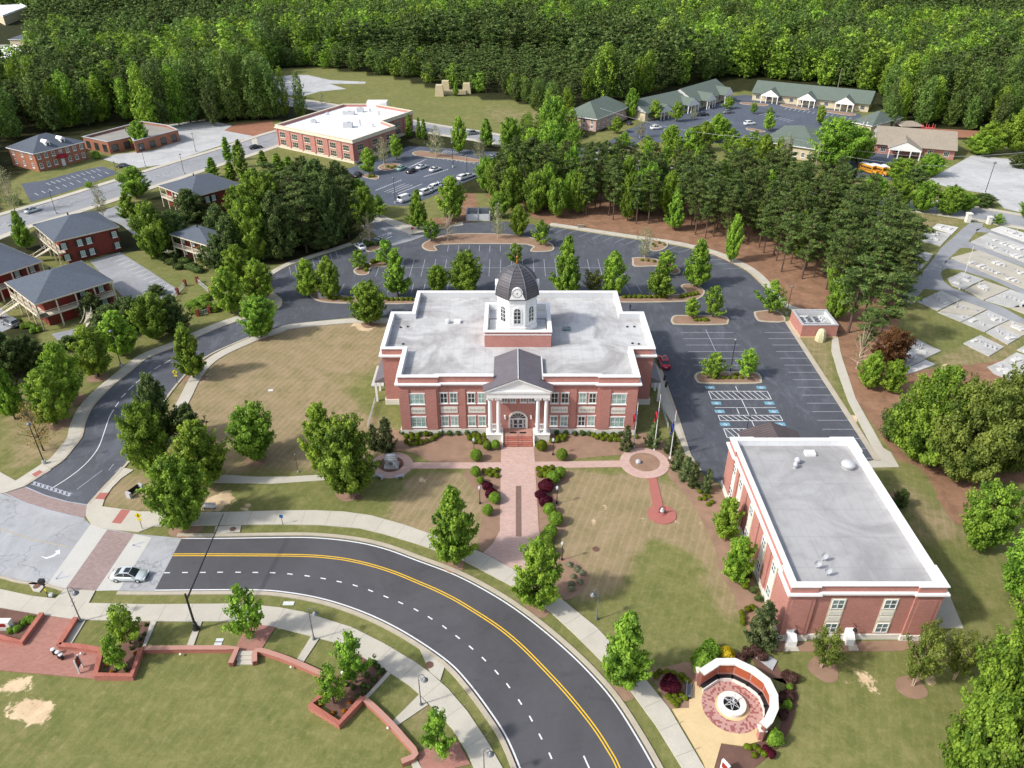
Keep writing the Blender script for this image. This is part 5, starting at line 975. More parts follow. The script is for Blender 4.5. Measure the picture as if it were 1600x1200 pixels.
# pink office and green roofed ones
hs = hsolve(931.8, 206, 185.6)
hipbuilding('office_building', 'pinkish three storey office with green grey hip roof at the edge of the woods', (931.8, 185.6), (982, 166), (897, 173), hs, hs + 4.6, 'pink_brick', 'shingle_green', rows=((.9, 2.3), (hs * .55, hs * .55 + 1.5)), nf=7, nl=4, ov=.7)
T_, o, u, n, L, D_, f = hipbuilding('office_building', 'tan office with green grey hip roof seen above the pine grove', (1192.5, 219.6), (1275, 232), (1215, 195), 4.6, 8.6, 'tan_siding', 'shingle_green', rows=((.9, 2.6),), nf=7, nl=4, ov=.8)
hipbuilding('office_building', 'small green roofed office half hidden behind the large bright tree', (1332, 190), (1362, 196), (1350, 172), 4.2, 7.4, 'tan_siding', 'shingle_green', rows=((.9, 2.4),), nf=3, nl=3, ov=.6)
def strip(label, Fl, Fr, depth, ze, zr, gables, roofm='shingle_green', wallm='tan_siding', name='strip_building', gw=4.2, posts=True, gdeep=2.6):
    a, b_ = G(*Fl, ze), G(*Fr, ze); u = Vector(b_) - Vector(a); L = u.length; u /= L; n = Vector((-u.y, u.x)); 
    if n.y < 0: n = -n
    o = Vector(a); T_ = thing(name, label, 'building', (o.x, o.y, 0)); P = lambda p, q, z: (o.x + u.x * p + n.x * q, o.y + u.y * p + n.y * q, z)
    boxwall(T_, o + n * 1.2, u, n, L, depth - 1.2, 0, ze - .02, wallm)
    m_ = MB(); h = depth / 2; m_.add([P(-.5, 0, ze), P(L + .5, 0, ze), P(L + .5, h, zr), P(-.5, h, zr), P(-.5, depth + .6, ze), P(L + .5, depth + .6, ze)], [(0, 1, 2, 3), (3, 2, 5, 4), (0, 4, 5, 1)]); r_ = m_.build('roof', roofm, T_)
    m_ = MB(); m_.add([P(-.3, .3, ze), P(-.3, depth, ze), P(-.3, h, zr - .15)], [(0, 1, 2), (2, 1, 0)]); m_.add([P(L + .3, .3, ze), P(L + .3, depth, ze), P(L + .3, h, zr - .15)], [(0, 1, 2), (2, 1, 0)]); m_.build('gable_end', 'white_paint', T_)
    fr_ = ((o.x + n.x * 1.2, o.y + n.y * 1.2), (u.x, u.y), (-n.x, -n.y)); k = int(L / 5)
    for i in range(k): window(T_, fr_, L * (i + .5) / k - .9, L * (i + .5) / k + .9, .8, 2.6, 3, 1, 'glass_dark', sill=False)
    for g in gables:
        c = g * L; zg = ze + (zr - ze) * .62; m_ = MB()
        m_.add([P(c - gw, -gdeep, ze), P(c, -gdeep, zg), P(c, h * .62, zg), P(c - gw, 0.3, ze), P(c + gw, -gdeep, ze), P(c + gw, .3, ze)], [(0, 1, 2, 3), (1, 4, 5, 2)]); gr = m_.build('gable_roof', roofm, T_)
        m_ = MB(); m_.add([P(c - gw + .3, -gdeep + .15, ze + .0), P(c + gw - .3, -gdeep + .15, ze + .0), P(c, -gdeep + .15, zg - .12)], [(0, 1, 2)]); fo = ((o.x + u.x * c - n.x * gdeep, o.y + u.y * c - n.y * gdeep), (u.x, u.y), (-n.x, -n.y)); m_.obox(fo, -gw + .3, gw - .3, -.4, -.16, ze - .5, ze); m_.build('gable_front', 'white_paint', gr)
        for s in (-gw + .6, -gw * .35, gw * .35, gw - .6): MB().obox(fo, s - .15, s + .15, -.4, -.12, 0, ze - .5).build('gable_post', 'white_paint', gr)
    return T_, o, u, n, L
strip('green roofed row of offices with white gables, left wing nearest the woods', (1012, 177), (1082, 160.5), 17, 3.4, 7.4, (.32, .93)); strip('green roofed row of offices with white gables, uphill wing ending by the lot corner', (1088, 160), (1141.5, 143), 17, 3.6, 8.2, (.3, .82))
strip('long green roofed row of offices with three white gables facing the lot', (1175.5, 145), (1358, 163.5), 17, 3.4, 7.6, (.17, .49, .81))
T_, o, u, n, L = strip('brown roofed brick school with white gabled entrance canopy', (1369.6, 225.5), (1494, 236), 22, 3.4, 7.6, (.36,), 'shingle_brown', 'brick_wall', 'school_building', 5.6, gdeep=4.5)
def hut(label, px, py, w_, d_, ze, zr, name='shelter'):
    c = G(px, py); T_ = thing(name, label, 'shelter', (c[0], c[1], 0)); o = Vector((c[0] - w_ / 2, c[1])); hip(T_, o, Vector((1, 0)), Vector((0, 1)), w_, d_, ze, zr, .4, 'shingle_brown')
    for a in (.1, w_ - .1):
        for b_ in (.1, d_ - .1): MB().box(o.x + a - .1, o.x + a + .1, o.y + b_ - .1, o.y + b_ + .1, 0, ze).build('post', 'wood_grey', T_)
    return T_
hut('small brown roofed shelter beside the school', 1366, 228, 4, 4, 2.4, 3.6); hut('grey roofed play shelter behind the school', 1423, 206, 8, 6, 2.4, 3.6)
# distant roofs on the left and top
flat('flat_building', 'flat white roofed building cut by the left edge behind the trees', [(-30, 72), (10, 92), (52, 80), (20, 70)], 6, 'tan_siding', 'roof_white'); flat('flat_building', 'pale storefront with orange awnings at the top left corner', [(-30, 8), (4, 24), (42, 10), (10, -4)], 7, 'tan_siding', 'roof_white')
hipbuilding('house', 'grey roofed house among the woods near the top left', (52, 62), (70, 58), (44, 55), 5, 8, 'tan_siding', 'shingle_slate', 'house', ((1, 2.4),), 3, 2); hipbuilding('house', 'small grey roofed house showing between treetops left of centre', (142, 70), (158, 67), (138, 64), 9, 11, 'tan_siding', 'shingle_slate', 'house', ((1, 2.4),), 3, 2)
# chiller enclosure
q = GG([(1236.5, 483.4), (1254.4, 507.8), (1310, 507.2), (1291, 483.4)], 2.9); q = [q[1], q[2], (q[2][0], q[3][1]), (q[1][0], q[0][1])]; q = [(q[3][0] if False else q[0][0], q[0][1]), (q[1][0], q[0][1]), (q[1][0], q[2][1]), (q[0][0], q[2][1])]
T_ = thing('chiller_enclosure', 'square brick screen wall around silver cooling units at the car park corner', 'enclosure', (q[0][0], q[0][1], 0))
m_ = MB(); ring(m_, q, 0, .35, .25, 2.8); m_.build('wall', 'brick_wall', T_); m_ = MB(); ring(m_, q, .06, .42, 2.8, 2.92); m_.build('coping', 'granite_grey', T_); m_ = MB(); ring(m_, q, .12, .36, 0, .25); m_.build('plinth', 'concrete_tan', T_); MB().poly(mitre(q, .36), .2).build('floor', 'concrete', T_)
m_ = MB(); ring(m_, mitre(q, .43), 0, .04, .21, 2.79); m_.build('screen_lining', 'louvre', T_)
cx_, cy_ = (q[0][0] + q[1][0]) / 2 - .3, (q[0][1] + q[2][1]) / 2
m_ = MB(); m_.box(cx_ - 3.2, cx_ + 3.2, cy_ - 1.3, cy_ + 1.3, .5, 2.2); ch = m_.build('chiller', 'galvanised', T_)
for i in range(4):
    for j in (-.6, .6): m_ = MB(); m_.lathe((cx_ - 2.3 + i * 1.5, cy_ + j), [(.5, 2.2), (.5, 2.45), (.42, 2.45), (.42, 2.3), (.05, 2.3)], 14); m_.build('fan', 'grey_metal', ch)
m_ = MB(); m_.path([(q[0][0] + .8, cy_ - 2.2, 2.1), (cx_ + .3, cy_ - 2.2, 2.1), (cx_ + .6, cy_ - 2.2, 1.8), (cx_ + .6, cy_ - 2.2, .6)], .16, 8); m_.path([(q[0][0] + .8, cy_ + 1.9, 2.1), (cx_ - .5, cy_ + 1.9, 2.1), (cx_ - .5, cy_ + 1.9, .6)], .16, 8); m_.build('pipe', 'white_paint', ch); MB().box(q[1][0] - 2.2, q[1][0] - 1, cy_ - 1.2, cy_ + 1.8, .25, 2.4).build('cabinet', 'louvre', T_)
# bin enclosure
c = G(729, 346); T_ = thing('bin_enclosure', 'pale masonry bin enclosure of two open bays behind the car park', 'enclosure', (c[0], c[1], 0)); Lq = mpp(729, 346) * 36
m_ = MB()
for k in range(3): m_.box(c[0] + Lq * k / 2 - .15, c[0] + Lq * k / 2 + .15, c[1], c[1] + 5.5, 0, 2.2)
m_.box(c[0], c[0] + Lq, c[1] + 5.3, c[1] + 5.5, 0, 2.2); m_.build('wall', 'granite_grey', T_)
for k in (0, 1): MB().box(c[0] + Lq * k / 2 + .2, c[0] + Lq * (k + 1) / 2 - .2, c[1] + .1, c[1] + .2, .1, 2.1).build('gate', 'louvre', T_); MB().box(c[0] + Lq * k / 2 + .9, c[0] + Lq * (k + 1) / 2 - .9, c[1] + 1.5, c[1] + 4, .1, 1.4).build('bin', 'grey_metal', T_)
# stone gate in the meadow
c = G(688, 147); T_ = thing('stone_entrance_wall', 'pale stone entrance wall with square towers in the far meadow', 'wall', (c[0], c[1], 0)); k = mpp(688, 147)
for dx, dy, h in ((0, 0, 5), (7, 10, 5), (41, 6, 4.6)): x, y = c[0] + dx * k, c[1] + dy - 4; m_ = MB(); m_.add([(x - 2.1, y - 2, 0), (x + 2.1, y - 2, 0), (x + 2.1, y + 2, 0), (x - 2.1, y + 2, 0), (x - 1.6, y - 1.5, h), (x + 1.6, y - 1.5, h), (x + 1.6, y + 1.5, h), (x - 1.6, y + 1.5, h)], [(0, 1, 5, 4), (1, 2, 6, 5), (2, 3, 7, 6), (3, 0, 4, 7), (4, 5, 6, 7)]); m_.build('stone_tower', 'tan_stone', T_)
MB().box(c[0] + 1, c[0] + 40 * k, c[1] - 1, c[1] + .2, 0, 1.9).build('stone_wall', 'tan_stone', T_)
# ------------------------------------------------------------------ park walls
def wallrun(label, px, h=.62, w_=.5, group=None):
    pts = GG(px); T_ = thing('brick_wall', label, 'wall', (pts[0][0], pts[0][1], 0), group); m_ = MB(); stripto(m_, pts, -w_ / 2, w_ / 2, 0, h)
    for e in (0, -1):
        a, b_ = offset(pts, -w_ / 2)[e], offset(pts, w_ / 2)[e]; m_.add([(a[0], a[1], 0), (b_[0], b_[1], 0), (b_[0], b_[1], h), (a[0], a[1], h)], [(0, 1, 2, 3), (3, 2, 1, 0)])
    m_.build('wall', 'brick_low', T_); m_ = MB(); stripto(m_, pts, -w_ / 2 - .06, w_ / 2 + .06, h + .002, h + .09); m_.build('coping', 'brick_low', T_)
    for px_, py_ in GLOBES.get(label, []): pass
    return T_
GLOBES = {}
wallrun('low red brick wall edging the planting bed at the far left of the park', [(68, 963), (36, 1008), (0, 1000), (-60, 988)])
wallrun('straight low red brick wall between the brick patio and the first small lawn', [(121, 970), (94, 1013)])
wallrun('low red brick wall from the patio corner to the zigzag planter', [(94, 1013), (125, 1015), (161, 1021)])
wallrun('angular red brick planter wall around the two small trees left of the lawn', [(161, 1021), (152, 1061), (208, 1062), (223, 1019)], .75)
wallrun('long gently curved red brick wall between the planter and the concrete steps', [(223, 1019), (290, 1018), (355, 1018), (372, 1019), (362, 1042)], .65)
wallrun('curved red brick wall from the steps to the pointed planter', spline([(399, 1040), (402, 1022), (430, 1028), (462, 1040), (500, 1057), (512, 1064)], 3), .65)
wallrun('pointed red brick planter wall around the shrubs at the lawn edge', [(504, 1092), (486, 1108), (531, 1137), (568, 1096)], .75)
wallrun('curved red brick wall running down to the lower patio', spline([(568, 1096), (587, 1112), (612, 1137), (632, 1160), (650, 1184), (628, 1196)], 3), .65)
c = G(383, 1030); T_ = thing('steps', 'three pale concrete steps in a gap of the curved brick wall', 'steps', (c[0], c[1], 0))
for i in range(3): a = G(370, 1039 - i * 6); b_ = G(397, 1039 - i * 6); MB().box(a[0], b_[0], a[1], a[1] + .6, 0, .15 + .13 * i).build('tread', 'concrete', T_)
GL = [(129, 1021), (284, 1022), (456, 1042), (608, 1137), (1125, 1000)]
def globe_light(px, py, label):
    x, y = G(px, py); T_ = thing('wall_light', label, 'light', (x, y, 0)); MB().box(x - .06, x + .06, y - .1, y + .02, .3, .42).build('bracket', 'grey_metal', T_); m_ = MB(); m_.lathe((x, y - .16), [(.02, .28), (.12, .34), (.15, .42), (.12, .5), (.02, .56)], 10); m_.build('globe', 'white_paint', T_, True)
globe_light(129, 1023, 'small white globe light on the patio wall'); globe_light(284, 1024, 'small white globe light on the long curved wall'); globe_light(456, 1044, 'small white globe light on the wall right of the steps'); globe_light(607, 1139, 'small white globe light on the wall near the lower patio')
# ------------------------------------------------------------------ lamps and poles
def goose():
    T_ = thing('street_lamp', 'x', 'street lamp'); m_ = MB(); m_.lathe((0, 0), [(.2, 0), (.2, .25), (.12, .45), (.075, .8), (.055, 4.6), (.04, 4.7)], 10); m_.build('pole', 'grey_metal', T_, True)
    pts = [(0, 0, 4.5), (0, 0, 5.1)] + [(.35 - .35 * math.cos(a), 0, 5.1 + .42 * math.sin(a)) for a in [math.pi * i / 8 for i in range(1, 9)]] + [(.7, 0, 4.95)]; m_ = MB(); m_.path(pts, .035, 6); m_.path([(0, 0, 4.3), (.3, 0, 4.75), (.1, 0, 5.2)], .02, 5); ar_ = m_.build('arm', 'grey_metal', T_)
    m_ = MB(); m_.lathe((.7, 0), [(.4, 4.55), (.36, 4.62), (.2, 4.8), (.1, 4.95)], 14); m_.build('lamp_shade', 'grey_metal', ar_, True); m_ = MB(); m_.box(-.02, .02, -.4, .4, 2.9, 2.94); m_.box(-.02, .02, -.3, .3, 3.5, 3.54); m_.build('banner_bracket', 'grey_metal', T_); return T_
def place(proto, px, py, rz, label, group=None, scale=1, first=[], **kw):
    x, y = G(px, py)
    if proto.name not in USED: USED.add(proto.name); o = proto; o.location = (x, y, 0); o.rotation_euler = (0, 0, rz); o.scale = (scale,) * 3; o['label'] = label; 
    else: o = copytree(proto, (x, y, 0), rz, (scale,) * 3, label, group, **kw)
    if group: o['group'] = group
    return o
USED = set(); g1 = goose()
for px, py, rz, lb, sc_ in ((127, 972, 0, 'grey gooseneck street lamp at the brick patio beside the left crossing', 1.1), (491, 1000, 0, 'grey gooseneck street lamp at the curved south pavement above the steps', 1.0), (658, 1102, 0, 'grey gooseneck street lamp on the south pavement near the manhole', .95), (932, 968, 3.14, 'grey gooseneck street lamp on the lawn beside the curving north pavement', .95), (757, 1218, 0, 'grey gooseneck street lamp cut by the bottom edge of the frame', .95)): place(g1, px, py, rz, lb, scale=sc_)
def tallpole(h=7.5):
    T_ = thing('lamp_post', 'x', 'lamp post'); MB().lathe((0, 0), [(.3, 0), (.3, .7), (.28, .72)], 12).build('base', 'granite_grey', T_); m_ = MB(); m_.tube((0, 0, .7), (0, 0, h), .09, .06, 8); m_.build('pole', 'black_metal', T_)
    m_ = MB(); m_.lathe((0, 0), [(.1, h), (.32, h + .05), (.34, h + .3), (.2, h + .42), (.02, h + .46)], 12); m_.build('lamp_head', 'grey_metal', T_, True); return T_
t1 = tallpole()
for px, py, lb, s_ in ((70, 725, 'black lamp post on the grass left of the side drive entrance', 1), (190, 573, 'black lamp post among street trees beside the drive', 1), (420, 461, 'black lamp post at the rounded pavement tip by the car park', .85), (1229, 491, 'black lamp post beside the brick chiller enclosure', .85), (1140, 587, 'black lamp post in the island with two small trees', 1), (618, 318, 'black lamp post in the far car park with striped bays', 1), (1014, 349, 'black lamp post at the edge of the pine grove', .7), (1162, 695, 'white topped lamp post between the blue marked stalls', .75), (564, 372, 'black lamp post beside the white car at the entrance road', .8), (730, 277, 'black lamp post at the right edge of the far car park', .9), (602, 262, 'black lamp post beside the island in front of the white roofed building', .8), (466, 738, 'slim dark post on the lawn path right of the dark round tree', .45), (708, 262, 'tall grey lamp post by the far road junction', 1.1)): place(t1, px, py, 0, lb, scale=s_)
for i, (px, py) in enumerate(((228, 262), (306, 237), (288, 272), (88, 334), (186, 285))): place(t1, px, py, 0, 'slim dark lamp post along the far left road', 'lamp posts along the far road', scale=.85)
def garden():
    T_ = thing('garden_lamp', 'x', 'lamp post'); m_ = MB(); m_.lathe((0, 0), [(.16, 0), (.14, .3), (.06, .5), (.045, 2.7)], 10); m_.build('pole', 'black_metal', T_); m_ = MB(); m_.lathe((0, 0), [(.08, 2.7), (.2, 2.8), (.22, 3.1), (.12, 3.3), (.02, 3.4)], 8); m_.build('lantern', 'galvanised', T_); return T_
g2 = garden()
for px, py, lb in ((864, 711, 'lantern post between the front bed bushes right of the steps'), (750, 787, 'lantern post beside the maroon shrub left of the plaza'), (870, 787, 'lantern post beside the maroon shrubs right of the plaza'), (878, 875, 'lantern post in the lower bed right of the plaza'), (741, 711, 'lantern post in the bed left of the steps')): place(g2, px, py, 0, lb)
# traffic mast
x, y = G(307, 984); T_ = thing('signal_mast', 'tall dark traffic mast with long arm reaching over the dark road', 'traffic mast', (x, y, 0)); m_ = MB(); m_.lathe((x, y), [(.42, 0), (.42, .35), (.3, .6), (.26, 1.0), (.2, 1.3)], 12); m_.build('base', 'black_metal', T_, True)
hm = hsolve(307, 984, 928); m_ = MB(); m_.tube((x, y, 1.2), (x, y, hm), .15, .12, 10); m_.build('pole', 'black_metal', T_)
q0 = (x, y, hm - .9); e_ = G(349, 803, hm + .4); q1 = (e_[0], e_[1], hm + .4); m_ = MB(); m_.tube(q0, q1, .12, .06, 8); ar_ = m_.build('mast_arm', 'black_metal', T_)
v = Vector(q1) - Vector(q0); ang = math.atan2(v.y, v.x)
for t in (.72, .86):
    c = Vector(q0) + v * t; m_ = MB(); m_.box(-.18, .18, -.17, .17, -.75, .45); o = m_.build('signal_head', 'black_metal', ar_); o.location = (c.x - x, c.y - y, c.z); o.rotation_euler = (0, 0, ang); m_ = MB()
    for k in range(3): m_.tube((-.3, 0, .25 - k * .37), (-.18, 0, .25 - k * .37), .13, .13, 10)
    o2 = m_.build('signal_lens', 'rubber', ar_); o2.location = o.location; o2.rotation_euler = o.rotation_euler
# pedestrian signal
x, y = G(76, 933); T_ = thing('crossing_signal', 'black pedestrian signal post on the verge left of the white car', 'traffic signal', (x, y, 0)); MB().lathe((x, y), [(.14, 0), (.1, .3), (.06, .4), (.06, 3.0)], 8).build('pole', 'black_metal', T_); MB().box(x - .35, x + .3, y - .25, y + .25, 2.5, 3.1).build('signal_head', 'black_metal', T_); MB().box(x - .02, x + .16, y - .14, y - .06, 1.2, 1.6).build('push_button', 'sign_yellow', T_); MB().box(x + .1, x + .55, y - .1, y + .3, .13, .5).build('cabinet', 'louvre', T_)
def sign(px, py, label, mat, h=2.6, w_=.75, dia=True, name='road_sign'):
    x, y = G(px, py); T_ = thing(name, label, 'sign', (x, y, 0)); MB().tube((x, y, 0), (x, y, h), .04).build('post', 'black_metal', T_); m_ = MB()
    if dia: r = w_ * .7; m_.add([(x, y - .05, h - r), (x + r, y - .05, h), (x, y - .05, h + r), (x - r, y - .05, h), (x, y - .02, h - r), (x + r, y - .02, h), (x, y - .02, h + r), (x - r, y - .02, h)], [(0, 1, 2, 3), (7, 6, 5, 4), (0, 4, 5, 1), (1, 5, 6, 2), (2, 6, 7, 3), (3, 7, 4, 0)]); m_.box(x - .3, x + .3, y - .05, y - .02, h - r - .42, h - r - .08)
    else: m_.box(x - w_ / 2, x + w_ / 2, y - .05, y - .02, h - w_ * 1.1, h)
    s_ = m_.build('sign_plate', mat, T_)
    if dia:   # walking figure
        q = MB(); yy = y - .06; q.tube((x, yy - .01, h + .24), (x, yy + .01, h + .24), .055, .055, 8); q.tube((x, yy, h + .17), (x - .02, yy, h - .05), .045); q.tube((x - .02, yy, h - .05), (x + .12, yy, h - .28), .03); q.tube((x - .02, yy, h - .05), (x - .14, yy, h - .27), .03); q.tube((x, yy, h + .13), (x + .14, yy, h + .0), .025); q.tube((x, yy, h + .13), (x - .12, yy, h + .02), .025); q.build('walking_symbol', 'black_metal', s_)
sign(223, 827, 'yellow diamond pedestrian sign on the pavement by the crossing', 'sign_yellow'); sign(278, 600, 'yellow diamond pedestrian sign beside the side drive bend', 'sign_yellow'); sign(442, 820, 'small blue sign on the north pavement', 'sign_blue', 1.9, .5, False)
sign(645, 366, 'small red sign on a post at the entrance road corner', 'sign_red', 2.0, .6, False)
# flag poles
def flagpole(px, py, ty, label, flagm=None, fz=.7):
    h = hsolve(px, py, ty); x, y = G(px, py); T_ = thing('flagpole', label, 'flagpole', (x, y, 0)); m_ = MB(); m_.lathe((x, y), [(.22, 0), (.2, .2), (.09, .25), (.05, h)], 10); m_.build('pole', 'pole_white', T_); m_ = MB(); m_.lathe((x, y), [(.02, h), (.12, h + .1), (.02, h + .22)], 10); m_.build('finial', 'gold', T_, True)
    if flagm:
        m_ = MB(); N = 8; vs = []
        for i in range(N + 1):
            t = i / N
            for k in range(5): z = h * fz + .9 - k * .45 - t * .9; vs.append((x - .08 - t * .5 + .05 * math.sin(k), y - .08 + .14 * math.sin(t * 9 + k), z))
        fs = [(i * 5 + k, i * 5 + k + 1, (i + 1) * 5 + k + 1, (i + 1) * 5 + k) for i in range(N) for k in range(4)]; q = MB(); q.add(vs, fs); f_ = q.build('flag', flagm, T_)
        q = MB(); vs2 = [(a, b_ - .03, c_) for a, b_, c_ in vs[:20]]; q.add(vs2, [(i * 5 + k, i * 5 + k + 1, (i + 1) * 5 + k + 1, (i + 1) * 5 + k) for i in range(3) for k in range(2)]); q.build('flag_canton', 'flag_blue', f_)
    return T_
flagpole(990, 699, 629, 'white flagpole nearest the courthouse with limp red and blue flag', 'flag_red', .72); flagpole(1022, 703, 616, 'tallest white flagpole behind the paved circle', 'flag_red', .68); flagpole(1047, 716, 642, 'white flagpole with blue flag nearest the car park', 'flag_blue', .7)
flagpole(1499, 452, 384, 'tall white flagpole in the cemetery', None)
# ------------------------------------------------------------------ monuments
x, y = G(612, 731); T_ = thing('stone_monument', 'stepped grey granite monument with round seal in the paved circle', 'monument', (x, y, 0))
m_ = MB(); m_.box(x - 1.1, x + 1.1, y - .5, y + 1.1, .14, .45); m_.build('base', 'granite_grey', T_); m_ = MB(); m_.box(x - .9, x + .9, y - .3, y + .8, .45, 1.7); bd = m_.build('body', 'granite_grey', T_); m_ = MB(); m_.box(x - 1.0, x + 1.0, y - .4, y + .9, 1.7, 1.85); m_.box(x - .85, x + .85, y - .2, y + .7, 1.85, 2.15); m_.box(x - .7, x + .7, y - .05, y + .55, 2.15, 2.4); m_.build('cap', 'granite_grey', T_)
m_ = MB(); m_.tube((x, y - .33, 1.1), (x, y - .3, 1.1), .5, .5, 20); sl2 = m_.build('seal', 'louvre', bd); m_ = MB(); m_.tube((x, y - .345, 1.1), (x, y - .33, 1.1), .38, .38, 20); m_.build('seal_centre', 'grey_metal', sl2)
def stonebench(px, py, rz, label):
    x, y = G(px, py); T_ = thing('stone_bench', label, 'bench', (x, y, .1)); T_.rotation_euler = (0, 0, rz); T_.location = (x, y, .05); ORG[T_.name] = (0, 0, 0)
    MB().box(-.75, .75, -.25, .25, .38, .5).build('seat', 'granite_grey', T_)
    for s in (-.5, .5): MB().box(s - .1, s + .1, -.18, .18, 0, .38).build('leg', 'granite_grey', T_)
stonebench(625, 747, .35, 'pale stone bench at the lower right of the monument circle'); stonebench(594, 747, -.7, 'pale stone bench half under the big tree by the monument circle')
x, y = G(997, 724); m_ = MB(); m_.lathe((x, y), [(.45, .14), (.48, .35), (.38, .6), (.15, .75)], 7); tag(m_.build('plaque_boulder', 'granite_grey'), 'small dark boulder in the mulched flag circle', 'boulder')
x, y = G(1034, 803); T_ = thing('bell_monument', 'small silver bell on a black frame in the red paved circle', 'bell', (x, y, .1)); m_ = MB(); m_.lathe((x, y), [(.5, .11), (.5, .25)], 20); m_.build('base', 'red_concrete', T_); m_ = MB(); m_.path([(x - .45, y, .2), (x - .35, y, 1.3), (x + .35, y, 1.3), (x + .45, y, .2)], .05); m_.tube((x, y, 1.3), (x, y, 1.8), .03); m_.build('frame', 'black_metal', T_); m_ = MB(); m_.lathe((x, y), [(.36, .6), (.3, .72), (.2, .95), (.15, 1.15), (.03, 1.22)], 16); m_.build('bell', 'galvanised', T_, True)
x, y = G(1281, 532); m_ = MB(); m_.lathe((x, y), [(1.05, 0), (1.1, .7), (1.0, 1.5), (.8, 2.2), (.45, 2.6), (.1, 2.7)], 7, .4); tag(m_.build('boulder', 'boulder_stone'), 'large pale faceted boulder on the grass below the chiller enclosure', 'boulder')
x, y = G(1256, 1); 
# left swing bench by the side drive
x, y = G(212, 771); T_ = thing('swing_bench', 'small dark bench between pale stone ends on the bare patch', 'bench', (x, y, 0)); T_.rotation_euler = (0, 0, 1.1); ORG[T_.name] = (0, 0, 0)
for s in (-1.1, 1.1): MB().box(s - .18, s + .18, -.45, .45, 0, 1.0).build('end_block', 'granite_grey', T_)
MB().box(-.9, .9, -.3, .3, .4, .5).build('seat', 'black_metal', T_); MB().box(-.9, .9, .28, .36, .5, 1.05).build('backrest', 'black_metal', T_)
x, y = G(328, 795); T_ = thing('park_bench', 'white metal bench at the foot of the big tree by the crossing', 'bench', (x, y, 0)); MB().box(x - .9, x + .9, y - .25, y + .25, .4, .46).build('seat', 'louvre', T_); MB().box(x - .9, x + .9, y + .25, y + .31, .46, .95).build('backrest', 'louvre', T_)
for s in (-.75, .75): MB().box(x + s - .04, x + s + .04, y - .22, y + .22, 0, .4).build('leg', 'grey_metal', T_)
x, y = G(1076, 1083); T_ = thing('park_bench', 'grey metal bench at the edge of the tan memorial plaza', 'bench', (x, y, .07)); T_.rotation_euler = (0, 0, 1.35); ORG[T_.name] = (0, 0, 0)
for k in range(6): MB().box(-.85, .85, -.25 + k * .085, -.18 + k * .085, .42, .46).build('seat_slat', 'grey_metal', T_) if k == 0 else None
MB().box(-.85, .85, -.15, .27, .42, .46).build('seat', 'grey_metal', T_); MB().box(-.85, .85, .27, .33, .5, .95).build('backrest', 'grey_metal', T_)
for s in (-.75, .75): MB().box(s - .04, s + .04, -.25, .3, 0, .42).build('leg', 'black_metal', T_)
x, y = G(376 / 10 + 0 * 1 + 54, 1026); 
for px, py, lb, h in ((86, 1023, 'short white capped bin at the left of the patio trio', .9), (94, 1029, 'tall dark drinking fountain between the two patio bins', 1.1), (98, 1031, 'dark bin with white cap at the right of the patio trio', .9)):
    x, y = G(px, py); T_ = thing('bin' if 'bin' in lb[:18] or 'dark bin' in lb else 'drinking_fountain', lb, 'bin' if 'bin with' in lb or 'capped bin' in lb else 'fountain', (x, y, .1)); MB().lathe((x, y), [(.16, .1), (.2, .2), (.2, h)], 10).build('body', 'black_metal', T_); MB().lathe((x, y), [(.26, h), (.26, h + .1), (.1, h + .15)], 12).build('cap', 'louvre', T_)
# kiosk
a, b_ = G(125, 1053), G(130, 1043.5); T_ = thing('notice_board', 'leaning dark notice board on two white posts on the patio', 'notice board', (a[0], a[1], .1)); h = 2.3
for p_ in (a, b_): MB().box(p_[0] - .07, p_[0] + .07, p_[1] - .07, p_[1] + .07, .1, h).build('post', 'louvre', T_)
f_, LL = fr(a, b_); MB().obox(f_, .1, LL - .1, -.06, .06, .9, h - .1).build('board', 'black_metal', T_); m_ = MB(); m_.obox(f_, .2, LL - .2, .06, .08, 1.3, 1.9); m_.build('notice', 'sign_red', T_)  # board itself is plain black metal
# left signs
x, y = G(8, 982); T_ = thing('monument_sign', 'white pedestal sign with red panel at the far left edge', 'sign', (x, y, 0)); MB().box(x - 1.0, x + 1.0, y - .4, y + .4, 0, 1.4).build('body', 'white_stone', T_); MB().box(x - .95, x + .55, y - .43, y - .4, .75, 1.3).build('panel', 'sign_red', T_)
x, y = G(1131, 1208); T_ = thing('monument_sign', 'white framed sign with maroon panel at the bottom edge', 'sign', (x, y, 0)); T_.rotation_euler = (0, 0, -1.0); ORG[T_.name] = (0, 0, 0); MB().box(-.5, .5, -.12, .12, 0, 1.8).build('frame', 'white_paint', T_); MB().box(-.35, .35, .12, .15, .8, 1.6).build('panel', 'sign_red', T_); MB().box(-.35, .35, -.15, -.12, .8, 1.6).build('panel', 'sign_red', T_)
x, y = G(507, 466); T_ = thing('monument_sign', 'low grey sign in the island left of the courthouse', 'sign', (x, y, 0)); MB().box(x - 1.3, x + 1.3, y - .3, y + .3, .15, 1.5).build('body', 'granite_grey', T_); MB().box(x - .5, x + .5, y - .33, y - .3, .6, 1.2).build('panel', 'leaf_olive', T_)
for px, py, lb in ((538, 1052, 'rough white rock in the pointed planter'),):
    x, y = G(px, py); tag(MB().lathe((x, y), [(.4, 0), (.42, .2), (.25, .45), (.05, .5)], 6).build('rock', 'slab_white'), lb, 'rock')
for px, py, lb in ((343, 1001, 'upper pale green utility lid in the small lawn'), (341, 1006, 'lower pale green utility lid in the small lawn'), (451, 943, 'square concrete utility cover in the south verge'), (423, 610, 'flat white marker in the big west lawn')):
    x, y = G(px, py); s_ = .45 if px != 451 else .7; tag(MB().box(x - s_, x + s_, y - .3, y + .3, 0, .06 if px != 451 else .06).build('utility_cover', 'louvre'), lb, 'cover')
x, y = G(1165, 591 - 0); 
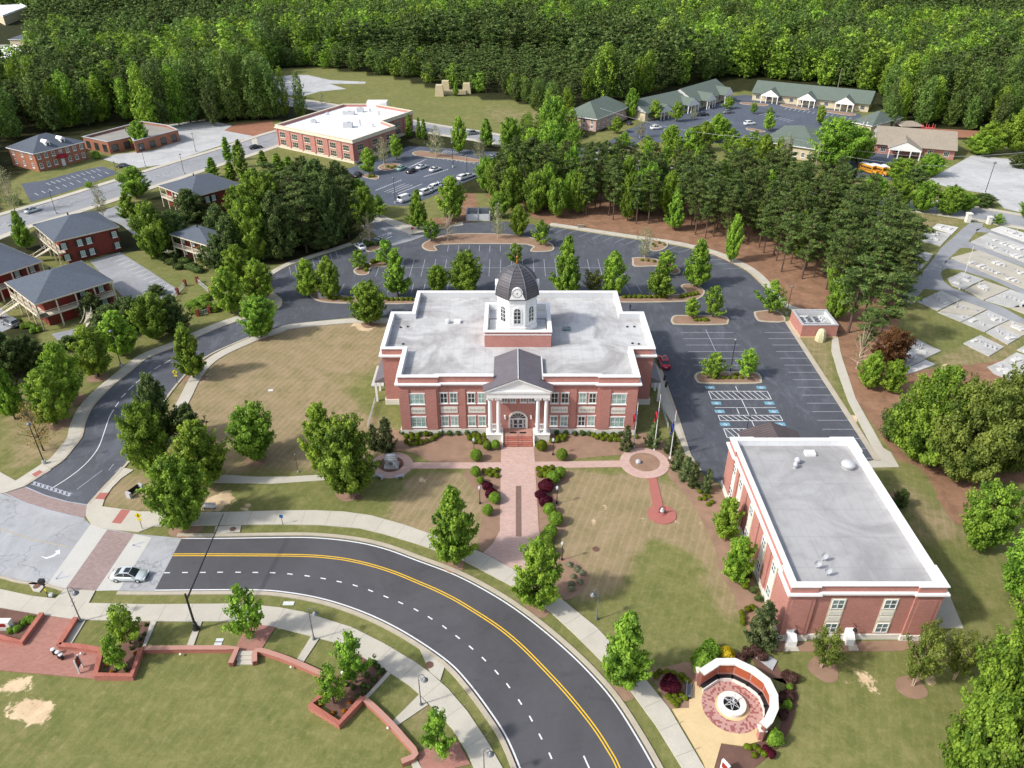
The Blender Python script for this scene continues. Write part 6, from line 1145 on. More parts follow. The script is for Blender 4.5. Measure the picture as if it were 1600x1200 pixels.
c = G(1180, 596); x, y = G(1194, 1028); 
a = GG([(1170, 1020), (1178, 1011), (1214, 1034), (1207, 1048)]); m_ = MB(); m_.slab(a, 0, .2); tag(m_.build('utility_pad', 'granite_grey'), 'grey concrete utility pad behind the memorial wall', 'pad')
# ------------------------------------------------------------------ memorial
mx, my_, mr = CM; T_ = thing('memorial_wall', 'curved white capped memorial wall with rust red panels round the fountain', 'memorial', (mx, my_, 0))
WP = GG(zm(5.4545, 1050, 980, [(232, 372), (380, 278), (540, 277), (700, 352), (828, 450), (893, 580), (898, 700), (850, 810), (800, 860)]), 2.45)
Wc = WP; R_ = 4.55
for k, (a, b_) in enumerate(zip(WP, WP[1:])): pass
wm, cm, pm, bm = MB(), MB(), MB(), MB()
stripto(wm, WP, -.48, -.02, 0, 2.4); wm.add([(x, y, z) for (x, y) in (offset(WP, -.48)[0], offset(WP, -.02)[0]) for z in (0, 2.4)], [(0, 1, 3, 2), (2, 3, 1, 0)]); wm.add([(x, y, z) for (x, y) in (offset(WP, -.48)[-1], offset(WP, -.02)[-1]) for z in (0, 2.4)], [(0, 1, 3, 2), (2, 3, 1, 0)])
wm.build('wall', 'brick_wall', T_); stripto(cm, WP, -.8, .12, 2.402, 2.6); stripto(cm, WP, -.72, .05, 2.15, 2.39) if False else None
for e in (0, -1): q = [offset(WP, -.8)[e], offset(WP, .12)[e]]; cm.add([(x, y, z) for x, y in q for z in (2.402, 2.6)], [(0, 1, 3, 2), (2, 3, 1, 0)])
cp_ = cm.build('coping', 'white_stone', T_); IN = offset(WP, -.48)
side = -1 if (Vector(IN[3]) - Vector((mx, my_))).length < (Vector(offset(WP, -.02)[3]) - Vector((mx, my_))).length else 1
for i, (a, b_) in enumerate(zip(IN, IN[1:])):
    if i in (7,): continue
    f_, LL = fr(a, b_); nn = 1 if (f_[2][0] * (mx - a[0]) + f_[2][1] * (my_ - a[1])) > 0 else -1; f_ = (f_[0], f_[1], (f_[2][0] * nn, f_[2][1] * nn)); MB().obox(f_, .14, LL - .14, .01, .06, .95, 2.15).build('inscription_panel', 'bronze_panel', T_); MB().obox(f_, .0, LL, .01, .5, .42, .55).build('bench', 'black_metal', T_); MB().obox(f_, -.1, LL + .1, .5, .62, 0, .5).build('bench_kerb', 'white_stone', T_)
for (px, py) in ((1091, 1062), (1187, 1153)): x, y = G(px, py); MB().box(x - .32, x + .32, y - .32, y + .32, 0, 1.6).build('end_pier', 'brick_wall', T_); MB().box(x - .42, x + .42, y - .42, y + .42, 1.602, 1.75).build('pier_cap', 'white_stone', T_)
T_ = thing('fountain', 'round white stone fountain with dark grille and steel spire', 'fountain', (mx, my_, .1)); fx, fy = G(1142.5, 1104)
m_ = MB(); m_.lathe((fx, fy), [(1.5, .1), (1.5, .45), (1.55, .5), (1.55, .62), (.95, .64), (.9, .5), (.9, .35)], 32, close=False); m_.build('basin', 'white_stone', T_, False); m_ = MB(); m_.lathe((fx, fy), [(.92, .42), (.01, .43)], 24); m_.build('water', 'rubber', T_)
m_ = MB()
for k in range(6):
    a = k * math.pi / 3 + .3; m_.tube((fx + .92 * math.cos(a), fy + .92 * math.sin(a), .62), (fx - .3 * math.cos(a + .9), fy - .3 * math.sin(a + .9), .8), .035, None, 5); m_.tube((fx + .92 * math.cos(a), fy + .92 * math.sin(a), .62), (fx + .25 * math.cos(a + 1.4), fy + .25 * math.sin(a + 1.4), .85), .03, None, 5)
m_.build('grille', 'galvanised', T_); m_ = MB(); m_.tube((fx + .15, fy + .1, .6), (fx + .3, fy + .35, 2.1), .1, .03, 8); m_.build('spire', 'galvanised', T_)
# iron picket fence at the left garden
def picket(label, px, h=1.1):
    pts = GG(px); T_ = thing('iron_fence', label, 'fence', (pts[0][0], pts[0][1], 0)); m_ = MB()
    for a, b_ in zip(pts, pts[1:]):
        f_, LL = fr(a, b_); m_.obox(f_, 0, LL, -.03, .03, h - .08, h); m_.obox(f_, 0, LL, -.03, .03, .15, .22); u_ = 0
        while u_ < LL: m_.obox(f_, u_, u_ + .06, -.02, .02, .05, h); u_ += .35
    m_.build('railing', 'louvre', T_)
    for a in pts: MB().box(a[0] - .3, a[0] + .3, a[1] - .3, a[1] + .3, 0, 1.6).build('brick_pier', 'brick_dark', T_)
picket('white picket railing with brick piers left of the green hollow', [(268, 472), (278, 460), (290, 447)]); picket('white picket railing with brick piers above the green hollow', [(309, 442), (330, 460), (345, 468)]); picket('white picket railing with brick piers below the green hollow', [(310, 494), (328, 489)])
a = [G(232 + 0, 408)]; x, y = G(243, 404); tag(MB().box(x - .8, x + .8, y - .7, y + .7, 0, 1.3).build('transformer_box', 'leaf_olive'), 'dull green utility box under the tall bright tree', 'utility box')
# ------------------------------------------------------------------ cemetery
zc1 = lambda p: zm(8, 1400, 330, p); zc2 = lambda p: zm(8, 1400, 460, p)
PL = [(zc1([(0, 110), (110, 40), (215, 65), (90, 155)]), 0), (zc1([(60, 250), (130, 178), (400, 225), (330, 300)]), 0), (zc1([(60, 260), (325, 305), (265, 370), (110, 340)]), 1), (zc1([(450, 215), (520, 162), (780, 210), (700, 290)]), 2), (zc1([(400, 235), (690, 295), (555, 440), (280, 370)]), 0), (zc1([(180, 480), (460, 545), (400, 640), (230, 590)]), 0), (zc1([(180, 620), (390, 650), (280, 760), (180, 730)]), 0), (zc1([(90, 740), (270, 770), (180, 840), (100, 830)]), 1),
  (zc1([(1180, 235), (1320, 192), (1700, 310), (1700, 380), (1600, 385)]), 2), (zc1([(935, 388), (1165, 275), (1700, 470), (1700, 680), (1600, 645)]), 0), (zc1([(685, 588), (1030, 495), (1700, 760), (1700, 1000), (1600, 975)]), 1), (zc1([(820, 770), (1100, 860), (950, 925), (860, 985), (700, 935), (640, 850)]), 0), (zc1([(860, 990), (1100, 875), (1410, 980), (1250, 1050), (1090, 1118)]), 1), (zc1([(1110, 1120), (1420, 985), (1700, 1080), (1700, 1200), (1430, 1215)]), 0), (zc1([(1440, 1222), (1700, 1110), (1700, 1330)]), 1),
  (zc1([(260, 1140), (560, 1005), (810, 1110), (520, 1250)]), 0), (zc2([(540, 215), (820, 85), (1130, 195), (960, 280)]), 1), (zc2([(520, 228), (960, 285), (810, 350)]), 0), (zc2([(820, 355), (970, 290), (1250, 395), (1110, 475)]), 0), (zc2([(985, 280), (1150, 205), (1410, 325), (1260, 395)]), 0), (zc2([(1270, 400), (1430, 330), (1700, 420), (1700, 480), (1560, 530)]), 1), (zc2([(1120, 480), (1265, 405), (1560, 535), (1395, 632)]), 0), (zc2([(840, 620), (1050, 520), (1345, 665), (1160, 780)]), 0), (zc2([(130, 625), (260, 572), (560, 715), (380, 800), (140, 715)]), 0), (zc2([(90, 800), (150, 720), (370, 815), (110, 940)]), 0), (zc2([(100, 950), (370, 830), (490, 885), (260, 970), (110, 1010)]), 2),
  (zc2([(1340, 830), (1500, 735), (1700, 800), (1700, 960), (1600, 970)]), 0), (zc2([(1140, 915), (1330, 838), (1600, 975), (1455, 1085), (1230, 1000)]), 0), (zc2([(1510, 700), (1600, 650), (1700, 690), (1700, 780)]), 0), (zc2([(1430, 1160), (1600, 1240), (1560, 1290), (1440, 1230)]), 2), (zm(3.529, 1150, 300, [(720, 95), (755, 88), (800, 105), (760, 135), (722, 120)]), 1), (zm(3.529, 1150, 300, [(800, 105), (860, 118), (880, 130), (820, 158), (765, 138)]), 2), (zm(3.529, 1150, 300, [(770, 165), (860, 190), (850, 205), (800, 225), (780, 200)]), 2)]
rg = random.Random(5); stones = []
for i, (p, k) in enumerate(PL):
    q = GG(p); m_ = MB(); m_.slab(q, 0, .22); m_.build
    o = m_.build('grave_plot', ('slab_grey', 'slab_tan', 'slab_white')[k]); cxp = sum(a[0] for a in p) / len(p); cyp = sum(a[1] for a in p) / len(p)
    tag(o, 'large pale concrete grave plot with low kerb in the cemetery', 'grave plot', 'grave plots in the cemetery'); cc = Vector((sum(a[0] for a in q) / len(q), sum(a[1] for a in q) / len(q))); stones.append((q, cc))
def stone(kind):
    m_ = MB()
    if kind == 0: m_.box(-.45, .45, -.15, .15, 0, .18); m_.box(-.35, .35, -.08, .08, .18, .85)
    elif kind == 1: m_.box(-.55, .55, -1.1, 1.1, 0, .3); m_.box(-.48, .48, -1.02, 1.02, .3, .36)
    else: m_.lathe((0, 0), [(.35, 0), (.35, .3), (.18, .32), (.14, 1.3), (.02, 1.5)], 4)
    nm = ('headstone', 'ledger_stone', 'obelisk')[kind]; return m_.build(nm, ('granite_grey', 'slab_white', 'granite_grey')[kind])
SP = [stone(0), stone(1), stone(2)]; first = {0: True, 1: True, 2: True}
LBS = ('small grey upright headstone on a pale plot', 'low pale ledger slab lying on a plot', 'small grey pointed obelisk on a pale plot')
for q, cc in stones:
    (x0, y0), (x1, y1) = q[0], q[1]; ang = math.atan2(q[-1][1] - q[0][1], q[-1][0] - q[0][0]); size = max(math.hypot(a[0] - cc.x, a[1] - cc.y) for a in q)
    d1 = Vector((math.cos(ang), math.sin(ang))); n_ = int(3 + size * .7)
    for j in range(n_):
        for r_ in ((-1, 1) if size > 9 else (0,)):
            t = (j + .5) / n_ - .5; p_ = cc + d1 * (t * size * 1.05) + Vector((-d1.y, d1.x)) * (r_ * size * .2 + rg.uniform(-.4, .4))
            if not inpoly(np.array([p_.x]), np.array([p_.y]), inset(q, .8))[0] or rg.random() < .12: continue
            if math.hypot(p_.x, p_.y) > 260: continue
            k = rg.choice([0, 0, 0, 1, 1, 2])
            if first[k]: o = SP[k]; first[k] = False
            else: o = SP[k].copy(); COL.objects.link(o)
            o.location = (p_.x, p_.y, .22); o.rotation_euler = (0, 0, ang + rg.uniform(-.05, .05)); s_ = rg.uniform(.65, 1.0); o.scale = (s_,) * 3; tag(o, LBS[k], ('headstone', 'ledger stone', 'obelisk')[k], ('upright headstones', 'ledger slabs', 'obelisks')[k] + ' in the cemetery')
x, y = G(1511, 347); T_ = thing('gate_pier', 'white gate pier left of the cemetery entrance', 'gate pier', (x, y, 0)); MB().box(x - .6, x + .6, y - .6, y + .6, 0, 2.4).build('pier', 'white_stone', T_); MB().box(x - .75, x + .75, y - .75, y + .75, 2.4, 2.65).build('cap', 'white_stone', T_)
x, y = G(1544, 350); T_ = thing('gate_pier', 'white gate pier beside the small tree at the cemetery entrance', 'gate pier', (x, y, 0)); MB().box(x - .5, x + .5, y - .5, y + .5, 0, 2.0).build('pier', 'white_stone', T_); MB().box(x - .65, x + .65, y - .65, y + .65, 2.0, 2.2).build('cap', 'white_stone', T_)
# ------------------------------------------------------------------ vehicles
def wheels(T_, L, W, r=.33, xs=(.2, .8)):
    for xf in xs:
        for s in (-1, 1):
            x = -L / 2 + L * xf; y = s * (W / 2 - .1); m_ = MB(); m_.tube((x, y - .11, r), (x, y + .11, r), r, r, 16); w_ = m_.build('wheel', 'rubber', T_); m_ = MB(); m_.tube((x, y + s * .1, r), (x, y + s * .125, r), r * .62, r * .55, 10); m_.build('rim', 'galvanised', w_)
def loft(m_, st):      # st: list of closed sections (same count)
    n = len(st[0]); vs = [v for s in st for v in s]; fs = []
    for i in range(len(st) - 1):
        for k in range(n): fs.append((i * n + k, i * n + (k + 1) % n, (i + 1) * n + (k + 1) % n, (i + 1) * n + k))
    fs.append(tuple(reversed(range(n)))); fs.append(tuple((len(st) - 1) * n + k for k in range(n))); m_.add(vs, [tuple(reversed(f)) for f in fs])
def car(name, label, mat, kind='sedan', cat='car'):
    T_ = thing(name, label, cat); L, W = {'sedan': (4.7, 1.85), 'suv': (4.8, 1.95), 'van': (5.4, 2.0), 'pickup': (5.6, 1.95)}[kind]; h = W / 2
    if kind == 'sedan': prof = [(-2.35, .62, .9, .8), (-2.2, .9, .96, .92), (-1.7, .98, 1, .95), (-1.0, .95, 1, .97), (.4, .93, 1, .97), (1.2, .9, 1, .95), (1.9, .8, .97, .9), (2.25, .7, .9, .8), (2.35, .5, .8, .72)]; gh = [(-1.75, .98), (-1.0, 1.38), (-.3, 1.44), (.35, 1.4), (1.15, .92)]
    elif kind == 'suv': prof = [(-2.4, .8, .92, .85), (-2.3, 1.1, .98, .93), (-1.0, 1.08, 1, .96), (.8, 1.05, 1, .96), (1.8, .98, .98, .92), (2.3, .85, .92, .85), (2.4, .6, .85, .8)]; gh = [(-2.25, 1.1), (-1.95, 1.66), (-.5, 1.74), (.5, 1.68), (1.15, 1.05)]
    elif kind == 'van': prof = [(-2.7, 1.0, .95, .92), (-2.6, 1.3, 1, .96), (1.2, 1.3, 1, .96), (2.2, 1.05, .97, .9), (2.6, .85, .92, .85), (2.7, .6, .85, .8)]; gh = [(-2.6, 1.3), (-2.45, 2.15), (0, 2.2), (.9, 2.1), (1.9, 1.1)]
    else: prof = [(-2.8, .95, .96, .95), (-2.7, 1.0, .98, .97), (-.8, 1.0, 1, .97), (1.2, 1.05, 1, .96), (2.2, 1.0, .97, .92), (2.7, .9, .92, .88), (2.8, .6, .88, .82)]; gh = [(-.85, 1.0), (-.6, 1.68), (.2, 1.76), (.7, 1.7), (1.4, 1.05)]
    secs = [[(x, -h * w1 * .94, .24), (x, -h * w1, .5), (x, -h * w1, z - .18), (x, -h * w2 * .92, z), (x, h * w2 * .92, z), (x, h * w1, z - .18), (x, h * w1, .5), (x, h * w1 * .94, .24)] for x, z, w1, w2 in prof]
    m_ = MB(); loft(m_, secs); b_ = m_.build('body', mat, T_, True); b_.data.polygons[0].use_smooth = True
    m_ = MB(); zr_ = max(z for _, z in gh); loft(m_, [[(x, -h * (.88 if i in (0, len(gh) - 1) else .86), min(z, prof[3][1]) - .08), (x, -h * (.86 if z < zr_ * .8 else .68), z), (x, h * (.86 if z < zr_ * .8 else .68), z), (x, h * (.88 if i in (0, len(gh) - 1) else .86), min(z, prof[3][1]) - .08)] for i, (x, z) in enumerate(gh)]); m_.build('windows', 'glass_car', T_)
    m_ = MB(); a = gh[1:-1]; n = len(a); top = [(x, s * h * .69, z + .012) for x, z in a for s in (-1, 1)]; m_.add(top, [(2 * i, 2 * i + 2, 2 * i + 3, 2 * i + 1) for i in range(n - 1)])
    for s in (-1, 1):
        for (x0, z0), (x1, z1) in ((gh[0], gh[1]), (gh[-2], gh[-1])): m_.tube((x0, s * h * (.84 if z0 < zr_ * .8 else .68), z0 + .01), (x1, s * h * (.84 if z1 < zr_ * .8 else .68), z1 + .01), .045, None, 5)
        m_.tube((gh[2][0], s * h * .69, gh[2][1]), (gh[2][0] - .05, s * h * .89, prof[3][1] - .02), .04, None, 5)
    if kind in ('suv', 'van'):
        for s in (-1, 1): m_.add([(gh[0][0] + .1, s * h * .885, prof[3][1]), (gh[0][0] + (1.0 if kind == 'suv' else 3.2), s * h * .885, prof[3][1]), (gh[0][0] + (1.0 if kind == 'suv' else 3.2), s * h * .70, zr_ - .03), (gh[1][0], s * h * .70, gh[1][1])], [(0, 1, 2, 3), (3, 2, 1, 0)])
    m_.build('roof', mat, T_)
    if kind == 'sedan': MB().box(-.45, .25, -.42, .42, 1.4, 1.462).build('sunroof', 'glass_car', T_)
    for s in (-1, 1):
        MB().box(prof[-1][0] - .22, prof[-1][0] - .02, s * h * .62 - .22, s * h * .62 + .22, .55, .7).build('headlight', 'lamp_glass', T_); MB().box(prof[0][0] - .01, prof[0][0] + .12, s * h * .66 - .2, s * h * .66 + .2, .62, .8).build('tail_light', 'tail_red', T_)
        MB().box(.75, .95, s * h * 1.0 - .08 + s * .06, s * h * 1.0 + .08 + s * .06, .92, 1.05).build('mirror', mat, T_)
    if kind == 'pickup': MB().box(-2.65, -.95, -.75, .75, 1.0, 1.012).build('bed', 'rubber', T_)
    MB().box(prof[-1][0] - .06, prof[-1][0] + .01, -.5, .5, .35, .55).build('grille', 'rubber', T_); MB().box(prof[0][0] - .02, prof[0][0], -.26, .26, .5, .62).build('number_plate', 'lamp_glass', T_)
    wheels(T_, L, W, .34 if kind == 'sedan' else .38); return T_
def pc(T_, px, py, qx, qy, label, group=None, **kw):     # heading from pixel p to pixel q
    a, b_ = G(px, py), G(qx, qy); return place(T_, px, py, math.atan2(b_[1] - a[1], b_[0] - a[0]), label, group, **kw)
cs_ = car('parked_car', '', 'car_silver'); pc(cs_, 204, 903, 260, 904, 'silver sedan with sunroof driving past the crossing on the dark road')
cr_ = car('parked_car', '', 'car_red'); a = G(1038, 570); pc(cr_, 1037, 569, 1027, 540, 'bright red sedan parked beside the courthouse side door')
cw_ = car('parked_car', '', 'car_white'); pc(cw_, 563, 388, 556, 383, 'white sedan parked at the kerb by the entrance road'); cg_ = car('parked_car', '', 'car_green'); pc(cg_, 627, 265, 640, 258, 'pale green car parked at the left of the far striped bays'); ck_ = car('parked_car', '', 'car_black')
pc(ck_, 643, 269, 656, 262, 'black car parked between pale cars in the far striped bays'); pc(cw_, 659, 263, 674, 257, 'white sedan in the middle of the far striped bays'); pc(cw_, 680, 267, 695, 262, 'white sedan at the right of the far striped bays'); pc(ck_, 400, 232, 412, 230, 'black car driving on the far road left of the white roofed building')
cn_ = car('parked_car', '', 'car_navy'); pc(cn_, 184, 466, 200, 455, 'navy car'); COL.objects.unlink(cn_) if False else None
cn_.location = (*G(983, 194), 0); cn_['label'] = 'navy car parked beside the pinkish three storey office'
pk = car('pickup_truck', '', 'car_black', 'pickup', 'truck'); pc(pk, 1097, 181, 1110, 180, 'black pickup parked in front of the green roofed offices'); su = car('parked_suv', '', 'car_white', 'suv', 'suv'); pc(su, 1171, 195, 1185, 194, 'white suv in the middle of the green roofed office lot'); sg = car('parked_suv', '', 'car_grey', 'suv', 'suv'); pc(sg, 1138, 177, 1150, 176, 'grey suv parked near the corner of the green roofed offices')
pc(sg, 18, 508, 0, 500, 'dark suv parked at the left edge below the veranda office'); pc(sg, 739, 210, 748, 209, 'dark suv on the far road behind the far car park'); pc(su, 1025, 202, 1035, 201, 'white suv parked behind the office hedge')
pc(ck_, 559, 275, 566, 268, 'black car parked at the left corner of the far car park'); pc(cw_, 769, 248, 779, 243, 'white sedan half hidden at the right edge of the far car park'); pc(cs_, 52, 331, 65, 327, 'silver car on the far left road'); pc(ck_, 194, 262, 200, 262, 'small black car beside the far left road')
va = car('parked_van', '', 'car_white', 'van', 'van')
for i, (px, py) in enumerate(((634, 314), (665, 303), (673, 299), (680, 295), (687, 291), (724, 280), (733, 277))):
    pc(va if i == 0 else (su if i % 2 else cw_), px, py, px + 14, py - 5, ('white van alone at the left end of the far row', 'first white vehicle of the row behind the light green tree', 'second white vehicle of the row behind the light green tree', 'third white vehicle of the row behind the light green tree', 'fourth white vehicle of the row behind the light green tree', 'left of two white vehicles right of the light green tree', 'right of two white vehicles right of the light green tree')[i])
# school buses
def bus():
    T_ = thing('school_bus', '', 'bus'); m_ = MB(); sec = lambda x, w_, z: [(x, -w_, .45), (x, -w_, z - .3), (x, -w_ * .8, z), (x, w_ * .8, z), (x, w_, z - .3), (x, w_, .45)]
    loft(m_, [sec(-3.6, 1.1, 2.6), sec(-3.5, 1.2, 2.75), sec(1.9, 1.2, 2.75), sec(2.0, 1.1, 2.4), sec(2.1, .95, 1.5), sec(3.3, .9, 1.35), sec(3.4, .85, 1.0)]); m_.build('body', 'bus_yellow', T_); MB().box(-3.45, 1.85, -.95, .95, 2.751, 2.8).build('roof', 'white_paint', T_)
    for s in (-1, 1): m_ = MB(); [m_.box(-3.3 + k * .62, -2.8 + k * .62, s * 1.2 - .02, s * 1.2 + .02, 1.6, 2.2) for k in range(8)]; m_.build('side_windows', 'glass_car', T_); MB().box(-3.4, 2.0, s * 1.2 - .03, s * 1.2 + .03, 1.15, 1.25).build('stripe', 'rubber', T_)
    MB().box(1.97, 2.06, -.9, .9, 1.55, 2.3).build('windscreen', 'glass_car', T_); wheels(T_, 7, 2.4, .45, (.18, .86)); return T_
bs = bus(); [pc(bs, x_, y_, x_ + 10, y_ + 3, w_ + ' of the three yellow school buses') for x_, y_, w_ in ((1357, 270, 'left'), (1373, 272, 'middle'), (1389, 274, 'right'))]
# playground, utility poles and wires
x, y = G(1447, 206); T_ = thing('playground_frame', 'faded red playground frame behind the school', 'playground', (x, y, 0)); m_ = MB(); 
for dx in (-2.5, 0, 2.5): m_.box(x + dx - .1, x + dx + .1, y - 1, y - .8, 0, 3); m_.box(x + dx - .1, x + dx + .1, y + .8, y + 1, 0, 3)
m_.box(x - 2.6, x + 2.6, y - 1, y + 1, 1.4, 1.55); m_.build('frame', 'play_red', T_); m_ = MB(); m_.add([(x - 5, y - .5, .2), (x - 5, y + .5, .2), (x - 2.6, y + .5, 1.6), (x - 2.6, y - .5, 1.6)], [(0, 1, 2, 3), (3, 2, 1, 0)]); m_.build('slide', 'play_red', T_)
WT = []
for px, py, ty, lb in ((1231, 262, 213, 'pale utility pole in front of the tan office'), (1342, 236, 182, 'utility pole with transformers beside the large bright tree'), (1309, 137, 107, 'utility pole rising behind the long green roofed offices'), (1273, 268, 222, 'thin utility pole left of the large bright tree'), (795, 310, 272, 'dark utility pole among trees right of the far car park')):
    h = hsolve(px, py, ty); x, y = G(px, py); T_ = thing('utility_pole', lb, 'utility pole', (x, y, 0)); MB().tube((x, y, 0), (x, y, h), .2, .13, 8).build('pole', 'wood_grey', T_); MB().box(x - 1.2, x + 1.2, y - .06, y + .06, h - .8, h - .62).build('crossarm', 'wood_grey', T_); WT.append((x, y, h))
    if 'transformers' in lb:
        for s in (-.7, .7): MB().lathe((x + s, y - .3), [(.3, h - 2.8), (.3, h - 1.9), (.1, h - 1.8)], 10).build('transformer', 'galvanised', T_)
def wire(a, b_, sag, label):
    m_ = MB(); pts = [(a[0] + (b_[0] - a[0]) * t, a[1] + (b_[1] - a[1]) * t, a[2] + (b_[2] - a[2]) * t - sag * 4 * t * (1 - t)) for t in [i / 14 for i in range(15)]]; m_.path(pts, .035, 4); tag(m_.build('power_line', 'galvanised'), label, 'power line')
wl = (*G(935, 215), 11)
wire(wl, (WT[0][0], WT[0][1], WT[0][2] - .7), 3, 'power line drooping from the pink office to the pale utility pole'); wire((WT[0][0], WT[0][1], WT[0][2] - .7), (WT[1][0] + 0, WT[1][1], WT[1][2] - 1), 2, 'power line between the pale pole and the transformer pole'); wire((WT[0][0], WT[0][1], WT[0][2] - 2.5), (*G(1600, 300), 9), 3.5, 'power line crossing above the school buses to the right edge'); wire((WT[0][0], WT[0][1], WT[0][2] - .7), (*G(1600, 285), 10), 3.5, 'upper power line crossing above the school to the right edge')
x, y = G(1538, 305); T_ = place(t1, 1538, 305, 0, 'slim light pole standing in the pale right lot', scale=1.3)
# picnic table and small far things
for px, py, lb in ((907, 355, 'dark picnic table on the pine straw behind the car park'), (238, 398, 'dark picnic table on bare ground beside the utility box')):
    x, y = G(px, py); T_ = thing('picnic_table', lb, 'picnic table', (x, y, 0)); MB().box(x - .9, x + .9, y - .35, y + .35, .68, .75).build('table_top', 'wood_grey', T_)
    for s in (-.7, .7): MB().box(x - .9, x + .9, y + s - .13, y + s + .13, .4, .45).build('bench', 'wood_grey', T_)
    for s in (-.6, .6): MB().box(x + s - .05, x + s + .05, y - .7, y + .7, .3, .4).build('leg', 'wood_grey', T_); MB().box(x + s - .05, x + s + .05, y - .1, y + .1, 0, .68).build('leg', 'wood_grey', T_)

# person walking behind the courthouse
x, y = G(984, 485.6); SK = [(0, 0, .98, .14), (0, 0, 1.2, .13), (0, 0, 1.42, .15), (0, 0, 1.53, .055), (0, -.02, 1.6, .07), (0, -.03, 1.72, .085), (.18, 0, 1.41, .06), (.25, .03, 1.15, .045), (.22, -.1, .93, .035), (-.18, 0, 1.41, .06), (-.26, -.02, 1.15, .045), (-.25, .06, .92, .035), (.1, 0, .9, .1), (.1, -.12, .5, .07), (.1, -.06, .08, .05), (.1, -.2, .04, .04), (-.1, 0, .9, .1), (-.1, .05, .5, .07), (-.1, .22, .1, .05), (-.1, .1, .04, .04)]
ED = [(0, 1), (1, 2), (2, 3), (3, 4), (4, 5), (2, 6), (6, 7), (7, 8), (2, 9), (9, 10), (10, 11), (0, 12), (12, 13), (13, 14), (14, 15), (0, 16), (16, 17), (17, 18), (18, 19)]
me = bpy.data.meshes.new('person'); me.from_pydata([v[:3] for v in SK], ED, []); o = bpy.data.objects.new('person', me); COL.objects.link(o); o.location = (x, y, 0.02); mo = o.modifiers.new('skin', 'SKIN')
for i, v in enumerate(SK): me.skin_vertices[0].data[i].radius = (v[3], v[3])
me.skin_vertices[0].data[0].use_root = True; o.modifiers.new('sub', 'SUBSURF').levels = 1; me.materials.append(M['car_navy']); tag(o, 'person in dark clothes walking on the asphalt behind the courthouse', 'person')
# ------------------------------------------------------------------ vegetation
def quads(name, P, N, sz, tone, mat, rng, parent, asp=1.0, core=None):
    n = len(P); N = N / np.linalg.norm(N, axis=1)[:, None]; R_ = rng.normal(size=(n, 3)); A_ = np.cross(N, R_); A_ /= np.linalg.norm(A_, axis=1)[:, None]; B_ = np.cross(N, A_)
    sz = sz[:, None]; a, b_ = A_ * sz * .5, B_ * sz * .5 * asp; V = np.stack([P - a - b_ * .6, P + a * .6 - b_, P + a + b_ * .7, P - a * .7 + b_], 1).reshape(-1, 3)
    F_ = np.arange(4 * n).reshape(n, 4); T_ = np.repeat(tone, 4)
    if core is not None:
        cv, cf, ct = core; k = len(V); V = np.concatenate([V, cv]); T_ = np.concatenate([T_, ct])
    me = bpy.data.meshes.new(name); me.vertices.add(len(V)); me.vertices.foreach_set('co', V.astype(np.float32).ravel())
    ls = F_.ravel(); st = np.arange(n) * 4; tot = np.full(n, 4)
    if core is not None: ls = np.concatenate([ls, (cf + k).ravel()]); st = np.concatenate([st, 4 * n + np.arange(len(cf)) * 4]); tot = np.concatenate([tot, np.full(len(cf), 4)])
    me.loops.add(len(ls)); me.loops.foreach_set('vertex_index', ls); me.polygons.add(len(st)); me.polygons.foreach_set('loop_start', st); me.polygons.foreach_set('loop_total', tot); me.update()
    at = me.attributes.new('tone', 'FLOAT', 'POINT'); at.data.foreach_set('value', np.clip(T_, 0, 1).astype(np.float32)); me.materials.append(M[mat]); o = bpy.data.objects.new(name, me); COL.objects.link(o); o.parent = parent; return o
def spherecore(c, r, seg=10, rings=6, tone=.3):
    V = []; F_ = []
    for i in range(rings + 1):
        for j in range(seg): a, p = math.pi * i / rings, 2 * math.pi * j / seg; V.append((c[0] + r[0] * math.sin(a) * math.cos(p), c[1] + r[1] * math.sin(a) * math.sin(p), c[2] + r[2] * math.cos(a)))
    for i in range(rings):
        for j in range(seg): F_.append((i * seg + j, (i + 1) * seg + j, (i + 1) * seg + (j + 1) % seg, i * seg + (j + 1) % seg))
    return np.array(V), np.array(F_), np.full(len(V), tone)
PROF = {'oval': lambda t: math.sin(math.pi * min(1, .1 + .9 * t) ** .85) ** .6 if t < 1 else 0, 'conic': lambda t: (.55 + 3 * t if t < .15 else max(0, 1 - (t - .15) / .87) ** .72), 'round': lambda t: math.sqrt(max(0, 1 - (2 * t - 1) ** 2)) ** .8, 'column': lambda t: (.6 + 2 * t if t < .2 else (1 if t < .6 else max(0, 1 - ((t - .6) / .42) ** 2))), 'vase': lambda t: .45 + .55 * math.sin(math.pi * .62 * t + .2) if t < .8 else 1.0 * max(0, 1 - ((t - .8) / .22) ** 2) ** .5}
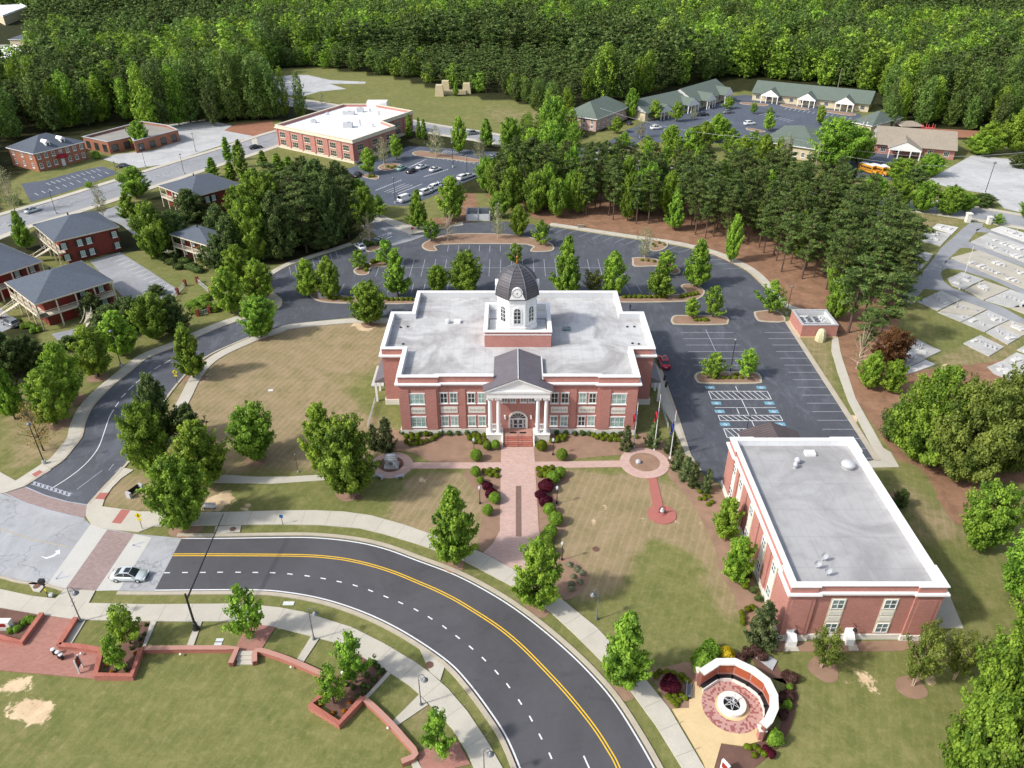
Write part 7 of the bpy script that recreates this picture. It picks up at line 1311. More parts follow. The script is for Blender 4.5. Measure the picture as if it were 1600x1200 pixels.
def crown(rng, H, W, c0, prof, nclump, per, leaf, crad, lobes=.16, flat=1.0, rise=.62, dens=1.0):
    ph = rng.uniform(0, 6.28, 4); Ps, Ns, Ts = [], [], []; cl = []; nb = int(nclump * .6)
    for i in range(nb):
        t = ((i + rng.random()) / nb) ** .95; ang = i * 2.4 + rng.uniform(-.5, .5); r = PROF[prof](min(.985, t)) * W / 2
        r *= 1 + lobes * math.sin(2 * ang + ph[0] + 2.5 * t) + lobes * .7 * math.sin(3 * ang + ph[1] - 4 * t) + lobes * .6 * math.sin(9 * t + ph[2] + ang); r *= rng.uniform(.66, 1.14); r = max(.12, r)
        zt = H * c0 + (H * (1 - c0)) * t; zb = max(H * c0 * .7, zt - r * rise * rng.uniform(.7, 1.3)); n_ = 2 + int(r / (crad * .95)); bt = rng.uniform(.1, .9)
        for j in range(n_):
            q = .3 + .7 * (j + 1) / n_; cr = crad * (1.12 - .62 * q) * rng.uniform(.75, 1.25); sw = rng.normal() * .09
            cl.append((r * q * math.cos(ang + sw), r * q * math.sin(ang + sw), zb + (zt - zb) * q ** 1.3, cr, bt + rng.normal() * .15, q))
    cl.sort(key=lambda c: -c[5])
    for x, y, z, cr, tn, q in cl:
        k = max(3, int(per * .62 * dens * (cr / (crad * .7)) ** 2)); d = rng.normal(size=(k, 3)); d /= np.linalg.norm(d, axis=1)[:, None]; rad = cr * rng.uniform(.25, 1.15, k) ** .7; p = np.array([x, y, z]) + d * rad[:, None] * np.array([1, 1, flat * .85]) + np.array([x, y, 0]) / (math.hypot(x, y) + .01) * (rng.uniform(0, 1, k) ** 3 * cr * .7)[:, None]
        out = np.array([x, y, (z - H * (c0 + .25)) * .8]); out = out / (np.linalg.norm(out) + .01); Ns.append(d * .6 + out * .4 + np.array([0, 0, .4]) + rng.normal(size=(k, 3)) * .5); Ps.append(p); Ts.append(tn + rng.normal(size=k) * .18)
    P = np.concatenate(Ps); return P, np.concatenate(Ns), leaf * .86 * rng.uniform(.6, 1.35, len(P)), np.concatenate(Ts), [c[:5] for c in cl]
def mktree(name, cat, mat, H, W, c0, prof, ncl, per, leaf, crad, bark='trunk_bark', seed=0, tr=None, limbs=7, multi=1, **kw):
    rng = np.random.default_rng(seed); T_ = thing(name, '', cat); P, N, s_, t_, cl = crown(rng, H, W, c0, prof, ncl, per, leaf, crad, **kw); quads('crown', P, N, s_, t_, mat, rng, T_, .75)
    m_ = MB(); r0 = tr or H * .02
    for k in range(multi):
        a = 6.28 * k / multi; lean = .0 if multi == 1 else W * .12; b0 = (math.cos(a) * .1 * (multi > 1), math.sin(a) * .1 * (multi > 1)); top = (math.cos(a) * lean, math.sin(a) * lean, H * (c0 + (1 - c0) * .6)); mid = (b0[0] * .5 + top[0] * .35, b0[1] * .5 + top[1] * .35, H * c0 * .9)
        m_.tube((b0[0], b0[1], 0), mid, r0 * 1.25, r0 * .9, 8); m_.tube(mid, top, r0 * .9, r0 * .3, 6)
    for i in rng.choice(len(cl) // 2, min(limbs, len(cl) // 2), replace=False): x, y, z, cr, _ = cl[i]; zz = min(z * .8, H * (c0 + .35)); m_.tube((0, 0, max(H * c0 * .8, zz * .75)), (x * .85, y * .85, z), r0 * .4, r0 * .12, 5)
    m_.build('trunk', bark, T_); T_['H'] = H; T_['W'] = W; return T_
def mkpine(name, H, W, c0, seed, leaf=.42, per=42, dens=1.0):
    rng = np.random.default_rng(seed); T_ = thing(name, '', 'pine tree'); Ps, Ns, Ts = [], [], []; m_ = MB(); m_.tube((0, 0, 0), (rng.uniform(-.3, .3), rng.uniform(-.3, .3), H * .97), H * .013, .05, 7)
    nb = int(46 * dens)
    for i in range(nb):
        t = (i + rng.random()) / nb; z = H * (c0 + (1 - c0) * t ** .9); L = W / 2 * (.55 + 1.2 * t if t < .35 else (1 - ((t - .35) / .66) ** 2) ** .7) * rng.uniform(.4, 1.12) + .2; a = rng.uniform(0, 6.283); end = (L * math.cos(a), L * math.sin(a), z + L * .18); m_.tube((0, 0, z - .3), end, .07, .025, 4)
        for q in np.linspace(.45, 1, 2 + int(L)):
            c = np.array([end[0] * q, end[1] * q, z - .1 + (end[2] - z) * q]); cr = (.42 + .12 * L) * rng.uniform(.7, 1.25); k = int(per * cr * 1.1); d = rng.normal(size=(k, 3)); d /= np.linalg.norm(d, axis=1)[:, None]; Ps.append(c + d * (cr * rng.uniform(.3, 1.05, k))[:, None] * np.array([1, 1, .6])); Ns.append(d * .8 + np.array([0, 0, .6]) + rng.normal(size=(k, 3)) * .5); Ts.append(rng.uniform(.1, .9) + rng.normal(size=k) * .15)
    P = np.concatenate(Ps); quads('crown', P, np.concatenate(Ns), leaf * rng.uniform(.6, 1.3, len(P)), np.concatenate(Ts), 'leaf_pine', rng, T_, .55); m_.build('trunk', 'pine_bark', T_); T_['H'] = H; T_['W'] = W; return T_
K = {}
K['oak'] = [mktree('oak_tree', 'tree', 'leaf_oak', 9, 7, .16, 'conic', 130, 70, .34, .75, seed=s, lobes=.13) for s in (1, 2, 3)]
K['lime'] = [mktree('street_tree', 'tree', 'leaf_lime', 9, 7, .15, 'oval', 130, 70, .32, .75, seed=s, lobes=.12) for s in (4, 5)]
K['maple'] = [mktree('maple_tree', 'tree', 'leaf_oak', 9, 8, .14, 'round', 150, 70, .34, .85, seed=s, lobes=.1) for s in (6, 7)]
K['dark'] = [mktree('dark_tree', 'tree', 'leaf_dark', 10, 8, .12, 'oval', 130, 60, .4, .95, seed=s) for s in (8, 9)]
K['thin'] = [mktree('young_tree', 'tree', 'leaf_thin', 8, 5.5, .18, 'oval', 80, 13, .24, .7, 'pale_bark', seed=s, limbs=20) for s in (10, 11)]
K['young'] = [mktree('young_tree', 'tree', 'leaf_oak', 6, 4, .22, 'oval', 55, 42, .3, .6, seed=s, lobes=.22, limbs=10) for s in (12, 13, 14)]
K['younglime'] = [mktree('young_tree', 'tree', 'leaf_lime', 6, 4, .22, 'oval', 55, 42, .3, .6, seed=s, lobes=.2, limbs=10) for s in (15, 16)]
K['myrtle'] = [mktree('crepe_myrtle', 'tree', 'leaf_olive', 5, 4.5, .3, 'vase', 60, 40, .22, .55, 'pale_bark', seed=s, limbs=12, multi=3, tr=.06) for s in (17, 18)]
K['bronze'] = [mktree('bronze_tree', 'tree', 'leaf_bronze', 7, 6, .12, 'round', 100, 60, .3, .7, seed=19)]
K['column'] = [mktree('columnar_tree', 'tree', 'leaf_oak', 10, 3.6, .08, 'conic', 90, 55, .34, .55, seed=s, lobes=.08) for s in (20, 21)]
K['big'] = [mktree('large_oak_tree', 'tree', 'leaf_olive', 14, 14, .1, 'round', 260, 85, .4, 1.15, seed=22, lobes=.12), mktree('large_oak_tree', 'tree', 'leaf_oak', 14, 14, .1, 'oval', 260, 85, .4, 1.15, seed=23, lobes=.12)]
K['magnolia'] = [mktree('magnolia_tree', 'tree', 'leaf_magnolia', 6, 4, .02, 'conic', 90, 60, .24, .55, seed=s, lobes=.08) for s in (24, 25)]
K['bare'] = [mktree('bare_tree', 'tree', 'leaf_thin', 8, 5, .15, 'oval', 60, 2, .18, .8, 'pale_bark', seed=26, limbs=36)]
K['autumn'] = [mktree('thin_brown_tree', 'tree', 'leaf_autumn', 7, 6, .2, 'oval', 80, 9, .22, .75, seed=27, limbs=16)]
K['pine'] = [mkpine('pine_tree', 18, 6.5, .3, s, .36, 46) for s in (31, 32, 33)]
K['wood'] = [mktree('woodland_tree', 'tree', mt, 18, 8.5, .08, pf, 130, 22, .62, 1.25, seed=s, lobes=.2, tr=.2, rise=1.0) for s, mt, pf in ((41, 'leaf_forest', 'oval'), (42, 'leaf_oak', 'column'), (43, 'leaf_forest', 'column'), (44, 'leaf_lime', 'oval'), (45, 'leaf_dark', 'round'))]
K['fpine'] = [mkpine('pine_tree', 20, 7, .3, s, .7, 16, .8) for s in (51, 52)]
ust = set(); TR = random.Random(11)
def tree(kind, bx, by, ty, wpx, label, group=None, cat=None, var=None, rz=None, hm=None, name=None):
    ps = K[kind]; p = ps[TR.randrange(len(ps)) if var is None else var]; x, y = G(bx, by); H_ = hm or hsolve(bx, by, ty); Wm = wpx * .89 * mpp(bx, by, H_ * .5)
    s_ = (Wm / p['W'], Wm / p['W'], H_ / p['H'])
    if p.name not in ust: ust.add(p.name); o = p; o.location = (x, y, 0); o.rotation_euler = (0, 0, rz if rz is not None else TR.uniform(0, 6.28)); o.scale = s_; o['label'] = label
    else: o = copytree(p, (x, y, 0), rz if rz is not None else TR.uniform(0, 6.28), s_, label, group)
    if group: o['group'] = group
    if cat: o['category'] = cat
    return o
TL = [
 ('oak', 303, 590, 508, 62, 'pointed green tree alone on the lawn edge beside the side drive'), ('maple', 409, 527, 463, 60, 'rounded green tree at the top corner of the west lawn'), ('maple', 578, 505, 441, 64, 'leafy round tree just behind the left rear of the courthouse'),
 ('maple', 401, 716, 634, 82, 'dark round tree standing alone in the lower west lawn'), ('lime', 511, 742, 632, 74, 'lighter green tree just behind the biggest lawn tree'), ('maple', 548, 772, 657, 106, 'biggest green lawn tree, covering the path left of the monument'),
 ('maple', 240, 738, 634, 86, 'bushy dark green tree overhanging the side drive'), ('dark', 256, 690, 586, 62, 'tall olive topped tree at the back of the corner cluster'), ('dark', 300, 688, 632, 52, 'small dark tree at the right of the corner cluster'), ('lime', 322, 758, 660, 94, 'yellow green thin leaved tree in the corner cluster'), ('maple', 291, 823, 718, 102, 'large tree overhanging the north pavement at the crossing'),
 ('oak', 710, 881, 763, 92, 'jagged green tree on the pavement left of the plaza'), ('lime', 840, 949, 845, 84, 'bright green tree in front of the plaza at the road'), ('oak', 972, 1072, 960, 96, 'broad bright tree on the verge left of the memorial'),
 ('lime', 1132, 840, 779, 54, 'upper of two bright round trees by the annex wall'), ('lime', 1148, 908, 840, 58, 'lower of two bright round trees by the annex wall'), ('magnolia', 1188, 1004, 942, 62, 'dark broad leaved tree at the annex front corner'),
 ('young', 391, 997, 916, 58, 'tall young tree in the brick square of the south pavement'), ('younglime', 204, 1006, 945, 54, 'sparse young tree in the left planter'), ('young', 186, 1043, 994, 42, 'small dark young tree at the tip of the left planter'), ('young', 556, 1066, 991, 58, 'spreading young tree in the pointed planter'), ('young', 522, 1099, 1040, 46, 'dense small tree at the point of the pointed planter'), ('young', 686, 1181, 1111, 54, 'young tree in the lower brick patio'),
 ('myrtle', 1283, 1043, 985, 58, 'left vase shaped tree in front of the annex'), ('myrtle', 1426, 1071, 990, 66, 'right vase shaped tree on the mulch disc'), ('myrtle', 1446, 1020, 975, 44, 'small vase shaped tree at the annex right corner'), ('myrtle', 1490, 1062, 992, 60, 'reddish vase shaped tree under the large right trees'),
 ('maple', 1527, 856, 757, 92, 'round bright tree right of the annex roof'), ('maple', 1592, 934, 836, 100, 'bright tree cut by the right edge below the round tree'), ('maple', 1612, 1000, 896, 100, 'lower bright tree cut by the right edge'),
 ('big', 1540, 1160, 985, 150, 'huge bright tree filling the lower right corner'), ('big', 1620, 1120, 980, 150, 'tall tree behind the huge lower right tree at the edge'), ('big', 1608, 1270, 1075, 170, 'large tree crown in the very bottom right corner'), ('maple', 1500, 1230, 1090, 110, 'lower left tree of the bottom right clump'),
 ('big', 1440, 718, 575, 140, 'olive topped spreading oak left of the cemetery corner'), ('big', 1500, 748, 600, 150, 'large dense oak in front of the olive topped oak'), ('big', 1560, 735, 572, 130, 'bright tall oak nearest the right edge by the graves'), ('big', 1640, 720, 610, 120, 'oak crown cut by the right edge below the graves'), ('dark', 1395, 690, 630, 60, 'low leafy oak crown at the left of the big oak group'),
 ('lime', 1356, 607, 550, 44, 'pair of small lime trees on pine straw, left one'), ('lime', 1390, 612, 563, 46, 'pair of small lime trees on pine straw, right one'), ('bronze', 1388, 575, 515, 62, 'bronze leaved tree beside the cemetery'), ('bare', 1338, 576, 500, 44, 'bare pale trunked tree left of the bronze tree'), ('dark', 1404, 793, 764, 26, 'low dark shrub in the shade right of the annex'),
 ('maple', 246, 531, 460, 62, 'street tree on the drive nearest the dark shrubs'), ('lime', 193, 556, 487, 64, 'street tree left of the lamp post on the drive'), ('lime', 154, 588, 510, 70, 'broad street tree on the outer side of the drive bend'), ('lime', 112, 628, 536, 66, 'tall street tree behind two others at the drive bend'), ('lime', 88, 662, 578, 74, 'rounded street tree near the brown leafed tree'), ('oak', 24, 655, 562, 52, 'pointed street tree near the left edge'), ('autumn', 68, 704, 628, 62, 'sparse brown leafed tree at the left lawn'),
 ('lime', 362, 490, 418, 56, 'light green tree beside the iron fence'), ('lime', 408, 470, 406, 56, 'light green tree at the end of the pavement by the car park'), ('lime', 376, 450, 384, 58, 'light green tree behind the two by the iron fence'),
 ('dark', 175, 520, 478, 60, 'dark evergreen mound nearest the veranda office'), ('dark', 210, 515, 465, 62, 'dark evergreen mound between street trees'), ('dark', 275, 520, 462, 56, 'dark evergreen mound at the fence corner'), ('dark', 148, 495, 458, 40, 'low brownish shrub under the veranda balcony'), ('dark', 18, 585, 520, 66, 'dark tree at the left edge below the veranda office'), ('dark', 52, 575, 525, 56, 'dark tree beside the left edge dark tree'), ('dark', 0, 640, 560, 70, 'deep green tree half out of frame at left'), ('dark', 245, 460, 445, 30, 'small dark bush by the picket railing'), ('dark', 110, 545, 525, 36, 'small grey green bush by the lower driveway'),
 ('oak', 42, 390, 330, 40, 'small pointed tree between two slate roofed offices'), ('maple', 214, 308, 262, 52, 'leafy tree on the near side of the far road'), ('maple', 246, 404, 318, 66, 'tall bright tree beside the parking bays of the offices'), ('thin', 162, 340, 283, 30, 'thin sparse tree by the far road'), ('dark', 278, 392, 330, 56, 'olive leaved tree in front of the white balconied office'), ('dark', 300, 345, 296, 60, 'olive tree crown against the slate roofed office'), ('oak', 205, 345, 300, 40, 'dark green tree left of the tall bright tree'), ('thin', 24, 332, 262, 44, 'bare grey tree at the left edge by the dark lot'), ('maple', 222, 232, 190, 34, 'tree in front of the low flat brick office'),
 ('lime', 483, 464, 405, 46, 'yellowish tree at the left end of the front island'), ('lime', 516, 466, 402, 48, 'bright tree beside the yellowish tree in the front island'), ('young', 562, 420, 391, 28, 'tiny tree in front of the bulb shaped island'), ('oak', 622, 463, 390, 48, 'pointed tree in the island behind the courthouse left wing'), ('young', 605, 414, 375, 36, 'young tree on the hedge island by the entrance'), ('maple', 685, 458, 415, 40, 'smaller of two trees behind the courthouse roof'), ('maple', 728, 460, 393, 60, 'larger round tree behind the courthouse roof'),
 ('young', 805, 412, 380, 28, 'small tree in the pale planter behind the dome'), ('oak', 885, 462, 370, 60, 'tallest pointed tree behind the courthouse right of the dome'), ('myrtle', 927, 460, 423, 38, 'olive brown small tree behind the courthouse roof'), ('lime', 957, 462, 393, 46, 'yellow green tree behind the right rear roof corner'), ('oak', 1029, 463, 408, 54, 'spreading tree over the right rear hedge'), ('younglime', 1040, 428, 392, 40, 'light small tree in the crescent island'), ('oak', 1088, 448, 374, 56, 'bright pointed tree at the right end of the rear island'), ('thin', 1007, 404, 354, 34, 'sparse pale tree in the crescent island'),
 ('younglime', 1080, 496, 466, 32, 'left small tree in the oval island'), ('young', 1113, 496, 447, 36, 'right small tree in the oval island'), ('young', 1201, 490, 438, 44, 'young tree on the mulch corner by the chiller enclosure'), ('younglime', 1113, 590, 551, 40, 'left small tree in the island above the blue marks'), ('younglime', 1165, 590, 546, 38, 'right small tree in the island above the blue marks'),
 ('thin', 778, 373, 316, 30, 'thin pale tree at the left of the rear island'), ('lime', 811, 369, 320, 34, 'yellow green tree in the middle of the rear island'), ('young', 845, 383, 345, 32, 'small tree at the right tip of the rear island'), ('young', 674, 378, 343, 30, 'small tree at the left tip of the rear island'), ('bare', 700, 376, 325, 44, 'bare branched tree at the left of the rear island'), ('oak', 654, 358, 297, 42, 'dark green tree on the slope by the entrance road'), ('lime', 706, 345, 276, 54, 'pale bushy tree in front of the white vehicles'), ('young', 593, 340, 305, 26, 'small green tree left of the entrance slope'), ('bare', 578, 380, 330, 34, 'bare tree on the island by the white car'),
 ('younglime', 577, 272, 231, 32, 'bright tree at the front corner of the white roofed building'), ('thin', 600, 256, 214, 30, 'left pale tree beside the white roofed building'), ('younglime', 620, 250, 210, 28, 'right pale tree beside the white roofed building'), ('thin', 682, 245, 196, 36, 'pale tree on the far island near the junction'), ('lime', 718, 240, 182, 30, 'tall pale tree by the far road junction'), ('oak', 760, 230, 186, 32, 'dark green round tree by the far road junction'), ('thin', 750, 252, 214, 26, 'small pale tree at the right end of the far bays'), ('column', 655, 217, 184, 12, 'dark columnar evergreen nearest the white roofed building'), ('column', 663, 218, 186, 14, 'second dark columnar evergreen by the white roofed building'), ('column', 640, 215, 178, 18, 'green columnar tree touching the white roofed building'),
 ('maple', 797, 245, 185, 44, 'bright round tree at the meadow corner'), ('maple', 985, 186, 138, 26, 'bright tree between the pink office and green roofed offices'), ('younglime', 1022, 188, 156, 26, 'tree in front of the near green roofed wing'), ('younglime', 1057, 190, 158, 24, 'pale tree beside the near green roofed wing'), ('thin', 1083, 187, 170, 18, 'small pale tree in the office lot'), ('younglime', 1138, 170, 151, 20, 'small lime tree in the office lot'), ('lime', 1048, 235, 196, 40, 'pale tree cluster by the office lot, left'), ('lime', 1118, 222, 178, 38, 'pale tree cluster by the office lot, centre'), ('oak', 1046, 228, 198, 34, 'green tree by the office lot entrance'), ('thin', 1000, 215, 182, 26, 'pale tree behind the stone sign wall'), ('younglime', 892, 205, 168, 26, 'pale tree at the left of the pink office'), ('younglime', 963, 208, 182, 24, 'pale tree at the right of the pink office'),
 ('younglime', 1200, 205, 176, 26, 'pale tree right of the white suv'), ('younglime', 1280, 195, 164, 20, 'lime tree in the far office lot'), ('lime', 1190, 262, 210, 36, 'left thin tree before the tan office'), ('thin', 1225, 262, 208, 30, 'right thin tree before the tan office'), ('young', 1232, 158, 140, 16, 'tiny tree between the first two white gables'), ('younglime', 1330, 166, 144, 18, 'tiny pale tree in front of the third white gable'), ('young', 1194, 156, 146, 12, 'tiny tree left of the first white gable'), ('young', 1177, 178, 160, 14, 'tiny dark tree in the far office lot'), ('young', 1203, 183, 167, 12, 'second tiny dark tree in the far office lot'),
 ('maple', 1300, 262, 185, 86, 'large bright tree beside the tan office'), ('maple', 1338, 255, 200, 54, 'right half of the bright tree pair beside the school'), ('maple', 1405, 285, 248, 54, 'bushy tree in front of the school'), ('maple', 1452, 275, 240, 44, 'bushy tree right of the school canopy'), ('dark', 1425, 292, 262, 50, 'low dark trees at the corner of the pale lot'),
 ('maple', 1361, 321, 275, 48, 'first tree of the row above the cemetery'), ('maple', 1401, 325, 280, 46, 'second tree of the row above the cemetery'), ('maple', 1439, 331, 284, 46, 'third tree of the row above the cemetery'), ('maple', 1479, 335, 291, 50, 'fourth tree of the row above the cemetery'), ('maple', 1508, 331, 302, 28, 'small last tree of the row above the cemetery'), ('dark', 1535, 322, 303, 40, 'low shrub mound between the road and pale lot'), ('young', 1557, 351, 334, 20, 'tiny tree beside the right gate pier'), ('maple', 1604, 340, 312, 30, 'green tree at the right edge by the pale lot'), ('lime', 1540, 240, 190, 56, 'yellow green bush mass right of the school'), ('lime', 1585, 238, 168, 60, 'tall yellow green tree at the right edge by the pale lot'), ('dark', 1590, 262, 240, 30, 'low olive bush at the right edge of the pale lot'), ('lime', 1530, 242, 205, 50, 'rounded bush left of the yellow green bush mass'),
 ('magnolia', 605, 704, 653, 38, 'dark magnolia at the courthouse left front corner'), ('magnolia', 585, 700, 664, 28, 'smaller dark magnolia behind the biggest lawn tree'), ('magnolia', 978, 703, 665, 27, 'magnolia in front of the right courthouse corner'), ('magnolia', 1020, 699, 658, 30, 'magnolia behind the tallest flagpole'), ('magnolia', 1048, 708, 674, 27, 'magnolia behind the third flagpole'), ('magnolia', 1058, 732, 703, 30, 'magnolia beside the third flagpole by the drive'), ('magnolia', 1072, 748, 715, 34, 'broad magnolia lower along the drive'), ('magnolia', 1083, 760, 722, 28, 'magnolia fourth along the drive kerb'), ('magnolia', 1104, 768, 733, 24, 'magnolia nearest the annex corner')]
for i, (bx, by, ty, w_) in enumerate([(298, 192, 92, 50), (322, 190, 88, 46), (345, 188, 84, 50), (368, 190, 76, 54), (384, 187, 80, 46), (404, 188, 86, 50), (425, 186, 90, 46), (280, 196, 100, 44), (335, 197, 120, 30), (255, 200, 96, 50), (232, 205, 98, 50)]): TL.append(('wood', bx, by, ty, w_, ('first', 'second', 'third', 'fourth', 'fifth', 'sixth', 'seventh')[i] + ' from the left of the tall bright trees edging the brown dirt lot' if i < 7 else ('tall bright tree behind the low flat brick office', 'short tree among the trunks beside the pale lot', 'tall tree above the roof of the low flat brick office', 'tall tree left above the low flat brick office')[i - 7]))
TL += [('wood', 446, 182, 104, 24, 'thin tall tree at the road corner left of the white roofed building'), ('wood', 471, 184, 112, 28, 'narrow tree beside the thin tall tree by the far road'), ('thin', 503, 162, 144, 12, 'tiny tree at the meadow edge by the far road'), ('maple', 865, 235, 150, 50, 'dark green tree at the meadow right corner'), ('lime', 830, 262, 200, 46, 'bright round tree right of the far road junction'), ('maple', 862, 268, 190, 56, 'broad tree between the meadow and the pine grove'), ('oak', 712, 150, 128, 12, 'small yellow green tree behind the stone entrance wall')]
for t in TL: tree(*t)
for i, (bx, by, ty, w_) in enumerate([(357, 252, 214, 22), (383, 286, 218, 28), (334, 278, 246, 26), (362, 282, 252, 26), (412, 262, 235, 22), (435, 268, 240, 26), (452, 268, 244, 24), (400, 290, 262, 26), (372, 262, 226, 20)]): tree('column', bx, by, ty, w_, 'pointed green tree in the row left of the white roofed building', 'pointed trees left of the white roofed building')
for i, (bx, by, ty, w_) in enumerate([(1075, 238, 200, 34), (1098, 236, 190, 34), (1140, 240, 200, 34), (1160, 250, 212, 30), (1130, 216, 186, 26), (1085, 222, 196, 24), (1010, 242, 212, 26), (975, 232, 206, 22), (1175, 240, 205, 28), (1215, 248, 214, 24), (1145, 262, 222, 28), (1055, 252, 220, 28)]): tree(('younglime', 'lime', 'young')[i % 3], bx, by, ty, w_, 'light spring green tree between the office lot and the grove road', 'light green trees between the office lot and the grove')
# dark wood between the offices and the car park
for i, (bx, by, ty, w_, k) in enumerate([(440, 405, 300, 70, 'dark'), (480, 395, 285, 70, 'pine'), (520, 385, 270, 66, 'dark'), (545, 372, 275, 60, 'pine'), (400, 408, 310, 70, 'maple'), (365, 415, 340, 60, 'dark'), (350, 395, 320, 60, 'dark'), (420, 360, 270, 70, 'maple'), (460, 350, 262, 74, 'pine'), (500, 345, 250, 70, 'dark'), (535, 340, 252, 60, 'dark'), (560, 335, 280, 50, 'maple'), (385, 370, 290, 60, 'maple'), (430, 330, 252, 64, 'pine'), (480, 320, 246, 60, 'dark'), (405, 335, 268, 60, 'maple'), (345, 420, 370, 44, 'dark'), (330, 415, 375, 40, 'dark'), (570, 355, 292, 44, 'maple'), (460, 385, 330, 60, 'dark'), (500, 390, 330, 60, 'dark'), (535, 370, 320, 50, 'dark'), (420, 405, 350, 50, 'dark')]):
    tree(k, bx, by, ty, w_, {'dark': 'dark evergreen in the dense wood left of the car park', 'pine': 'tall pine in the dense wood left of the car park', 'maple': 'bright broadleaf tree in the dense wood left of the car park'}[k], {'dark': 'dark evergreens of the wood left of the car park', 'pine': 'pines of the wood left of the car park', 'maple': 'bright trees of the wood left of the car park'}[k])
# shrubs and hedges
def bush(name, mat, W=1.2, H=1.0, leaf=.11, n=1500, seed=60, jag=.0):
    rng = np.random.default_rng(seed); T_ = thing(name, '', 'shrub'); d = rng.normal(size=(n, 3)); d[:, 2] = np.abs(d[:, 2]) * 1.1 - .25; d /= np.linalg.norm(d, axis=1)[:, None]; ph = rng.uniform(0, 6, 3)
    rad = (1 + jag * np.sin(3 * np.arctan2(d[:, 1], d[:, 0]) + ph[0]) + jag * np.sin(5 * d[:, 2] + ph[1])) * rng.uniform(.84, 1.04, n); P = d * rad[:, None] * np.array([W / 2, W / 2, H * .55]) + np.array([0, 0, H * .45]); P[:, 2] = np.maximum(P[:, 2], .03)
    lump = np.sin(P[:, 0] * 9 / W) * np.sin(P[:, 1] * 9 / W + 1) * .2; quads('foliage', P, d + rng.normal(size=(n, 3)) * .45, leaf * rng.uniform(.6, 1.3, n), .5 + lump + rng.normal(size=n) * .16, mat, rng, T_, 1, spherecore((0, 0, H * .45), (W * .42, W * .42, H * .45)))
    MB().tube((0, 0, 0), (0, 0, H * .4), .05, .04, 6).build('stem', 'trunk_bark', T_); T_['H'] = H; T_['W'] = W; return T_
K['box'] = [bush('round_bush', 'leaf_box', seed=s) for s in (60, 61)]; K['ball'] = [bush('round_bush', 'leaf_box', 2.2, 2.0, .15, 2600, 62), bush('round_bush', 'leaf_oak', 2.2, 2.0, .15, 2600, 63)]; K['maroon'] = [bush('maroon_bush', 'leaf_maroon', 2.4, 1.7, .16, 2400, 64, .12)]; K['yellow'] = [bush('yellow_bush', 'leaf_yellow', 1.8, 1.1, .12, 1500, 65, .08)]; K['scrub'] = [bush('low_shrub', 'leaf_dark', 1.3, .9, .14, 800, s, .14) for s in (66, 67)]; K['brownb'] = [bush('brown_bush', 'leaf_twig', 1.6, 1.2, .12, 1000, 68, .15)]; K['orange'] = [bush('orange_bush', 'leaf_orange', 1.0, .7, .1, 900, 69, .05)]; K['sage'] = [bush('silver_bush', 'leaf_sage', 1.2, .8, .12, 700, 70, .2)]; K['green'] = [bush('green_bush', 'leaf_oak', 2.2, 1.6, .16, 1800, 71, .12)]
def shrubs(kind, pts, wpx, ratio, label, group, jit=.12):
    for px, py in pts:
        p = K[kind][TR.randrange(len(K[kind]))]; x, y = G(px, py); Wm = wpx * mpp(px, py) * TR.uniform(1 - jit, 1 + jit); tree(kind, px, py, 0, wpx * TR.uniform(1 - jit, 1 + jit), label, group, hm=Wm * ratio)
z4f = lambda pts: zm(5.3333, 560, 560, pts); z5f = lambda pts: zm(5.3333, 780, 560, pts)
shrubs('box', z4f([(400, 662), (445, 655), (492, 655), (562, 645), (450, 688), (497, 690), (400, 708), (435, 730), (484, 724), (524, 718), (572, 700), (620, 684), (650, 662)]), 9.5, .85, 'small clipped bush in the bed under the courthouse left windows', 'small clipped bushes left of the steps')
shrubs('box', z4f([(922, 662), (965, 655), (1000, 658), (1050, 655), (925, 680), (965, 682), (1000, 682), (968, 708), (1015, 712), (1060, 698)]), 8.5, .85, 'small clipped bush beside the left portico pedestal', 'small clipped bushes beside the left pedestal')
shrubs('box', z5f([(438, 700), (480, 700), (485, 680), (530, 690), (512, 662), (548, 664), (785, 655), (812, 672), (838, 662), (862, 684), (895, 660), (915, 692), (940, 665), (965, 690), (970, 660), (993, 690), (1120, 622), (1140, 665)]), 8.8, .85, 'small clipped bush in the bed under the courthouse right windows', 'small clipped bushes right of the steps')
for lb, px, py, w_, r_, v in (('big clipped ball at the left steps, touching its neighbour', 761, 702, 15, 1, 1), ('big clipped ball nearest the left step cheek', 774, 701, 16, 1, 1), ('big round bush alone in the bed left of the plaza top', 744, 719, 21, .95, 1), ('big light bush right of the steps', 846, 703, 20, .9, 0), ('big round bush alone in the bed right of the lantern', 877.5, 718, 20, 1, 1), ('big ball bush at the path corner left of the plaza', 743, 743, 18, .95, 1), ('round bush just above the left maroon bush', 751, 755, 14, .9, 1), ('round bush below the left maroon bush', 773, 785, 21, .9, 1), ('round bush lowest in the left plaza bed', 762, 804, 19, 1, 1), ('big ball at the path corner right of the plaza', 875, 745, 20, .9, 1), ('large ball above the right maroon bushes', 864, 754, 23, .9, 1), ('round bush below the right maroon bushes', 858, 803, 22, .9, 1), ('second round bush below the right maroon bushes', 868, 819, 26, .9, 1), ('third round bush below the right maroon bushes', 860, 838, 24, .95, 1), ('low bush beside the third round bush', 850, 842, 16, .9, 1), ('fourth round bush along the right plaza edge', 856, 848, 20, .85, 1), ('last dark ball bush above the front tree', 858, 866, 22, .9, 1)):
    tree('ball', px, py, 0, w_, lb, hm=w_ * mpp(px, py) * r_, var=v)
shrubs('box', z4f([(1048, 950), (1098, 940), (1155, 938), (1132, 962), (1070, 968), (1152, 992), (1100, 985)]), 9, .8, 'small clipped bush in the left bed corner below the path', 'small clipped bushes left of the plaza')
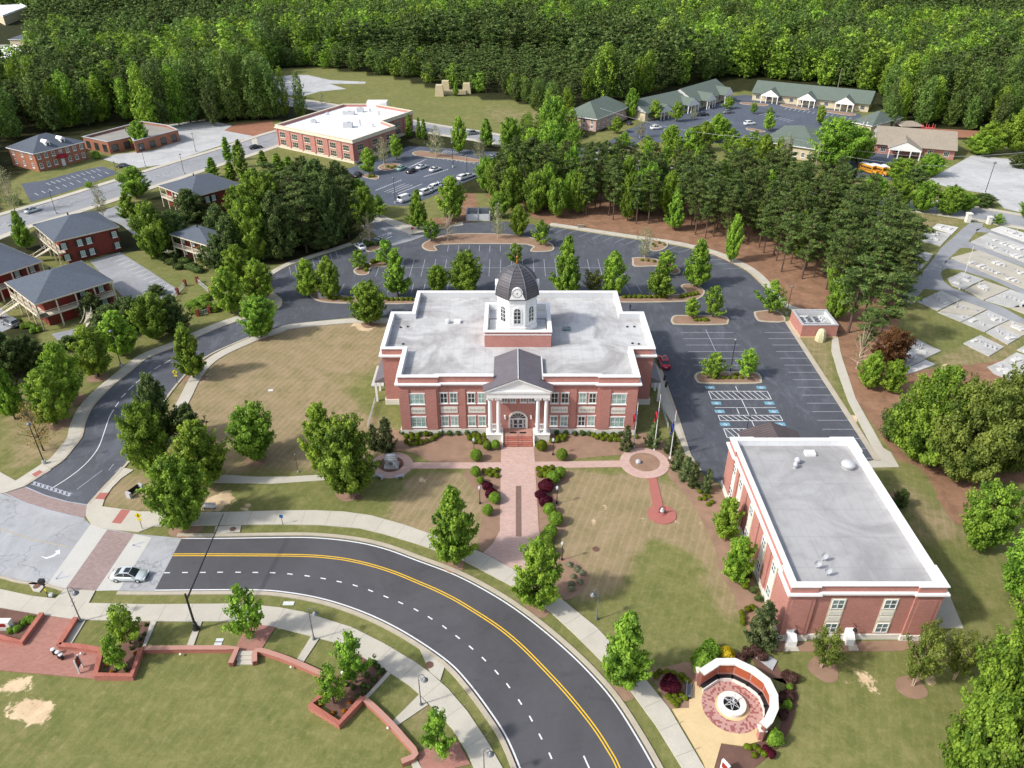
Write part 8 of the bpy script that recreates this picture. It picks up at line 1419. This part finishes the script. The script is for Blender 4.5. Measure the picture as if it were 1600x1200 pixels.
shrubs('box', z5f([(330, 935), (388, 935), (440, 930), (360, 955), (340, 985), (388, 985), (418, 958)]), 11, .8, 'small clipped bush in the right bed corner below the path', 'small clipped bushes right of the plaza')
for lb, px, py, w_ in (('maroon bush upper left of the plaza', 761, 765, 18), ('maroon bush lower left of the plaza', 768, 778, 22), ('maroon bush upper right of the plaza', 853, 767, 26), ('maroon bush middle right of the plaza', 845, 779, 20), ('maroon bush lower right of the plaza', 851, 790, 24), ('round maroon bush left of the memorial', 1046, 1078, 34), ('small maroon bush at the lower right of the memorial plaza', 1196, 1174, 14), ('second small maroon bush at the lower right of the memorial plaza', 1204, 1182, 16)): tree('maroon', px, py, 0, w_, lb, hm=w_ * mpp(px, py) * .75)
shrubs('scrub', z4f([(370, 630), (430, 628), (520, 632), (600, 640), (690, 640), (760, 640), (830, 638), (905, 632), (970, 640)]) + z5f([(480, 632), (555, 630), (630, 640), (690, 640), (745, 642), (870, 640), (945, 632), (1010, 640)]), 9.5, .75, 'low dark shrub against the courthouse base', 'low shrubs along the courthouse base')
shrubs('sage', zm(4, 680, 680, [(835, 815), (880, 835), (915, 870), (862, 890), (905, 925), (850, 935), (850, 965), (890, 850)]), 10, .7, 'silvery tuft in the bed behind the front tree', 'silvery tufts in the lower right plaza bed')
tree('yellow', 1132, 1030, 0, 34, 'bright yellow bush behind the memorial wall', hm=1.6); tree('green', 1098, 1046, 0, 46, 'large fresh green bush left of the memorial wall', hm=2.6); tree('green', 1107, 1027, 0, 40, 'green bush beside the bright yellow bush', hm=2.2); tree('green', 1209, 1161, 0, 28, 'green bush at the lower right end of the memorial wall', hm=1.8); tree('green', 1233, 1077, 0, 13, 'small bright bush right of the memorial wall', hm=.8); tree('green', 1229, 1105, 0, 18, 'mid green bush right of the memorial wall', hm=1.0)
shrubs('brownb', [(1165, 1025), (1178, 1022), (1190, 1030), (1156, 1034), (1228, 1060), (1232, 1090), (1222, 1120), (1238, 1064), (1222, 1095)], 22, .6, 'brown twiggy bush behind the memorial wall', 'brown twiggy bushes round the memorial wall')
shrubs('box', [(1170, 1170), (1178, 1169), (1186, 1175), (1193, 1180), (1178, 1182), (1166, 1163 + 6)], 11, .8, 'small clipped bush below the memorial wall pier', 'small clipped bushes by the lower pier')
shrubs('box', [(1030, 1052), (1042, 1052), (1052, 1055), (1065, 1058), (1072, 1065), (1060, 1068), (1024, 1058)], 12, .7, 'low green bush around the round maroon bush', 'low green bushes left of the memorial'); shrubs('box', [(1044, 1090), (1054, 1088), (1064, 1086), (1050, 1097), (1060, 1096), (1070, 1092), (1056, 1103)], 11, .6, 'low yellowish bush beside the grey metal bench', 'low yellowish bushes by the grey bench')
shrubs('box', [(1158, 961), (1160, 968), (1160, 975), (1167, 955), (1175, 952)], 11, .9, 'clipped bush left of the dark annex corner tree', 'clipped bushes by the annex corner'); tree('box', 1163, 918, 0, 15, 'single clipped bush beside the annex wall', hm=1.0); shrubs('scrub', [(1176, 925), (1184, 938), (1168, 900), (1157, 868)], 13, .8, 'loose dark shrub along the annex left wall', 'loose shrubs along the annex left wall')
shrubs('box', zm(4, 1000, 560, [(372, 885), (402, 885), (432, 870), (425, 920), (448, 905), (400, 865), (372, 840)]), 8, .8, 'little bush at the foot of the magnolia row', 'little bushes at the magnolia row foot')
shrubs('orange', zm(4, 300, 900, [(800, 815), (952, 850), (882, 862), (990, 795)]) + zm(4, 0, 820, [(670, 880), (700, 930), (850, 810)]), 8, .75, 'orange leaved little bush in a brick planter', 'orange little bushes in the brick planters')
shrubs('scrub', zm(4, 300, 900, [(1160, 575), (1190, 600), (1170, 620), (1140, 655), (1105, 700), (1072, 692), (1072, 735), (1035, 765), (1008, 705), (1095, 630), (1135, 550), (978, 640), (965, 685)]), 10, .8, 'small round shrub in the pointed planter', 'small shrubs in the pointed planter'); shrubs('scrub', zm(4, 0, 820, [(915, 630), (905, 690), (880, 720), (870, 760), (820, 780), (760, 800), (730, 910), (790, 915)]), 7, .7, 'low shrub in the left planter', 'low shrubs in the left planter'); shrubs('green', [(18, 987), (28, 985), (38, 975), (46, 970), (53, 972)], 15, .6, 'dense green shrub in the far left planting bed', 'green shrubs in the far left bed')
shrubs('box', [(514, 468), (523, 469), (530, 467), (538, 470), (546, 469), (606, 470), (613, 470), (621, 470), (629, 470), (637, 470), (643, 470)], 8, .8, 'hedge bush in the island left of the rear roof', 'hedge bushes in the left front island'); shrubs('box', [(975 + i * 8, 466) for i in range(9)] + [(1064 + i * 6, 466 - i * 1.3) for i in range(5)], 8.5, .75, 'hedge bush in the island right of the rear roof', 'hedge bushes in the right rear island')
shrubs('box', [(572, 424), (574, 418), (583, 412), (589, 410), (595, 409), (600, 407)], 9, .8, 'round bush in the bulb shaped island', 'bushes in the bulb shaped island'); shrubs('box', [(1087, 502), (1093, 502), (1100, 502), (1104, 502), (1117, 592), (1129, 592), (1138, 592), (1148, 592), (1158, 592), (1120, 587), (1150, 587)], 8, .7, 'low bush in an island of the right car park', 'low bushes in the right islands'); shrubs('box', [(1024, 386), (1030, 381), (1038, 384), (1020, 383), (1003, 408), (1012, 409), (1022, 410)], 6, .7, 'tiny bush in the upper crescent islands', 'tiny bushes in the crescent islands'); shrubs('scrub', [(572, 382), (580, 384), (588, 384), (574, 386)], 9, .8, 'dark bush beside the white car', 'dark bushes beside the white car')
shrubs('box', [(612, 264), (617, 262), (606, 262), (577, 278), (583, 277)], 7, .6, 'low bush in the far car park islands', 'low bushes in the far car park'); shrubs('green', [(38, 513), (46, 512), (54, 514), (62, 518), (52, 520), (30, 506)], 12, .7, 'clipped shrub at the veranda office corner', 'shrubs at the veranda office corner'); tree('green', 9, 460, 0, 18, 'tall dark cone shrub between the veranda offices', hm=4.0); shrubs('green', [(152, 248), (262, 222), (268, 218)], 14, .8, 'round green bush beside the far brick offices', 'round bushes at the far brick offices'); shrubs('green', [(140, 293), (12, 316), (28, 320), (22, 314)], 14, .6, 'green shrub beside the dark left lot', 'shrubs beside the dark left lot'); tree('maroon', 1035, 243, 0, 26, 'dark red bush at the office lot entrance', hm=2.5); tree('maroon', 965, 232, 0, 22, 'dark red bush on the small entrance island', hm=2); tree('brownb', 1216, 254, 0, 22, 'rusty red bush in front of the tan office', hm=2.2)
shrubs('green', [(300, 478), (315, 472), (325, 480), (310, 488), (335, 486), (322, 468), (342, 480)], 22, .35, 'leafy ground shrub in the green hollow', 'ground shrubs in the green hollow'); shrubs('scrub', [(255, 405), (268, 412), (280, 420), (290, 410), (300, 420), (310, 425), (275, 402)], 20, .4, 'low creeping shrub below the white balconied office', 'creeping shrubs below the balconied office')
# ------------------------------------------------------------------ pine grove
def scatter(poly, step, seed, maxd=1e9):
    rg = random.Random(seed); W_ = GG(poly); xs = [a[0] for a in W_]; ys = [a[1] for a in W_]; out = []; y = min(ys); r = 0
    while y < max(ys):
        x = min(xs) + (r % 2) * step / 2
        while x < max(xs): out.append((x + rg.uniform(-.42, .42) * step, y + rg.uniform(-.42, .42) * step)); x += step
        y += step * .87; r += 1
    A_ = np.array(out); d = A_[:, 1] * cp + CAMZ * sp; u = A_[:, 1] * sp - CAMZ * cp; px, py = 800 + FPX * A_[:, 0] / d, 600 - FPX * u / d; return A_[inpoly(px, py, poly)]
def plant(kind, x, y, H_, W_, label, group):
    p = K[kind][TR.randrange(len(K[kind]))]; s_ = (W_ / p['W'], W_ / p['W'], H_ / p['H'])
    if p.name not in ust: ust.add(p.name); o = p; o.location = (x, y, 0); o.scale = s_; o['label'] = label
    else: o = copytree(p, (x, y, 0), TR.uniform(0, 6.28), s_, label, group)
    o['group'] = group; return o
GROVE = [(770, 322), (860, 336), (940, 344), (1010, 352), (1060, 362), (1100, 376), (1150, 392), (1200, 418), (1245, 442), (1290, 470), (1330, 500), (1380, 505), (1410, 470), (1405, 430), (1395, 395), (1340, 350), (1280, 322), (1200, 304), (1100, 296), (1000, 290), (900, 284), (800, 290)]
for x, y in scatter(GROVE, 5.1, 21):
    px, py = PX(x, y, 0); k = 'pine' if TR.random() < (.62 if px < 1080 else .88) else TR.choice(['maple', 'oak', 'lime']); h = (TR.uniform(13, 17) if k == 'pine' else TR.uniform(9, 16))
    plant(k, x, y, h, TR.uniform(4.6, 6.6) if k == 'pine' else TR.uniform(3.8, 6), 'tall pine in the grove between the curved car park and the road' if k == 'pine' else 'bright broadleaf tree among the grove pines', 'pines of the grove' if k == 'pine' else 'broadleaf trees of the grove')
for bx, by, ty, w_, lb in ((850, 320, 225, 60, 'tall dark pine at the left end of the grove'), (1325, 520, 400, 80, 'big pine at the right tip of the grove nearest the chiller'), (1370, 540, 420, 90, 'broad pine above the bronze tree'), (1400, 480, 340, 80, 'pine leaning over the first graves'), (1385, 440, 330, 76, 'pine at the cemetery side of the grove'), (1345, 470, 350, 76, 'thick pine at the right end of the grove'), (1345, 565, 480, 50, 'low pine branch mass beside the chiller')): tree('pine', bx, by, ty, w_, lb)
tree('maple', 1303, 500, 432, 44, 'bright green broadleaf tree at the right end of the grove'); tree('lime', 1142, 410, 335, 30, 'narrow lime tree at the grove edge'); tree('dark', 830, 292, 215, 50, 'dark tree left of the grove by the road')
for bx, by, ty, w_ in ((775, 310, 250, 40), (800, 330, 262, 44), (835, 335, 270, 44), (760, 300, 245, 36), (870, 340, 280, 36), (780, 340, 300, 34), (818, 300, 230, 40), (905, 335, 262, 34), (980, 345, 270, 34)): tree('maple', bx, by, ty, w_, 'leafy tree at the left end of the pine grove', 'leafy trees at the left end of the grove')
# ------------------------------------------------------------------ forest
FOREST = [(-260, 360), (-60, 290), (0, 238), (35, 210), (125, 203), (215, 186), (265, 190), (330, 183), (425, 186), (415, 150), (395, 122), (430, 107), (520, 107), (620, 121), (690, 137), (740, 146), (800, 156), (850, 178), (835, 218), (800, 225), (790, 243), (850, 262), (905, 248), (890, 215), (880, 190), (900, 166), (985, 156), (1060, 138), (1130, 121), (1185, 123), (1290, 134), (1375, 148), (1388, 175), (1378, 207), (1395, 202), (1450, 196), (1560, 210), (1600, 196), (1800, 230), (2100, 230), (2300, -42), (-800, -42), (-800, 360)]
pts = scatter(FOREST, 7.0, 31); pts = pts[np.argsort(pts[:, 1])]; rs_ = np.random.default_rng(4).random(len(pts)); pts = pts[(pts[:, 1] < 480) | (rs_ < .72)]; fr_px = [PX(x, y, 0) for x, y in pts]
vis = [i for i, (a, b_) in enumerate(fr_px) if -90 < a < 1690]
nb = npn = 0; rest = []; cap = {'wood': 285, 'fpine': 190}; cnt = {'wood': 0, 'fpine': 0}
for i in vis:
    x, y = pts[i]; px, py = fr_px[i]; nz = math.sin(x * .021 + 1) + math.sin(y * .017 + x * .009) + .6 * math.sin(x * .05 - y * .04); pine = nz > .55 or (430 < px < 900 and 100 < py < 150 and TR.random() < .8) or (px < 250 and py > 130 and TR.random() < .5); edge = not inpoly(np.array([px, px, px]), np.array([py + 7, py + 4, py]), FOREST).all(); k = 'fpine' if pine and not (edge and TR.random() < .75) else 'wood'; young = (430 < px < 900 and 95 < py < 150)
    if px < 60 and py < 130 and py > 20: continue
    H_ = TR.uniform(9, 12) if young else TR.uniform(9, 13) if (770 < px < 910 and py > 150) else TR.choice([TR.uniform(12, 17), TR.uniform(15, 21), TR.uniform(18, 25)]); W_ = H_ * (TR.uniform(.36, .5) if k == 'wood' else TR.uniform(.32, .42)); W_ = max(W_, 5.5)
    if cnt[k] < cap[k] and y < 520: cnt[k] += 1; plant(k, x, y, H_, W_, 'tall broadleaf tree in the woods beyond the offices and meadow' if k == 'wood' else 'dark pine in the woods beyond the offices and meadow', 'broadleaf trees of the woods' if k == 'wood' else 'dark pines of the woods')
    else: rest.append((x, y, H_ / (18 if k == 'wood' else 20), (W_ * 1.3) / (9 if k == 'wood' else 7), k))
print('forest individuals', cnt, 'rest', len(rest))
# the rest of the wood as one object: instances on points
far = bpy.data.collections.new('far_wood_kinds'); FK = [mktree('far_tree', 'tree', mt, 18, 9, .08, pf, 70, 13, .95, 1.6, seed=s, lobes=.22, tr=.2, limbs=0, rise=1.0) for s, mt, pf in ((81, 'leaf_forest', 'oval'), (82, 'leaf_oak', 'column'), (83, 'leaf_lime', 'oval'), (84, 'leaf_dark', 'round'))] + [mkpine('far_tree', 20, 7, .25, s, .95, 9, .7) for s in (85, 86)]
prot = []
for i, t in enumerate(FK):
    c = [o for o in t.children if o.name.startswith('crown')][0]
    for o in list(t.children):
        COL.objects.unlink(o)
    COL.objects.unlink(t); c.parent = None; c.name = 'k%02d_crown' % i; far.objects.link(c); prot.append(c)
me = bpy.data.meshes.new('woodland_mass'); R_ = np.array([(a, b_, 0) for a, b_, *_ in rest]); me.vertices.add(len(R_)); me.vertices.foreach_set('co', R_.astype(np.float32).ravel())
rg = np.random.default_rng(9); idx = np.array([(rg.choice([0, 0, 1, 2, 3, 0, 1]) if k == 'wood' else rg.choice([4, 5])) for *_, k in rest]); a_ = me.attributes.new('pick', 'INT', 'POINT'); a_.data.foreach_set('value', idx.astype(np.int32)); a_ = me.attributes.new('size', 'FLOAT_VECTOR', 'POINT'); a_.data.foreach_set('vector', np.array([(w_, w_, h) for _, _, h, w_, _ in rest], dtype=np.float32).ravel()); a_ = me.attributes.new('turn', 'FLOAT_VECTOR', 'POINT'); a_.data.foreach_set('vector', np.array([(0, 0, rg.uniform(0, 6.28)) for _ in rest], dtype=np.float32).ravel())
wo = bpy.data.objects.new('woodland_mass', me); COL.objects.link(wo); wo['kind'] = 'stuff'; wo['label'] = 'distant mass of mixed green woodland filling the background'; wo['category'] = 'woodland'
ng = bpy.data.node_groups.new('scatter_wood', 'GeometryNodeTree'); ng.interface.new_socket('Geometry', in_out='INPUT', socket_type='NodeSocketGeometry'); ng.interface.new_socket('Geometry', in_out='OUTPUT', socket_type='NodeSocketGeometry')
gi = ng.nodes.new('NodeGroupInput'); gout = ng.nodes.new('NodeGroupOutput'); ip = ng.nodes.new('GeometryNodeInstanceOnPoints'); ci = ng.nodes.new('GeometryNodeCollectionInfo'); ci.inputs[0].default_value = far; ci.inputs['Separate Children'].default_value = True; ci.inputs['Reset Children'].default_value = True
def na(n_, t): q = ng.nodes.new('GeometryNodeInputNamedAttribute'); q.data_type = t; q.inputs[0].default_value = n_; return q.outputs['Attribute']
m2p = ng.nodes.new('GeometryNodeMeshToPoints'); ng.links.new(gi.outputs[0], m2p.inputs[0]); ng.links.new(m2p.outputs[0], ip.inputs['Points']); ng.links.new(ci.outputs[0], ip.inputs['Instance']); ip.inputs['Pick Instance'].default_value = True
ng.links.new(na('pick', 'INT'), ip.inputs['Instance Index']); ng.links.new(na('size', 'FLOAT_VECTOR'), ip.inputs['Scale']); e2r = na('turn', 'FLOAT_VECTOR'); ng.links.new(e2r, ip.inputs['Rotation']); ng.links.new(ip.outputs[0], gout.inputs[0])
md = wo.modifiers.new('scatter', 'NODES'); md.node_group = ng
for ps in K.values():          # kinds that were never placed
    for p in ps:
        if p.name not in ust:
            for c in list(p.children): bpy.data.objects.remove(c)
            bpy.data.objects.remove(p)
for o in bpy.data.objects:
    for k in ('H', 'W'):
        if k in o.keys(): del o[k]
